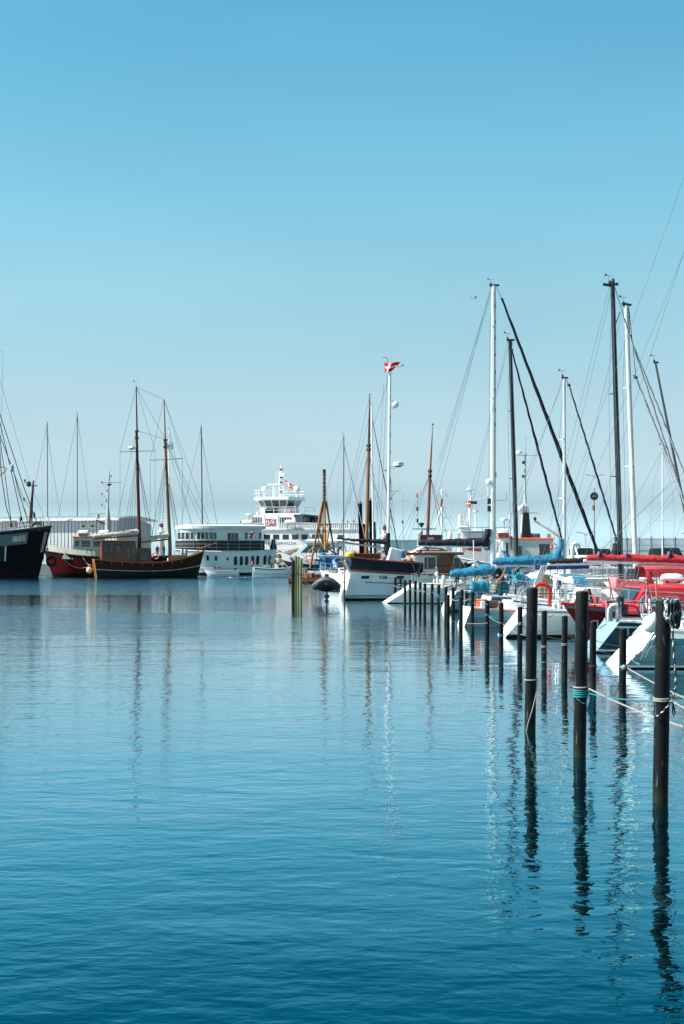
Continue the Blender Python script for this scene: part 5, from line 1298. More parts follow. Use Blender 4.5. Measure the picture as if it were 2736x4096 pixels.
MB().tube([at(2139, 2084, d), at(2200, 2120, d), at(2242, 2148, d)], [.1, .14, .18], 8).build('crane_jib', LGREY, t, world=True, smooth=50); MB().tube([at(2244, 2215, d), at(2244, 2148, d)], .17, 8).build('crane_post', WHITE, t, world=True, smooth=50)
MB().lathe([(.08, -.2), (.18, 0), (.12, .2)], at(2140, 2076, d), 8).build('crane_head', DARK, t, world=True)
MB().tube([at(2016, 2152, d), at(2017, 2085, d)], .05, 6).build('radar_post', M('violet_grey_paint', (.3, .2, .28), .5, .1, 2), t, world=True); MB().lathe([(.1, -.2), (.38, -.12), (.4, .12), (.1, .18)], at(2017, 2078, d), 12).build('radome', WHITE, t, world=True, smooth=50)
MB().tube([at(2039, 2155, d), at(2039, 2055, d)], .06, 6).build('pole', WHITE, t, world=True)
railing(t, [(X(1885), -1, gz(2152, d)), (X(2048), -1, gz(2152, d))], 1.15, DARK, 'flybridge_railing', (1, .5), .035, 1.2)
raft('white domed life raft on a red cradle atop the rescue vessel', (gx(2006, d), d - 1.7, gz(2148, d)), 1.2, .42, M('red_cradle', (.45, .08, .07), .5, .1, 3))
MB().box(at(2196, 2146, d), (.4, .3, .55)).build('vent_box', GREY, t, world=True); MB().box(at(2135, 2145, d), (1.3, .8, .6)).build('tender_bundle', M('dark_blue_grey', (.06, .08, .14), .7, .4, 3), t, world=True, bevel=.15)
MB().tube([at(2012, 2195, d - 2), at(2012, 2165, d - 2)], .14, 8).build('white_pipe', WHITE, t, world=True)
for px in (2215,): lifering('small red and white life ring on the rescue vessel deckhouse corner', at(px, 2185, d - 1.9), .28, RED)

# ================================================================ what stands on the pier
street_lamp('bare lamp post with a double head on the pier', 2342, 150, 2132, 1.9, GALU, 'double')
t = signal_pole('tall pole carrying a round dark signal disc with a white bar', 2376, 118, 1952, 2200, [(2030, OLDWOOD, 1)], bz=1.9, mat=M('pole_tan_grey', (.32, .30, .28), .5, .15, 2))
zz = gz(1985, 118) - 1.9
b = MB(); b.X = Matrix.Translation((0, -.08, zz)) @ Matrix.Rotation(R(90), 4, 'X'); b.lathe([(.34, -.02), (.34, .02)], n=28); b.build('signal_disc', M('disc_grey', (.035, .045, .05), .5, .15, 3), t); MB().box((0, -.115, zz), (.3, .02, .035)).build('disc_bar', LGREY, t)
street_lamp('pale lamp post with a double head showing between the tall masts', 2378, 150, 1902, 1.9, LGREY, 'double')
t = thing('vent_pipe', 'grey gooseneck vent pipe rising from the pier', 'pipe', (gx(2290, 128), 128, 1.9)); MB().tube([(0, 0, 0), (0, 0, 1.7), (.06, 0, 2.05), (.3, 0, 2.15), (.52, 0, 1.95), (.55, 0, 1.7)], .2, 10).build('pipe', LGREY, t, smooth=60); MB().box((0, 0, .06), (.7, .7, .12)).build('base_plate', GREY, t)
def car(label, px, d, col, L=4.4, W_=1.8, H_=1.7, rz=0, van=False):
    t = thing('parked_car', label, 'car', (gx(px, d), d, 1.9), rz)
    prof = [(-L / 2, .45), (-L / 2 + .05, .95), (-L / 2 + .35, 1.05), (-L / 2 + .55, H_ - .05), (-L / 2 + .9, H_), (L * .12, H_), (L * .3, 1.05), (L / 2 - .1, .9), (L / 2, .45)]
    b = MB(); b.prism(prof, (0, -W_ / 2, 0), (1, 0, 0), (0, 0, 1), (0, W_, 0)); b.build('body', col, t, bevel=.08)
    for s in (-1, 1):
        MB().prism([(-L * .36, 1.08), (-L * .31, H_ - .12), (-.05, H_ - .12), (-.05, 1.08)], (0, s * (W_ / 2 + .004), 0), (1, 0, 0), (0, 0, 1), (0, s * .008, 0)).build('side_window', GLASS, t); MB().prism([(.03, 1.08), (.03, H_ - .12), (L * .11, H_ - .12), (L * .26, 1.08)], (0, s * (W_ / 2 + .004), 0), (1, 0, 0), (0, 0, 1), (0, s * .008, 0)).build('side_window', GLASS, t)
        for x in (-L * .3, L * .3):
            b = MB(); b.X = Matrix.Translation((x, s * (W_ / 2 - .06), .34)) @ Matrix.Rotation(R(90), 4, 'X'); b.lathe([(.34, -.1), (.34, .1)], n=18); w = b.build('wheel', M('tyre_rubber', (.012, .012, .012)), t)
            b = MB(); b.X = Matrix.Translation((x, s * (W_ / 2 + .05), .34)) @ Matrix.Rotation(R(90), 4, 'X'); b.lathe([(.2, -.012), (.2, .012)], n=14); b.build('rim', GALU, w)
    MB().add([(L * .135, -W_ * .43, H_ - .06), (L * .29, -W_ * .45, 1.1), (L * .29, W_ * .45, 1.1), (L * .135, W_ * .43, H_ - .06)], [(0, 1, 2, 3)]).build('windscreen', GLASS, t).location = (.02, 0, .02)
    for s in (-1, 1): MB().box((L / 2 - .06, s * W_ * .36, .74), (.1, .3, .16)).build('headlight', LGLASS, t)
    return t
car('white van parked on the pier behind the masts', 2328, 142, WHITE, 3.8, 1.8, 1.85, R(-80)); car('black car parked on the pier beside the white van', 2395, 142, M('black_car_paint', (.012, .013, .015), .2, .1, 1, coat=.5), 4.5, 1.85, 1.72, R(-70)); car('dark green car half hidden behind the red sail cover', 2668, 125, M('green_car_paint', (.012, .03, .03), .25, .1, 1, coat=.5), 4.4, 1.8, 1.75, R(-75))
# mesh fence
def fence():
    d = 130; x0, x1 = gx(2460, d), gx(2860, d); h = gz(2152, d) - 1.9
    t = thing('mesh_fence', 'tall grey mesh fence with posts along the pier', 'fence', ((x0 + x1) / 2, d, 1.9)); w = x1 - x0
    GM = M('galvanised_mesh', (.30, .32, .34), .6, .1, 2); b = MB()
    for i in range(int(w / .09)): b.box((-w / 2 + i * .09, 0, h / 2), (.045, .02, h))
    for i in range(int(h / .5) + 1): b.box((0, .02, i * .5), (w, .03, .04))
    b.build('wire_mesh', GM, t); PM = M('fence_post_grey', (.12, .13, .14), .6, .1, 2)
    for i in range(int(w / 1.1) + 1): MB().box((-w / 2 + i * 1.1, -.05, (h + .15 * (i % 3 == 0)) / 2), (.11, .11, h + .1)).build('post', PM, t)
    for z in (.35, h * .55): MB().tube([(-w / 2, -.1, z), (w / 2, -.1, z)], .04, 5).build('rail', PM, t)
fence()
# ================================================================ the moored row on this side
def wl_(t): return Matrix.LocRotScale(t.location, t.rotation_euler, t.scale)

# ---------------- motor sailer with navy weather cloths
def motor_sailer():
    h = R(8); u = Vector((math.cos(h), math.sin(h), 0)); n = Vector((-math.sin(h), math.cos(h), 0))
    stern = Vector((.62, 96, 0)) + n * 1.62; t = thing('motor_sailer', 'white motor sailer with navy weather cloths, varnished cabin and a raked white stern', 'motor sailer', stern + u * 6.6, h)
    GW = M('motor_sailer_white', (.68, .70, .71), .32, .05, 1, coat=.25); SL = M('motor_sailer_stripe', (.02, .022, .026), .4, .1, 1)
    H = Hull(t, 13.2, 4.0, (2.02, 1.7, 2.4), (-.42, 1.2), .84, (.88, .4), .6, 2.4, [-.6, -.02, .12, .17, .23, .28, .33, ('f', .68), ('f', .96), ('f', 1)], [ANTIFOUL, ANTIFOUL, WHITE, SL, WHITE, SL, GW, M('motor_sailer_upper', (.74, .75, .75), .3, .05, 1, coat=.25), TEAK], transom=WHITE, n=26, flare=.55)
    H.deck(LGREY, .03); H.rail(TEAK, .055); H.rail(SL, .03, .62, off=.02, t0=.08, t1=.6, name='rubbing_strake')
    k = 58.5
    X = lambda px, y=-1.9: ((px - CX) / F * (t.location.y + y * math.cos(h)) - (t.location.x - y * math.sin(h))) / (math.cos(h) - (px - CX) / F * math.sin(h))
    Tx = lambda px: H.tx(X(px))
    for a, b in ((1445, 1487), (1514, 1555), (1582, 1621)):
        H.patch(Tx(a), Tx(b), 1.36, 1.70, WHITE, 'port_frame', -1, .02, 8, absz=True, round_=True); H.patch(Tx(a + 5), Tx(b - 5), 1.42, 1.64, GLASS, 'window', -1, .035, 8, absz=True, round_=True)
    MB().box((-6.62, 0, .9), (.03, .03, 1.6), ry=.2).build('rudder_line', SL, t)
    wc = NAVY
    H.patch(.0, Tx(1692), 1.0, 1.42, wc, 'weather_cloth', -1, -.03, 16); H.patch(.0, Tx(1692), 1.0, 1.42, wc, 'weather_cloth', 1, -.03, 16)
    b = MB(); z_ = 1.42
    tt = [lerp(0, Tx(1692), i / 12) for i in range(13)]
    for s in (-1, 1): b.tube([H.P(q, H.dz(q), s, -.03) + Vector((0, 0, H.dz(q) * (z_ - 1) + .03)) for q in tt], .06, 6)
    b.tube([H.P(0, H.dz(0), s, -.03) + Vector((0, 0, H.dz(0) * (z_ - 1) + .03)) for s in (-1, 1)], .06, 6); b.build('cap_rail', TEAK, t, smooth=50)
    b = MB()
    p0, p1 = H.P(0, H.dz(0), -1, -.05), H.P(0, H.dz(0), 1, -.05); up = Vector((0, 0, .84)); b.loft([[p0, p1, p1 + up, p0 + up], [p0 + Vector((.03, 0, 0)), p1 + Vector((.03, 0, 0)), p1 + up + Vector((.03, 0, 0)), p0 + up + Vector((.03, 0, 0))]]); b.build('stern_cloth', M('deep_navy_canvas', (.012, .03, .07), .8, .3, 3, bump=.02, bscale=5), t)
    for q in tt: 
        if q > .02: MB().tube([H.P(q, H.dz(q), -1, -.09), H.P(q, H.dz(q) , -1, -.09) + Vector((0, 0, .85))], .014, 4).build('stanchion', STEEL, t)
    # varnished aft cabin top and wheelhouse
    MB().box(((X(1415) + X(1530)) / 2, 0, 2.98), (X(1530) - X(1415), 2.2, .34)).build('aft_cabin', TEAK, t, bevel=.04)
    b = MB()
    for i in range(16): b.box((lerp(X(1420), X(1527), i / 15), -1.11, 2.98), (.05, .04, .24))
    b.build('cabin_slats', DKWOOD, t)
    x0, x1 = X(1690, -1.5), X(1886, -1.5)
    house(t, x0, x1, 3.2, 1.35, 3.02, GW, 'wheelhouse', (.95, .05), .12, None, win=[], fw=[(.05, .34, .42, .92), (.37, .63, .42, .92), (.66, .95, .42, .92)], frame=LGREY)
    MB().box(((X(1625) + X(1858)) / 2, 0, 3.12), (X(1858) - X(1625), 3.5, .18)).build('roof', TEAK, t, bevel=.05); MB().box(((X(1700) + X(1862)) / 2, 0, 3.235), (X(1862) - X(1700), 3.2, .05)).build('roof_top', WHITE, t, bevel=.02)
    MB().box(((X(1690) + X(1785)) / 2, -.2, 3.32), (X(1785) - X(1690), 1.4, .14)).build('sliding_hatch', TEAK, t, bevel=.03)
    MB().box(((X(1752) + X(1812)) / 2, -1.57, 2.2), (X(1812) - X(1752), .06, 1.6)).build('side_door', TEAK, t)
    yy = -1.62
    for a, b_, z0, z1, ra in ((1698, 1750, 2.02, 2.92, 0), (1758, 1806, 2.02, 2.92, 0)):
        pane(t, [Vector((X(a), yy + .02, z0)), Vector((X(b_), yy + .02, z0)), Vector((X(b_), yy + .07, z1)), Vector((X(a), yy + .07, z1))], Vector((0, -1, .05)).normalized(), GLASS, GW if a < 1750 else TEAK, fr=.07)
    pane(t, [Vector((X(1818), yy + .02, 2.02)), Vector((X(1874), yy + .02, 2.02)), Vector((X(1840), yy + .07, 2.92)), Vector((X(1818), yy + .07, 2.92))], Vector((0, -1, .05)).normalized(), GLASS, GW, fr=.07)
    MB().box((X(1815), -1.6, 2.5), (.12, .07, 1.3)).build('door_post', TEAK, t)
    MB().tube([(X(1688), -1.75, 1.98), (X(1730), -1.78, 1.45), (X(1800), -1.8, 1.38)], .045, 5).build('sheer_edge', SL, t)
    MB().tube([(X(1690), -1.72, 2.32), (X(1895), -1.72, 2.30)], .02, 5).build('grab_rail', M('dark_red_rail', (.12, .02, .02), .4, .1, 3), t)
    # mizzen mast with boom, boot and gear
    m = wl_(t); D = lambda px, py, dd=0: at(px, py, 98 + dd)
    B0, T_ = D(1552, 2290), D(1560, 1490)
    MB().tube([B0, D(1556, 1880), T_], [.112, .108, .09], 12).build('mast', ALU, t, world=True, smooth=50)
    MB().tube([D(1344, 2166), D(1544, 2193)], .075, 8).build('boom', GALU, t, world=True, smooth=50)
    cover(t, D(1346, 2160), D(1548, 2180), .14, .36, .3, NAVY, 0, seed=4, above=.04)
    b = MB(); rings = []
    for py, w, dx in ((2222, 12, 3), (2205, 14, 1), (2175, 12, 0), (2150, 9, 3), (2132, 8, 4)):
        c = D(1549 + dx, py); q = w * 98 / F; rings.append([c + Vector((q * math.cos(a_ * .5236) * (1 + .12 * math.sin(a_ * 2.1)), q * .8 * math.sin(a_ * .5236), 0)) for a_ in range(12)])
    b.loft(rings); b.build('sail_boot', NAVY, t, world=True, smooth=50)
    MB().ball(D(1582, 1618), .235, 16).build('radar_reflector', WHITE, t, world=True, smooth=60)
    for py in (1605, 1632): MB().tube([D(1562, py), D(1582, py)], .02, 4).build('reflector_bracket', DARK, t, world=True)
    r = MB().lathe([(.18, -.16), (.3, -.11), (.385, -.10), (.37, .13), (.33, .15), (.01, .16)], D(1594, 1857), 18); r.build('radome', WHITE, t, world=True, smooth=40)
    MB().lathe([(.12, -.2), (.29, -.115)], D(1594, 1857), 14).build('radome_base', M('radome_base_brown', (.09, .07, .06), .5, .2, 3), t, world=True)
    tx = text('KRODEN', 'radome_lettering', t, .12, m.inverted() @ (D(1586, 1858) + Vector((0, -.392, 0))), (R(90), 0, -h), M('radome_blue', (.01, .10, .25), .5, .1, 4), .004)
    for a_, b_ in (((1561, 1878), (1592, 1866)), ((1561, 1868), (1592, 1864))): MB().tube([D(*a_), D(*b_)], .018, 4).build('radome_bracket', GALU, t, world=True)
    MB().tube([D(1520, 1883), D(1556, 1884)], .025, 5).build('spreader', ALU, t, world=True); MB().tube([D(1534, 1879), D(1560, 1886)], .02, 5).build('spreader', DARK, t, world=True)
    MB().tube([D(1553, 1965), D(1600, 1964), D(1600, 1943)], .018, 4).build('antenna_arm', DARK, t, world=True); MB().tube([D(1560, 1990), D(1586, 1966)], .016, 4).build('antenna_arm', DARK, t, world=True); MB().ball(D(1564, 1995), .06, 8).build('speaker', DARK, t, world=True)
    MB().tube([D(1531, 1430), D(1545, 1429), D(1550, 1436), D(1553, 1450), D(1556, 1488)], .02, 5).build('masthead_hoop', DARK, t, world=True); MB().tube([D(1565, 1490), D(1567, 1372)], .012, 4).build('whip_antenna', LGREY, t, world=True)
    MB().tube([D(1562, 1466), D(1604, 1467), D(1607, 1460), D(1614, 1461)], .018, 4).build('wind_arm', DARK, t, world=True); MB().ball(D(1612, 1461), .06, 8).build('wind_sensor', DARK, t, world=True)
    for py in (1560, 1590, 1670, 1740, 1810, 1930, 2070): MB().box(D(1562, py) + Vector((0, -.09, 0)), (.03, .04, .26)).build('mast_fitting', DARK, t, world=True)
    for a_, b_ in (((1548, 1500), (1518, 2230)), ((1552, 1500), (1570, 2230)), ((1535, 1530), (1500, 2230)), ((1560, 1880), (1590, 2235)), ((1553, 1880), (1530, 2230))): wire(t, D(*a_), D(*b_), 'shroud', r=.011)
    wire(t, D(1560, 1500), D(1345, 2164), 'topping_lift', r=.009); 
    # davits and gear at the stern
    for y, dz in ((-1.05, 0), (1.0, .05)):
        b = MB(); q = lambda x, z: m @ Vector((x, y, z)); b.tube([q(-6.5, 2.1), q(-6.9, 2.82), q(-7.1, 2.92), q(-8.55, 2.94)], .085, 6); b.build('davit', GALU, t, world=True, smooth=40)
    b = MB(); b.box((-6.75, -1.4, 2.1), (.1, .5, 1.25), ry=-.42); b.build('stern_bracket', GREY, t)
    MB().tube([(-7.0, -1.5, 2.3), (-7.05, -1.5, .3), (-7.0, -1.5, -.1)], .045, 5).build('boarding_ladder', DKWOOD, t)
    tag(MB().lathe([(.19, 0), (.27, .03), (.30, .11), (.28, .17), (.30, .24), (.24, .32), (.15, .33)], m @ Vector((X(1405), -1.2, 2.88)), 16).build('rope_coil', YELLOW, smooth=50), 'coil of yellow rope on the stern rail of the white motor sailer', 'rope coil')
    tag(MB().box(m @ Vector((X(1622), -.9, 3.08)), (.36, .3, .5), rz=h).build('sail_bag', TARP, bevel=.1), 'small blue bag standing against the varnished cabin roof', 'bag')
    MB().box((X(1595), -.4, 3.0), (.9, .5, .95), ry=.25).build('companionway_hood', WHITE, t, bevel=.08)
    b = MB()                                              # awning over the foredeck beyond
    pts = [D(1640, 2215, 2), D(1700, 2186, 2), D(1770, 2190, 2), D(1812, 2212, 2)]
    rg = []
    for j in range(5):
        yv = j * .7; rg.append([p + Vector((0, yv, .12 * math.sin(j * 1.6))) for p in pts])
    b.loft(rg, cap=False, closed=False); o = b.build('awning', WSAIL, t, world=True, smooth=50); s = o.modifiers.new('thickness', 'SOLIDIFY'); s.thickness = .02
    for p in (D(1642, 2215, 2), D(1810, 2212, 2), D(1700, 2186, 2)): MB().tube([p, Vector((p.x, p.y, 3.2))], .02, 4).build('awning_pole', STEEL, t, world=True)
    b = MB()
    for i in range(7): b.tube([m @ Vector((X(1700 + i * 6), -1.75, 2.0)), D(1655 + i * 4, 2320 + i * 2, -4)], .012, 4)
    b.build('stern_lines', ROPEW, t, world=True)
    flag('red Danish flag with a white cross flying from the tall white flag mast', D(1538, 1450), (1.0, -.8, -.14), (.01, 0, -.66), waves=.10, swallow=.42)
    MB().tube([D(1538, 1446), D(1539, 1490)], .008, 4).build('halyard', WIRE, t, world=True)
    text('Sanderd', 'stern_lettering', t, .2, (-6.86, .45, 1.12), (R(90), 0, R(-90)), M('stern_letter_grey', (.10, .14, .14), .6, .1, 4), .003)
    p = m @ Vector((X(1555), -2.05, .95)); 
    # the tender hanging from the davits, seen bow on
    q = thing('inflatable_dinghy', 'grey inflatable dinghy with an outboard hanging from the davits', 'dinghy', (gx(1305, 95), 95.0, gz(2340, 95)), R(-90)); T = .235
    for s in (-1,):
        path = [(-2.6, -.72, -.12), (-1.6, -.74, -.14), (-.6, -.73, -.12), (-.1, -.62, 0), (.2, -.36, .22), (.28, 0, .34), (.2, .36, .22), (-.1, .62, 0), (-.6, .73, -.12), (-1.6, .74, -.14), (-2.6, .72, -.12)]
    def spl(P_, n=4):
        o_ = []
        for i in range(len(P_) - 1):
            a_, b_, c_, d_ = (Vector(P_[max(0, i - 1)]), Vector(P_[i]), Vector(P_[i + 1]), Vector(P_[min(len(P_) - 1, i + 2)]))
            for j in range(n):
                f = j / n; o_.append(.5 * ((2 * b_) + (c_ - a_) * f + (2 * a_ - 5 * b_ + 4 * c_ - d_) * f * f + (-a_ + 3 * b_ - 3 * c_ + d_) * f ** 3))
        return o_ + [Vector(P_[-1])]
    path = spl(path); MB().tube(path, T, 14).build('tube', PVC, q, smooth=60)
    b = MB()
    for off in (0.0, .07): b.tube([p + Vector(((.235) * (1 if abs(p.y) < .4 else .5), (.22 if p.y > 0 else -.22) * min(1, abs(p.y) * 2), .02 + off)) for p in path], .03, 5)
    b.build('rubbing_strake', LPVC, q); b = MB(); rg = []
    for x, w, k in ((-2.5, .72, -.48), (-1.2, .72, -.5), (-.3, .62, -.45), (.1, .45, -.30), (.24, .2, .05)): rg.append([(x, -w, -.12 if x < -.2 else .0), (x, -w * .8, k * .8), (x, 0, k), (x, w * .8, k * .8), (x, w, -.12 if x < -.2 else .0)])
    b.loft(rg, cap=True, closed=True); b.build('hull', BLACK, q)
    MB().box((-2.5, 0, .1), (.06, 1.1, .5)).build('transom', DARK, q); MB().box((-2.75, 0, .45), (.35, .3, .5)).build('outboard', DARK, q, bevel=.06)
    MB().tube([(-2.75, 0, .2), (-2.75, 0, -.95)], .07, 6).build('outboard_leg', DARK, q); b = MB(); b.X = Matrix.Translation((-2.8, 0, -.85)) @ Matrix.Rotation(R(90), 4, 'Y'); b.lathe([(.17, -.02), (.19, 0), (.17, .02)], n=12); b.build('propeller', DARK, q)
    for y, x2 in ((-.14, -.5), (.1, .5)): MB().tube([(.2, y, .25), (.25, y * 1.8, .62)], .015, 4).build('lifting_strop', ROPEW, q)
    MB().box((.3, 0, .1), (.06, .1, .12)).build('bow_ring', LGREY, q)
    # dark hulled boat glimpsed between tender and stern
    w2 = place('small_yacht', 'white sailing yacht hull glimpsed between the derrick raft and the motor sailer stern', 'sailing boat', 1395, 118, 150, 0)
    H2 = Hull(w2, 5.6, 2.2, (1.6, 1.35, 1.75), (-.3, .8), .75, (.85, .4), .4, 2.2, [-.4, -.02, .2, ('f', 1)], [ANTIFOUL, BLACK, WHITE], n=12); H2.deck(WHITE, .03); H2.pulpit()
    house(w2, -1.4, .9, 1.4, 1.3, 1.75, WHITE, 'cabin', (.4, .1), .15, win=[(.2, .45, .3, .75), (.55, .8, .3, .75)])
motor_sailer()

# ---------------- cruising yachts
SHORT = dict(rake=(-.45, .9))
def yacht(label, pm, d, L, B, z, mx, mast_top, mast_mat, mr, boom=None, covermat=None, coverh=(.25, .4, .34), collar=1.0, hullm=None, heading=7, furls=(), tf=.7, rake=(-.9, .9), levels=None, mats=None, base_py=None, spread=(.45, .72), win=None, coach=True, transom=None, name='sailing_yacht', boommat=None, shr=True, backstay=True, lines=True, sternpx=None, hood=None):
    t = place(name, label, 'sailing boat', pm, d, heading, mx)
    hm = hullm or WHITE
    H = Hull(t, L, B, z, rake, tf, (.86, .4), .5, 2.2, levels or [-.5, -.02, .06, .12, ('f', .82), ('f', .87), ('f', 1)], mats or [ANTIFOUL, ANTIFOUL, BLUEP, hm, BLUEP, hm], n=20, flare=.6, transom=transom or WHITE)
    H.deck(LGREY, .02); H.rail(ALU, .025, name='toe_rail')
    zd = z[1]
    if coach:
        hx = L * .04; x0 = hx - L * .17
        house(t, x0, hx + L * .24, B * .56, zd - .1, zd + .40, WHITE, 'coachroof', (.7, .15), .22, win=win or [(.15, .36, .3, .75), (.42, .60, .3, .75)], frame=None)
        for s in (-1, 1):
            MB().box((x0 - L * .13, s * B * .29, zd + .10), (L * .25, .16, .26)).build('cockpit_coaming', WHITE, t, bevel=.04)
            MB().box((x0 - L * .13, s * B * .20, zd + .02), (L * .24, .34, .1)).build('cockpit_seat', TEAK, t)
            for k in (0, 1): MB().lathe([(.075, 0), (.06, .1), (.08, .17)], (x0 - L * (.05 + .12 * k), s * B * .29, zd + .23), 10).build('winch', STEEL, t)
        MB().tube([(-L * .38, 0, zd), (-L * .38, 0, zd + .75)], .06, 6).build('binnacle', WHITE, t)
        b = MB(); c = Vector((-L * .385, 0, zd + .75)); n = 18
        b.tube([c + Vector((0, .38 * math.cos(2 * math.pi * i / n), .38 * math.sin(2 * math.pi * i / n))) for i in range(n + 1)], .02, 5); b.build('steering_wheel', STEEL, t)
        if hood:
            rg = []; rnd = random.Random(int(pm) + 3)
            for i, (dx, k) in enumerate(((-.55, 1.0), (-.1, 1.03), (.35, .95), (.75, .55), (.95, .12))):
                rg.append([(x0 + dx, B * .31 * math.cos(math.pi * q / 10) * (1 if abs(q - 5) < 5 else 1.02), zd + .3 + (.62 * k) * max(0, math.sin(math.pi * q / 10)) ** .6 + rnd.uniform(-.015, .015)) for q in range(11)])
            o = MB().loft(rg, closed=False, cap=False).build('spray_hood', hood, t, smooth=50); sd = o.modifiers.new('thickness', 'SOLIDIFY'); sd.thickness = .015
        rq = random.Random(int(pm) * 7 + int(d))
        for k in range(5):
            q = rq.random(); pos = (x0 - L * rq.uniform(.02, .24), rq.uniform(-.3, .3) * B, zd + rq.uniform(.12, .3))
            if q < .4: MB().box(pos, (rq.uniform(.3, .55), rq.uniform(.25, .4), rq.uniform(.12, .3)), rz=rq.uniform(0, 3)).build('cushion', rq.choice([BLUEP, TEALCLOTH, SAIL, DARK, REDCLOTH]), t, bevel=.04)
            elif q < .7:
                bb = MB(); rr = rq.uniform(.12, .2)
                for w_ in range(4): bb.tube([Vector(pos) + Vector((rr * math.cos(a_ * .7), rr * math.sin(a_ * .7), .03 * w_)) for a_ in range(10)], .018, 5)
                bb.build('rope_bundle', rq.choice([ROPEW, ROPET, ROPED]), t)
            else: MB().lathe([(.1, 0), (.14, .02), (.16, .28), (.15, .3)], pos, 12).build('bucket', rq.choice([RED, WHITE, DARK, YELLOW]), t)
        if rq.random() < .6:
            MB().box((-L * .49, -B * .22, z[0] + .62), (.22, .24, .34)).build('outboard', DARK, t, bevel=.05); MB().tube([(-L * .49, -B * .22, z[0] + .5), (-L * .5, -B * .22, z[0] - .1)], .05, 6).build('outboard_leg', DARK, t)
        MB().tube([(-L * .47, B * .2, z[0] + .1), (-L * .495, B * .2, z[0] + 1.35)], .018, 5).build('ensign_staff', TEAK, t)
        b = MB()
        for s in (-1, 1): b.tube([(-L * .5 - .02, s * .16, z[0] - .02), (-L * .5 - .05, s * .16, z[0] + .55)], .014, 4)
        for k in range(4): b.tube([(-L * .5 - .03, -.16, z[0] + .1 + k * .14), (-L * .5 - .03, .16, z[0] + .1 + k * .14)], .014, 4)
        b.build('stern_ladder', STEEL, t)
    H.pulpit(.62); H.pushpit(.62)
    if lines: H.lifeline(.6, .13, .86, 7, STEEL)
    D = lambda px, py: at(px, py, d)
    if mast_top:
        bpx = pm; A = D(bpx, base_py or 2250); T_ = D(*mast_top); A0 = Vector((A.x + (A.x - T_.x) / (T_.z - A.z) * (A.z - zd), A.y, zd - .02))
        MB().tube([A0, A, A.lerp(T_, .5), T_], [mr, mr, mr * .97, mr * .82], 12).build('mast', mast_mat, t, world=True, smooth=50)
        MB().box(T_ + Vector((.03, 0, .03)), (mr * 3.6, mr * 1.4, .09)).build('masthead', DARK, t, world=True); vane(t, T_ + Vector((-mr * 1.2, 0, .05)), .7)
        up = T_ - A0; c = -1 if heading > 90 else 1; md = T_.y
        for i, f in enumerate(spread):
            cpt = A0 + up * f; w = (B * .30, B * .22)[i] if i < 2 else B * .2
            for s in (-1, 1): MB().tube([cpt, cpt + Vector((-.16 * c, s * w, .05))], [.035, .018], 5).build('spreader', mast_mat if mast_mat is not BLKMAST else DARK, t, world=True)
        if shr:
            for s in (-1, 1):
                ch_ = A0 + Vector((-.2 * c, s * B * .42, .02)); pts = [T_]
                for i in reversed(range(len(spread))): pts.append(A0 + up * spread[i] + Vector((-.16 * c, s * (B * .30, B * .22)[min(i, 1)], .05)))
                MB().tube(pts + [ch_], max(.0075, d * .00014), 4).build('cap_shroud', WIRE, t, world=True)
                for dx in (-.35, .35): MB().tube([A0 + up * spread[0], A0 + Vector((dx * c - .1, s * B * .40, 0))], max(.0065, d * .00012), 4).build('lower_shroud', WIRE, t, world=True)
        if backstay: MB().tube([T_ + Vector((-mr * c, 0, 0)), wl_(t) @ Vector((-L * .49, 0, z[0]))], max(.0085, d * .00014), 4).build('backstay', WIRE, t, world=True)
        b = MB()
        for k, dx in enumerate((.6, -.7)): b.tube([T_ + Vector((mr * dx, -mr * 1.3, -.1)), A + Vector((mr * dx, -mr * 1.5, .1))], .007, 4)
        b.build('halyard', WIRE, t, world=True)
        if boom:
            a_, e_ = D(*boom[0]), D(*boom[1])
            MB().tube([a_, e_], [.062, .07], 8).build('boom', boommat or ALU, t, world=True, smooth=50)
            if covermat: cover(t, a_ + (e_ - a_) * .02, e_, coverh[0], coverh[1], coverh[2], covermat, collar, seed=int(pm), above=.02, cr=mr * 1.35)
            wire(t, a_, T_, 'topping_lift', r=.006)
            MB().tube([a_.lerp(e_, .15), Vector((a_.x * .85 + e_.x * .15, a_.y, zd + .3))], .018, 4).build('mainsheet', ROPEW, t, world=True)
        for i, (p0, p1, r, mt) in enumerate(furls): furl(t, D(*p0), D(*p1), r, mt, seed=i + int(pm)); wire(t, T_ + Vector((mr, 0, -.05)), D(*p0), 'headstay', DWIRE, .018); MB().lathe([(.07, -.06), (.09, 0), (.07, .06)], D(*p0), 8).build('furler_swivel', DARK, t, world=True)
    return t, H, D

# big white yacht whose mast tops the picture
t1, H1, D1 = yacht('large white yacht with the tall white mast and a navy sail cover along its boom', 1972, 91, 12.8, 3.8, (1.2, 1.25, 1.7), -1.25, (1975, 1143), ALU, .175, ((1668, 2183), (1952, 2189)), NAVY, (.38, .62, .38), .9, base_py=2160, furls=[((2008, 1196), (2388, 2200), .125, M('black_furled_sail', (.010, .011, .014), .8, .2, 4, spec=.2))], rake=(-1.9, 1.0), tf=.6, spread=(.34, .62, .86), mats=[ANTIFOUL, ANTIFOUL, WHITE, M('shaded_white_gelcoat', (.42, .46, .48), .25, .08, 1, coat=.4), WHITE, WHITE], hood=NAVY)  # shade of the white hull side put into a greyer gelcoat colour
for px in (1702, 1773, 1843, 1880): MB().tube([D1(px, 2160 + (px - 1668) * .01), D1(px - 3, 2172), D1(px - 8, 2190)], .03, 5).build('sail_tie', WSAIL, t1, world=True)
for px, py0 in ((1948, 1160), (1940, 1165)): wire(t1, D1(1967, 1150), D1(1752 + (px - 1940), 1850), 'running_backstay', r=.007)
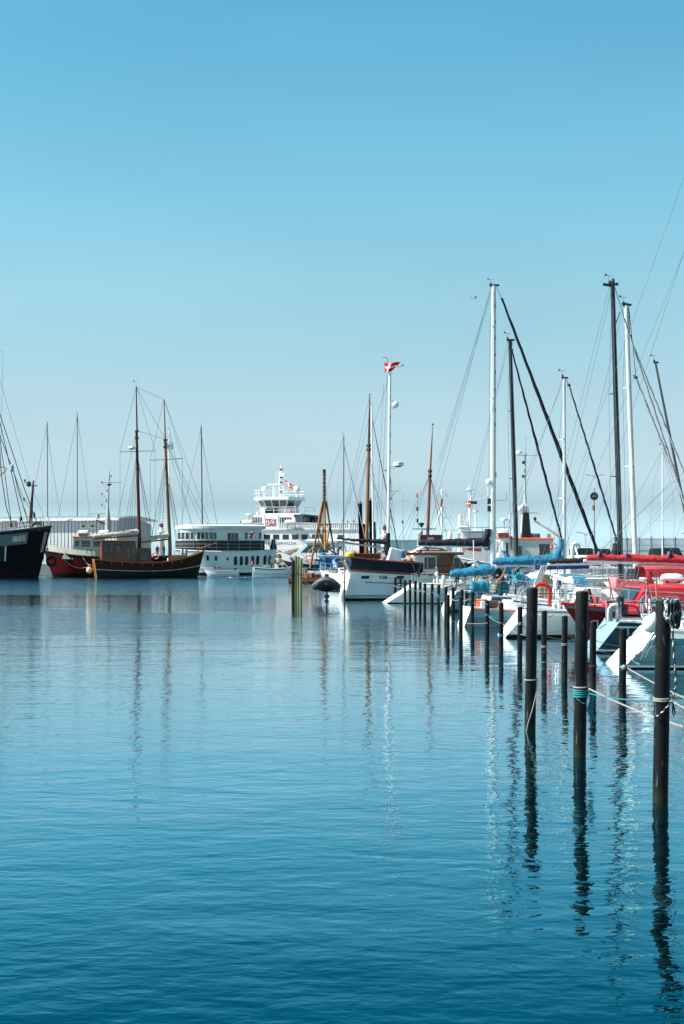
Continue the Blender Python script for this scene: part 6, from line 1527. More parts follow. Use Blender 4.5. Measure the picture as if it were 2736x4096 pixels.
for py in (1225, 1290, 1355, 1420, 1490, 1560, 1640, 1700): MB().box(D1(1981, py) + Vector((0, -.16, 0)), (.05, .05, .2)).build('mast_step', DARK, t1, world=True)
MB().tube([D1(1962, 1529), D1(1984, 1532), D1(1984, 1520)], .03, 4).build('steaming_light', OLDWOOD, t1, world=True)
MB().ball(D1(1956, 1928), .22, 10).build('radar_dome', WHITE, t1, world=True, smooth=60)
for py, m_ in ((2005, DARK), (2035, DARK), (1960, WHITE)): MB().box(D1(1958, py), (.25, .2, .35)).build('mast_instrument', m_, t1, world=True)
MB().tube([D1(1895, 1998), D1(1935, 1999), D1(1955, 1975)], .04, 5).build('antenna_bracket', WHITE, t1, world=True); MB().tube([D1(1984, 2001), D1(2026, 2001), D1(2026, 1975)], .03, 4).build('antenna_bracket', LGREY, t1, world=True)
flag('small limp red and white courtesy flag at the spreader of the tall white mast', D1(1974, 1872), (.16, -.1, -.35), (.03, 0, -.34), waves=.03)

# light teal cover and black mast
t2, H2, D2 = yacht('blue-grey yacht with a black mast and a long blue sail cover sloping to the stern', 2068, 78, 10.0, 3.2, (1.1, 1.05, 1.4), -1.4, (2040, 1362), BLKMAST, .125, ((1796, 2312), (2046, 2296)), BLUECLOTH, (.42, .80, .46), .45, base_py=2250, furls=[((2047, 1400), (2246, 2152), .07, M('black_furled_sail', (.010, .011, .014), .8, .2, 4))], hullm=M('blue_grey_gelcoat', (.14, .24, .28), .25, .1, 1, coat=.4), **SHORT, hood=BLUECLOTH)
cover(t2, D2(2052, 2262), D2(2062, 2252), .3, .5, .28, BLUECLOTH, .75, seed=9)
for px in (1830, 1860, 1900): MB().box(D2(px, 2302), (.06, .34, .34)).build('cover_tie', DWIRE, t2, world=True)
b = MB(); pts = [D2(1782, 2345), D2(1865, 2330), D2(1868, 2358), D2(1845, 2372), D2(1790, 2368)]
b.loft([pts, [p + Vector((0, 1.4, 0)) for p in pts]]); b.build('stern_dinghy', M('pale_dinghy_pvc', (.45, .47, .47), .5, .08, 2), t2, world=True, bevel=.08)
MB().tube([D2(1770, 2352), D2(1776, 2310), D2(1774, 2300)], [.09, .12, .05], 8).build('rolled_sail', SAIL, t2, world=True)
MB().tube([D2(1894, 2160), D2(1896, 2240), D2(1900, 2330)], .03, 5).build('antenna_post', WHITE, t2, world=True); MB().ball(D2(1895, 2263), .12, 8).build('antenna_dome', WHITE, t2, world=True, smooth=60)
MB().tube([D2(1870, 2252), D2(1905, 2245)], .05, 5).build('wind_generator_blade', WHITE, t2, world=True)

t4, H4, D4 = yacht('small yacht with a slim white mast, peaked blue sail cover and blue cockpit cloths', 2258, 72, 9.4, 3.0, (1.0, .95, 1.3), -.7, (2257, 1514), ALU, .085, ((1966, 2262), (2244, 2262)), BLUECLOTH, (.40, .62, .42), 1.1, base_py=2190, furls=[((2276, 1540), (2476, 2190), .055, M('blue_black_furled_sail', (.010, .03, .055), .8, .2, 4, spec=.2))], hullm=TEALH, **SHORT, hood=TEALCLOTH)
for a_, b_, c_, d_, m_ in ((1876, 2322, 1950, 2368, TEALCLOTH), (1968, 2326, 2026, 2372, TEALCLOTH), (2052, 2288, 2088, 2356, M('bright_teal_canvas', (.02, .34, .40), .8, .2, 3, bump=.02, bscale=5))):
    rnd = random.Random(a_); rg = []
    for i in range(9):
        f = i / 8; rg.append([D4(lerp(a_, c_, f) + (4 if j == 0 else 0) * rnd.uniform(-1, 1), lerp(b_, d_, j / 4) + rnd.uniform(-2, 2)) + Vector((0, -1.1 + rnd.uniform(-.06, .06), 0)) for j in range(5)])
    bb = MB().loft(rg, cap=False, closed=False); o = bb.build('cockpit_cloth', m_, t4, world=True, smooth=60); s = o.modifiers.new('thickness', 'SOLIDIFY'); s.thickness = .015
MB().prism([(0, 0), (.16, 0), (.16, .1), (0, .1)], D4(2050, 2286), (1, 0, 0), (0, 0, 1), (0, .1, 0)).build('boom_crutch_head', LGREY, t4, world=True)
MB().tube([D4(2052, 2286), D4(2098, 2242)], .07, 6).build('solar_panel', M('solar_panel_pale', (.45, .5, .55), .2, .1, 3), t4, world=True)
b = MB(); q = [D4(2013, 2258), D4(2008, 2280), D4(1995, 2308), D4(1980, 2322), D4(1972, 2352), D4(1970, 2365)]
b.tube([p + Vector((0, -1.3, 0)) for p in q], [.025, .035, .045, .05, .045, .03], 6); b.build('tiller', YWOOD, t4, world=True, smooth=50)
b = MB()
for px in (1948, 1953, 1960, 2034, 2052, 2060): b.tube([D4(px, 2320) + Vector((0, -1.2, 0)), D4(px - 2, 2405) + Vector((0, -1.2, 0))], .018, 4)
b.tube([D4(1950, 2322) + Vector((0, -1.2, 0)), D4(2085, 2326) + Vector((0, -1.2, 0))], .018, 4); b.tube([D4(1950, 2358) + Vector((0, -1.2, 0)), D4(2085, 2360) + Vector((0, -1.2, 0))], .015, 4); b.tube([D4(2034, 2278) + Vector((0, -1.2, 0)), D4(2062, 2375) + Vector((0, -1.2, 0))], .025, 4)
b.build('stern_gantry', STEEL, t4, world=True)
MB().tube([D4(2046, 2400) + Vector((0, -1.25, 0)), D4(2048, 2365) + Vector((0, -1.25, 0)), D4(2050, 2330) + Vector((0, -1.25, 0))], [.09, .08, .05], 7).build('rolled_flag', BLACK, t4, world=True)
person('person in a black sweater with a pale print leaning in the yacht cockpit', at(2008, 2385, 71), 1.75, R(160), (.010, .011, .016), (.03, .04, .06), (.20, .07, .05), pose='lean')
# low white boat with red stripe at the stern lines
t3 = place('small_motor_boat', 'low white boat with an orange-red stripe crowded behind the knotted pile', 'motor boat', 2105, 61.5, 7, 0)
H3 = Hull(t3, 5.2, 2.2, (.85, .75, 1.0), (-.3, .8), .8, (.85, .4), .3, 2.2, [-.3, -.02, ('f', .5), ('f', .84), ('f', .93), ('f', 1)], [ANTIFOUL, TEALH, M('pale_teal_gelcoat', (.22, .34, .38), .25, .1, 1, coat=.3), ORANGE, WHITE]); H3.deck(WHITE, .03); H3.pulpit(.5); H3.pushpit(.6); H3.lifeline(.5, .1, .85, 5)
house(t3, -1.0, 1.2, 1.5, .7, 1.12, WHITE, 'cuddy', (.5, .1), .15, win=[(.2, .45, .3, .75), (.55, .8, .3, .75)])
for i, (x, y, sz, m_) in enumerate(((-1.6, -.4, (.5, .4, .3), TEAK), (-1.9, .3, (.4, .4, .35), ORANGE), (-1.3, .5, (.5, .35, .25), GREY), (-2.0, -.6, (.3, .3, .3), WHITE))): MB().box((x, y, .8 + sz[2] / 2), sz, rz=i).build('deck_locker', m_, t3, bevel=.04)

# tall black mast
tk, Hk, Dk = yacht('yacht with the tall black mast and a charcoal cover along its black boom', 2482, 60.5, 10.0, 3.2, (1.02, 1.0, 1.35), -1.0, (2450, 1140), BLKMAST, .115, ((2190, 2258), (2466, 2252)), M('charcoal_canvas', (.022, .022, .024), .8, .3, 3, bump=.02, bscale=5, spec=.2), (.20, .30, .26), .7, base_py=2215, hullm=BLUEP, rake=(-.4, .9), spread=(.40, .66), hood=GSAIL)
MB().tube([Dk(2455, 1150), Dk(2466, 1450), Dk(2486, 2150)], .02, 5).build('mast_track', M('crimson_track', (.28, .02, .06), .4, .1, 3), tk, world=True)
MB().tube([Dk(2412, 1137), Dk(2456, 1144)], .06, 6).build('masthead_crane', BLKMAST, tk, world=True); MB().tube([Dk(2462, 1134), Dk(2476, 1122), Dk(2484, 1128)], .02, 4).build('wind_sensor', WHITE, tk, world=True); MB().lathe([(.06, -.15), (.08, 0), (.05, .12)], Dk(2452, 1125), 8).build('masthead_lamp', DARK, tk, world=True)
for a_, b_ in (((2460, 1150), (2496, 1270)), ((2464, 1165), (2500, 1282))): MB().tube([Dk(*a_), Dk(*b_)], .014, 4).build('halyard', DWIRE, tk, world=True)
furl(tk, Dk(2496, 1272), Dk(2790, 2170), .05, GSAIL)
MB().tube([Dk(2463, 1295), Dk(2480, 1248)], .028, 5).build('yellow_batten', M('cream_batten', (.6, .55, .3), .5, .1, 4), tk, world=True)
# silver grey hull with the red boom
SGC = M('silver_grey_gelcoat', (.46, .49, .50), .22, .06, 1, coat=.5)
tc_, Hc, Dc = yacht('silver grey yacht with a red boom cover, red tent, raked white stern and lifebuoy', 2872, 54, 11.4, 3.3, (1.02, 1.0, 1.4), 1.75, (2862, 620), ALU, .1, ((2334, 2243), (2850, 2262)), REDCLOTH, (.25, .38, .30), .7, base_py=2262, mats=[ANTIFOUL, ANTIFOUL, BLACK, SGC, WHITE, SGC], rake=(-.85, .9), tf=.62, hullm=WHITE, shr=False, backstay=False, heading=3)
o = MB(); pr = []
for i in range(17):
    a_ = math.pi * (1.0 - i / 16); pr.append(Vector((.30 * math.cos(a_), 0, .25 + .30 * math.sin(a_))))
pr = [Vector((-.30, 0, -.22))] + pr + [Vector((.30, 0, -.22))]
o.tube([at(2166, 2395, 52.9) + p for p in pr], .085, 8); tag(o.build('horseshoe_buoy', RED, smooth=60), 'red horseshoe lifebuoy on the stern rail behind the corded pile', 'lifebuoy')
b = MB()
for k in range(4): b.tube([Dc(2128 + k * 7, 2360), Dc(2168 + k * 7, 2262)], .03, 5)
for k in range(7): b.tube([Dc(2131 + k * 6, 2352 - k * 14), Dc(2152 + k * 6, 2352 - k * 14)], .02, 4)
b.build('stowed_gangway', GALU, tc_, world=True)
for k, (a_, b_) in enumerate((((2100, 2330), (2160, 2205)), ((2118, 2352), (2172, 2215)), ((2088, 2380), (2130, 2290)), ((2060, 2400), (2092, 2300)), ((2104, 2372), (2140, 2330)))): MB().tube([Dc(*a_), Dc(*b_)], .016, 4).build('backstay_tackle', WIRE if k % 2 else ROPEW, tc_, world=True)
MB().tube([Dc(2062, 2400), Dc(2080, 2352), Dc(2092, 2345), Dc(2105, 2362), Dc(2118, 2360)], .035, 6).build('anchor', GALU, tc_, world=True, smooth=50)

# G: white mast beyond, with a white cockpit tent
tg, Hg, Dg = yacht('yacht with the leaning white mast and a white cockpit tent', 2540, 67, 10.0, 3.2, (1.1, 1.05, 1.4), -1.0, (2505, 1222), M('cream_white_mast', (.66, .65, .60), .35, .06, 1), .115, None, base_py=2200, furls=[((2519, 1345), (2742, 1905), .045, GSAIL), ((2544, 1510), (2760, 2060), .06, M('grey_violet_sail', (.34, .35, .40), .8, .2, 4))], hullm=WHITE, **SHORT)
MB().prism([(-.2, .15), (.12, .15), (.12, 0), (-.05, -.02), (-.12, .05)], Dg(2503, 1224), (1, 0, 0), (0, 0, 1), (0, .15, 0)).build('masthead_fitting', OLDWOOD, tg, world=True)
for a_, b_ in (((2533, 1500), (2546, 1512)),): MB().tube([Dg(*a_), Dg(*b_)], .03, 5).build('halyard_block', DARK, tg, world=True)
rnd = random.Random(8); rg = []
for i in range(11):
    f = i / 10; row = []
    for j in range(9):
        an = math.pi * j / 8; hgt = (.72 if i not in (0, 10) else .5) * (1 + .12 * math.sin(f * 8)) * (1 - .35 * abs(f - .4)); row.append(Dg(lerp(2205, 2292, f), 2362) + Vector((rnd.uniform(-.03, .03), -math.cos(an) * .95 + .2, max(0, math.sin(an)) ** .7 * hgt * 1.1 + rnd.uniform(-.02, .02))))
    rg.append(row)
MB().loft(rg, closed=False, cap=False).build('cockpit_tent', WSAIL, tg, world=True, smooth=60)
b = MB(); b.loft([[Dg(2150, 2388) + Vector((0, y, 0)), Dg(2160, 2300) + Vector((0, y, 0)), Dg(2185, 2296) + Vector((0, y, 0)), Dg(2205, 2330) + Vector((0, y, 0)), Dg(2180, 2388) + Vector((0, y, 0))] for y in (-.6, .6)]); b.build('spray_hood', M('tan_navy_hood', (.30, .20, .10), .8, .4, 2), tg, world=True)
b = MB(); b.tube([Dg(2140, 2268), Dg(2355, 2262)], .16, 8); b.build('dark_blue_boom_bag', M('royal_blue_canvas', (.01, .035, .17), .8, .2, 3, spec=.3), tg, world=True)

# dark leaning mast beyond the frame edge
tl, Hl, Dl = yacht('yacht with a dark strongly leaning mast close to the picture edge', 2732, 80, 10.5, 3.2, (1.1, 1.05, 1.4), 0, (2622, 1452), M('dark_grey_mast', (.05, .055, .06), .4, .2, 2), .075, None, base_py=2010, hullm=WHITE, spread=(.25, .55), shr=False, backstay=False)

# ---------------- red boat, bow toward the channel
def red_boat():
    d = 49.5; t = place('red_boat', 'red motor boat with a raked red cabin and a dark red bow to the channel', 'motor boat', 2257, d, 187, 5.1)
    H = Hull(t, 10.4, 3.3, (1.1, 1.08, 1.42), (.2, 1.0), .8, (.88, .35), .5, 2.3, [-.5, -.02, .1, ('f', .6), ('f', .87), ('f', .94), ('f', 1)], [ANTIFOUL, ANTIFOUL, RHULL, RHULL, M('grey_strake', (.10, .10, .11), .4, .2, 2), RED])
    H.deck(M('dark_side_deck', (.05, .05, .05), .8, .2, 3), .08); H.rail(RED, .03)
    c = lambda px, y=0.0: -(gx(px, d - y) - t.location.x)
    RB = M('cabin_red', (.60, .02, .028), .28, .08, 1, coat=.5)
    z0, z1 = 1.05, gz(2345, d - 1.2) + .02
    # cabin: long house with rounded roof and a raked front
    w = 2.5; xs = [c(2790), c(2600), c(2510), c(2462)]
    rings = []
    for x, zt, ww in ((c(2830), z1, w), (c(2620), z1 + .02, w), (c(2545), z1 - .04, w * .98), (c(2505), z1 - .55, w * .96), (c(2470), z0 + .25, w * .94), (c(2455), z0, w * .92)):
        hh = zt - z0
        rings.append([(x, -ww / 2, z0), (x, -ww / 2 * .97, z0 + hh * .55), (x, -ww / 2 * .90, z0 + hh * .9), (x, -ww / 2 * .74, z0 + hh), (x, ww / 2 * .74, z0 + hh), (x, ww / 2 * .90, z0 + hh * .9), (x, ww / 2 * .97, z0 + hh * .55), (x, ww / 2, z0)])
    MB().loft(rings).build('cabin', RB, t, smooth=35)
    ys = 1.27                                              # the side nearest the camera is local +y (bow points to -x of the picture)
    def sidewin(poly, nm='window'):
        f = MB(); nrm = Vector((0, 1, .12)).normalized(); P = [Vector((c(px, 1.25), ys - (gz(py, d - 1.25) - z0) * .10, gz(py, d - 1.25))) for px, py in poly]; cc = sum(P, Vector()) / len(P); I = [p + (cc - p) * .12 for p in P]
        f.loft([[p + nrm * .0 for p in P], [p + nrm * .03 for p in P], [p + nrm * .03 for p in I], [p + nrm * .0 for p in I]], cap=False); fo = f.build(nm, LGREY, t)
        MB().add([p + nrm * .018 for p in I], [tuple(range(len(I)))]).build('pane', M('pale_reflecting_glass', (.33, .37, .39), .06, .5, 1.2, spec=.8, streak=(.3, 1, 3)), fo)
    sidewin([(2585, 2428), (2582, 2418), (2606, 2390), (2612, 2387), (2702, 2388), (2710, 2393), (2714, 2420), (2710, 2430)])
    sidewin([(2532, 2424), (2560, 2386), (2577, 2386), (2580, 2392), (2560, 2424)])
    MB().add([Vector((c(2503) , -.9, z1 - .54)), Vector((c(2503), .9, z1 - .54)), Vector((c(2538), .82, z1 - .12)), Vector((c(2538), -.82, z1 - .12))], [(0, 1, 2, 3)]).build('windscreen', GLASS, t).location = (.02, 0, .03)
    b = MB()
    for s in (-1, 1): b.tube([H.P(.5, H.dz(.5), s, .03) * 1, H.P(.75, H.dz(.75), s, .03), H.P(.97, H.dz(.97), s, .03)], .03, 5)
    b.build('rub_strip', DARK, t)
    H.pulpit(.68, .80, name='bow_pulpit', r=.022)
    b = MB()
    for s in (-1, 1):
        p = [H.P(q, H.dz(q), s, 0, .95) + Vector((0, 0, .66)) for q in (.80, .6, .4, .2)]; b.tube(p, .02, 5)
        for q, pp in zip((.6, .4, .2), p[1:]): b.tube([H.P(q, H.dz(q), s, 0, .95), pp], .02, 5)
    b.build('side_rail', STEEL, t)
    b = MB(); b.tube([(c(2355), .4, 1.4), (c(2340), .4, 1.9)], .05, 6); b.build('bow_roller', DKWOOD, t)
    MB().box((c(2430), .2, 1.38), (.4, .5, .25)).build('deck_hatch', RED, t, bevel=.04)
    MB().tube([(c(2290), .3, 1.42), (c(2300), .2, 1.55), (c(2340), .3, 1.6)], [.06, .1, .05], 8).build('covered_anchor', M('maroon_cover', (.13, .025, .04), .8, .3, 3), t)
    b = MB()
    for i in range(14): a_ = i * .9; b.tube([(c(2320) + .25 * math.cos(a_), .5 + .18 * math.sin(a_), 1.44 + i * .006), (c(2320) + .25 * math.cos(a_ + .9), .5 + .18 * math.sin(a_ + .9), 1.446 + i * .006)], .02, 4)
    tag(b.build('rope_coil', ROPET, t.parent), 'loose turquoise rope coil on the red bow', 'rope coil'); bpy.data.objects[[o.name for o in bpy.data.objects if o.name.startswith('rope_coil')][-1]].matrix_basis = wl_(t)
    r_ = raft('white over pink life raft canister strapped on the red cabin roof', Vector((gx(2686, d), d - .1, z1 + .06)), .78, .165, PINK)
    # stays that run up and out of the picture
    for a_, b_ in (((2172, 2290), (2790, 560)), ((2240, 2245), (2800, 850))): wire(t, at(*a_, d), at(*b_, d), 'forestay', r=.007)
    mt = at(2900, 2300, d); 
red_boat()

# white trunk boat with letters, bow out, just beyond the red one
tw, Hw, Dw = yacht('white yacht with a long trunk cabin, red cockpit cloths and lettering on its side', 2720, 55.5, 10.5, 3.2, (1.15, 1.1, 1.5), -1.4, None, ALU, .1, heading=180, hullm=WHITE, coach=False)
house(tw, -2.6, 2.6, 2.0, 1.0, 1.72, WHITE, 'trunk_cabin', (1.1, .1), .3, win=[(.2, .4, .35, .7), (.5, .7, .35, .7)])
text('2-362', 'lettering', tw, .26, (gx(2404, 54) * -1 + tw.location.x, 1.28, 1.12), (R(90), 0, R(180)), black_text(), .004)
b = MB(); b.loft([[Dw(2298, 2405) + Vector((0, y, 0)), Dw(2312, 2350) + Vector((0, y, 0)), Dw(2385, 2350) + Vector((0, y, 0)), Dw(2385, 2405) + Vector((0, y, 0))] for y in (-1.2, .8)]); b.build('fore_cabin', WHITE, tw, world=True, bevel=.03)
MB().add([Dw(2305, 2385) + Vector((0, -1.22, 0)), Dw(2312, 2367) + Vector((0, -1.22, 0)), Dw(2332, 2368) + Vector((0, -1.22, 0)), Dw(2322, 2388) + Vector((0, -1.22, 0))], [(0, 1, 2, 3)]).build('cabin_window', GLASS, tw, world=True)
o = text('INGA', 'name_lettering', tw, .13, (0, 0, 0), (R(90), 0, R(180)), black_text(), .004); q = wl_(tw).inverted() @ (Dw(2301, 2361) + Vector((0, -1.225, 0))); o.location = q
for poly, m_ in (([(2444, 2308), (2475, 2318), (2545, 2320), (2572, 2335), (2550, 2348), (2455, 2362), (2436, 2358)], PINKCLOTH),):
    b = MB(); b.loft([[Dw(*p) + Vector((0, -1.1 + y, .0)) for p in poly] for y in (0, .5, 1.4)]); b.build('cockpit_cloth', m_, tw, world=True, bevel=.03)
b = MB()
for (x0, x1, y_) in ((2275, 2760, 2294), (2278, 2760, 2303)): b.tube([at(x0, y_, 54), at(x1, y_ + 8, 54)], .018, 5)
for k in range(5): b.tube([at(2325 + k * 85, 2300, 54), at(2375 + k * 85, 2352, 54)], .014, 4)
b.build('long_pulpit_rail', STEEL, tw, world=True)

for px in (2392, 2502, 2672): MB().box(Dc(px, 2222), (.05, .30, .30), ry=.3).build('cover_tie', M('violet_webbing', (.13, .11, .22), .8, .3, 4), tc_, world=True)
for a_, b_ in (((2398, 2204), (2736, 1888)), ((2402, 2206), (2680, 1932)), ((2508, 2206), (2736, 1912)), ((2510, 2210), (2700, 1990)), ((2682, 2200), (2738, 2060))): wire(tc_, Dc(*a_), Dc(*b_), 'lazy_jack', ROPEW, r=.006)
rg = []
for px, top, k in ((2556, 2266, .9), (2562, 2262, 1.0), (2650, 2260, 1.0), (2760, 2266, 1.0), (2850, 2270, .9)):
    zt = gz(top, 54); rg.append([(Dc(px, 2300).x + (.12 if j == 0 else 0), 54 + y, z) for j, (y, z) in enumerate(((-1.15, 2.22), (-1.1, lerp(2.25, zt, .7)), (-.75, zt), (.75, zt), (1.1, lerp(2.25, zt, .7)), (1.15, 2.22)))])
MB().loft(rg, closed=False, cap=False).build('cockpit_tent', M('worn_red_canvas', (.30, .035, .045), .85, .18, 3, bump=.02, bscale=5), tc_, world=True, smooth=40); MB().loft([[Dc(2556, 2275) + Vector((0, -1.1, 0)), Dc(2570, 2278) + Vector((0, -1.15, 0)), Dc(2596, 2345) + Vector((0, -1.15, 0)), Dc(2566, 2345) + Vector((0, -1.15, 0))], [Dc(2556, 2275) + Vector((0, -1.08, 0)), Dc(2570, 2278) + Vector((0, -1.13, 0)), Dc(2596, 2345) + Vector((0, -1.13, 0)), Dc(2566, 2345) + Vector((0, -1.13, 0))]]).build('tent_flap', REDCLOTH, tc_, world=True)
MB().tube([Dc(2655, 2264), Dc(2675, 2270), Dc(2742, 2302)], [.03, .045, .05], 7).build('spinnaker_pole', GALU, tc_, world=True, smooth=50)
b = MB()
for k in (0, 14, 30, 44): b.tube([Dc(2500 + k, 2325), Dc(2514 + k, 2262)], .022, 4)
b.build('deck_chair_frame', GALU, tc_, world=True); MB().prism([(0, 0), (.28, 0), (.38, .4), (.1, .4)], Dc(2502, 2318), (1, 0, 0), (0, 0, 1), (0, .3, 0)).build('deck_chair_cloth', M('slate_cloth', (.10, .16, .2), .8, .2, 4), tc_, world=True)
MB().prism([(0, 0), (.18, 0), (.26, .36), (.08, .36)], Dc(2536, 2318), (1, 0, 0), (0, 0, 1), (0, .3, 0)).build('deck_chair_cloth', M('brown_cloth', (.12, .07, .06), .8, .2, 4), tc_, world=True)
# E: dark blue hull, reversed transom, red boom cover
te, He, De = yacht('dark blue yacht with a pale blue raked stern and a horseshoe buoy on its rail', 2830, 45.5, 10.4, 3.1, (.98, .92, 1.25), -2.1, None, ALU, .1, mats=[ANTIFOUL, ANTIFOUL, WHITE, NAVYH, WHITE, NAVYH], rake=(-.75, .8), tf=.66, hullm=NAVYH, transom=M('pale_blue_transom', (.22, .33, .41), .3, .1, 1), heading=3)
# rolled grey horseshoe cover on the pushpit
b = MB(); b.tube([at(2440, 2485, 44.2) + Vector((x, 0, z)) for x, z in ((0, 0), (-.02, .3), (.06, .48), (.18, .5), (.25, .35), (.22, .05))], [.09, .10, .09, .10, .10, .08], 9); tag(b.build('horseshoe_buoy', M('pale_grey_vinyl', (.52, .52, .50), .6, .1, 4), smooth=60), 'pale grey vinyl horseshoe buoy on the dark blue yacht stern rail', 'lifebuoy')
MB().box(at(2490, 2438, 44.4), (.36, .06, .34)).build('barbecue_plate', M('speckled_maroon', (.05, .02, .025), .5, .6, 14), te, world=True, bevel=.03)
MB().tube([at(2470, 2422, 44.2), at(2535, 2424, 44.2), at(2548, 2432, 44.2), at(2572, 2490, 44.2)], .022, 6).build('stern_rail', DARK, te, world=True, smooth=50); MB().tube([at(2470, 2468, 44.1), at(2565, 2470, 44.1)], .014, 5).build('stern_rail', STEEL, te, world=True)
for px in (2424, 2432): MB().tube([at(px, 2490, 44.1), at(px + 6, 2412, 44.1)], .012, 4).build('ladder', STEEL, te, world=True)
MB().box(De(2520, 2500) + Vector((0, -.9, 0)), (1.0, .08, .2)).build('coaming_board', LGREY, te, world=True)

# F: nearest boat, white transom
tf_, Hf, Df = yacht('nearest yacht, grey-teal hull with a broad white raked stern and wooden tiller', 2880, 39.5, 9.6, 3.1, (1.05, .98, 1.3), -2.85, None, ALU, .1, mats=[ANTIFOUL, ANTIFOUL, WHITE, TEALH, M('teal_stripe', (.02, .12, .15), .3, .1, 1), WHITE], rake=(-1.05, .8), tf=.72, transom=WHITE, levels=[-.5, -.02, .04, .10, ('f', .62), ('f', .8), ('f', 1)], heading=3)
b = MB(); b.tube([at(2626, 2310, 38.8), at(2625, 2345, 38.8), at(2628, 2410, 38.8), at(2634, 2460, 38.8), at(2642, 2530, 38.8)], [.018, .024, .03, .034, .03], 8); b.build('tiller', YWOOD, tf_, world=True, smooth=50)
MB().box(at(2600, 2560, 38.2), (.04, .1, .75), ry=.62).build('rudder_stock', GALU, tf_, world=True)
for a_, b_ in (((2530, 2640), (2592, 2545)), ((2580, 2630), (2620, 2550)), ((2560, 2640), (2604, 2560))): MB().tube([at(*a_, 37.9), at(*b_, 37.9)], .012, 5).build('stern_ladder', STEEL, tf_, world=True)
MB().box(at(2540, 2648, 37.9), (.28, .02, .05), ry=.5).build('transom_step', LGREY, tf_, world=True)
b = MB(); pts = [(0, -.23), (.11, -.21), (.19, -.12), (.225, 0), (.2, .12), (.13, .22), (.06, .28), (.045, .33)]
b.X = Matrix.Translation(at(2602, 2497, 38.0)) @ Matrix.Rotation(R(22), 4, 'Y') @ Matrix.Scale(1.02, 4); b.lathe([(max(.001, r_), z_) for r_, z_ in pts], n=22); q = b.build('ball_fender', FENDER, smooth=60); tag(q, 'large white teardrop ball fender hanging at the nearest stern', 'fender')
MB().lathe([(.05, 0), (.05, .06), (.03, .09)], (0, 0, 0), 8).build('fender_eye', DARK, q).matrix_local = Matrix.Translation(at(2602, 2497, 38.0)) @ Matrix.Rotation(R(22), 4, 'Y') @ Matrix.Translation((0, 0, .33))

# fenders hung along the topsides
def fender(label, p, h=.55, r=.11, m=None):
    o = MB().lathe([(.02, -h / 2), (r * .7, -h / 2 + .04), (r, -h / 2 + .12), (r, h / 2 - .12), (r * .7, h / 2 - .04), (.03, h / 2), (.012, h / 2 + .02), (.012, h / 2 + .4)], p, 12).build('fender', m or FENDER, smooth=50)
    return tag(o, label, 'fender')
def hang(H, tpos, label, m=None, side=-1, h=.55, r=.11):
    p = wl_(H.root) @ H.P(tpos, H.dz(tpos) * .55, side, r + .02); return fender(label, p, h, r, m)
hang(H1, .30, 'white fender on the side of the large white yacht, nearer its stern'); hang(H1, .52, 'blue fender amidships on the large white yacht', BLUEP)
hang(H2, .28, 'blue fender on the blue-grey yacht beside its stern dinghy', BLUEP); hang(H4, .35, 'white fender on the yacht with blue cockpit cloths')
hang(Hc, .30, 'blue fender at the silver grey hull near its raked stern', M('navy_vinyl', (.012, .03, .10), .5, .1, 3)); hang(Hc, .48, 'white fender amidships on the silver grey hull'); hang(He, .34, 'white fender against the dark blue hull')
hang(H3, .5, 'orange fender on the low white boat with the orange-red stripe', ORANGE, h=.4, r=.1)

# cabin cruisers on the far side of the walkway
def cruiser(label, px, d, heading, L, canopy, hullm, dx=0):
    t = place('cabin_cruiser', label, 'motor boat', px, d, heading, dx)
    H = Hull(t, L, 2.7, (1.0, .95, 1.35), (-.2, .9), .85, (.88, .4), .4, 2.2, [-.4, -.02, .1, ('f', .7), ('f', .8), ('f', 1)], [ANTIFOUL, ANTIFOUL, hullm, BLUEP, WHITE], n=14); H.deck(WHITE, .03); H.pulpit(.55); H.lifeline(.55, .4, .86, 4)
    house(t, -.8, L * .33, 2.0, .9, 1.75, WHITE, 'cabin', (.9, .1), .2, WHITE, .06, .05, [(.12, .4, .35, .8), (.47, .72, .35, .8)], GLASS, frame=GREY, fw=[(.06, .48, .25, .9), (.52, .94, .25, .9)])
    rg = []
    for i, (x, k) in enumerate(((-L * .46, .75), (-L * .40, 1.0), (-L * .2, 1.05), (-.7, 1.0))): rg.append([(x, 1.05 * math.cos(math.pi * q / 8), .95 + 1.05 * k * max(0, math.sin(math.pi * q / 8)) ** .55) for q in range(9)])
    MB().loft(rg, closed=False, cap=True).build('canopy', canopy, t, smooth=40)
    return t
cruiser('cabin cruiser with a bright blue canopy glimpsed beyond the white cockpit tent', 2380, 76, 8, 7.4, BLUECLOTH, WHITE)
cruiser('cabin cruiser with a white canopy lying below the charcoal boom', 2330, 84, 6, 7.8, WSAIL, BLUEP)
cruiser('cabin cruiser with a grey canopy lying beyond the peaked blue sail cover', 2150, 92, 6, 7.6, GSAIL, WHITE)
# a gull high over the marina
def gull(px, py, d):
    p = at(px, py, d); b = MB()
    b.loft([[(x, r * math.cos(q * 1.047), r * math.sin(q * 1.047)) for q in range(6)] for x, r in ((-.22, .01), (-.1, .045), (.05, .06), (.16, .045), (.22, .03), (.28, .005))])
    o = b.build('gull', M('gull_white', (.6, .6, .6), .7, .1, 8), smooth=60); o.location = p; o.rotation_euler = (0, R(-10), R(30)); tag(o, 'lone gull gliding in the clear sky beside the tallest white mast', 'bird')
    for s in (-1, 1): MB().loft([[(.08, s * .04, .03), (-.08, s * .04, .03), (-.08, s * .04, .05), (.08, s * .04, .05)], [(.1, s * .3, .14), (-.04, s * .3, .14), (-.04, s * .3, .15), (.1, s * .3, .15)], [(-.02, s * .62, .06), (-.08, s * .62, .06), (-.08, s * .62, .065), (-.02, s * .62, .065)]]).build('wing', M('gull_grey', (.2, .22, .24), .7, .1, 8), o)
gull(1898, 1192, 110)
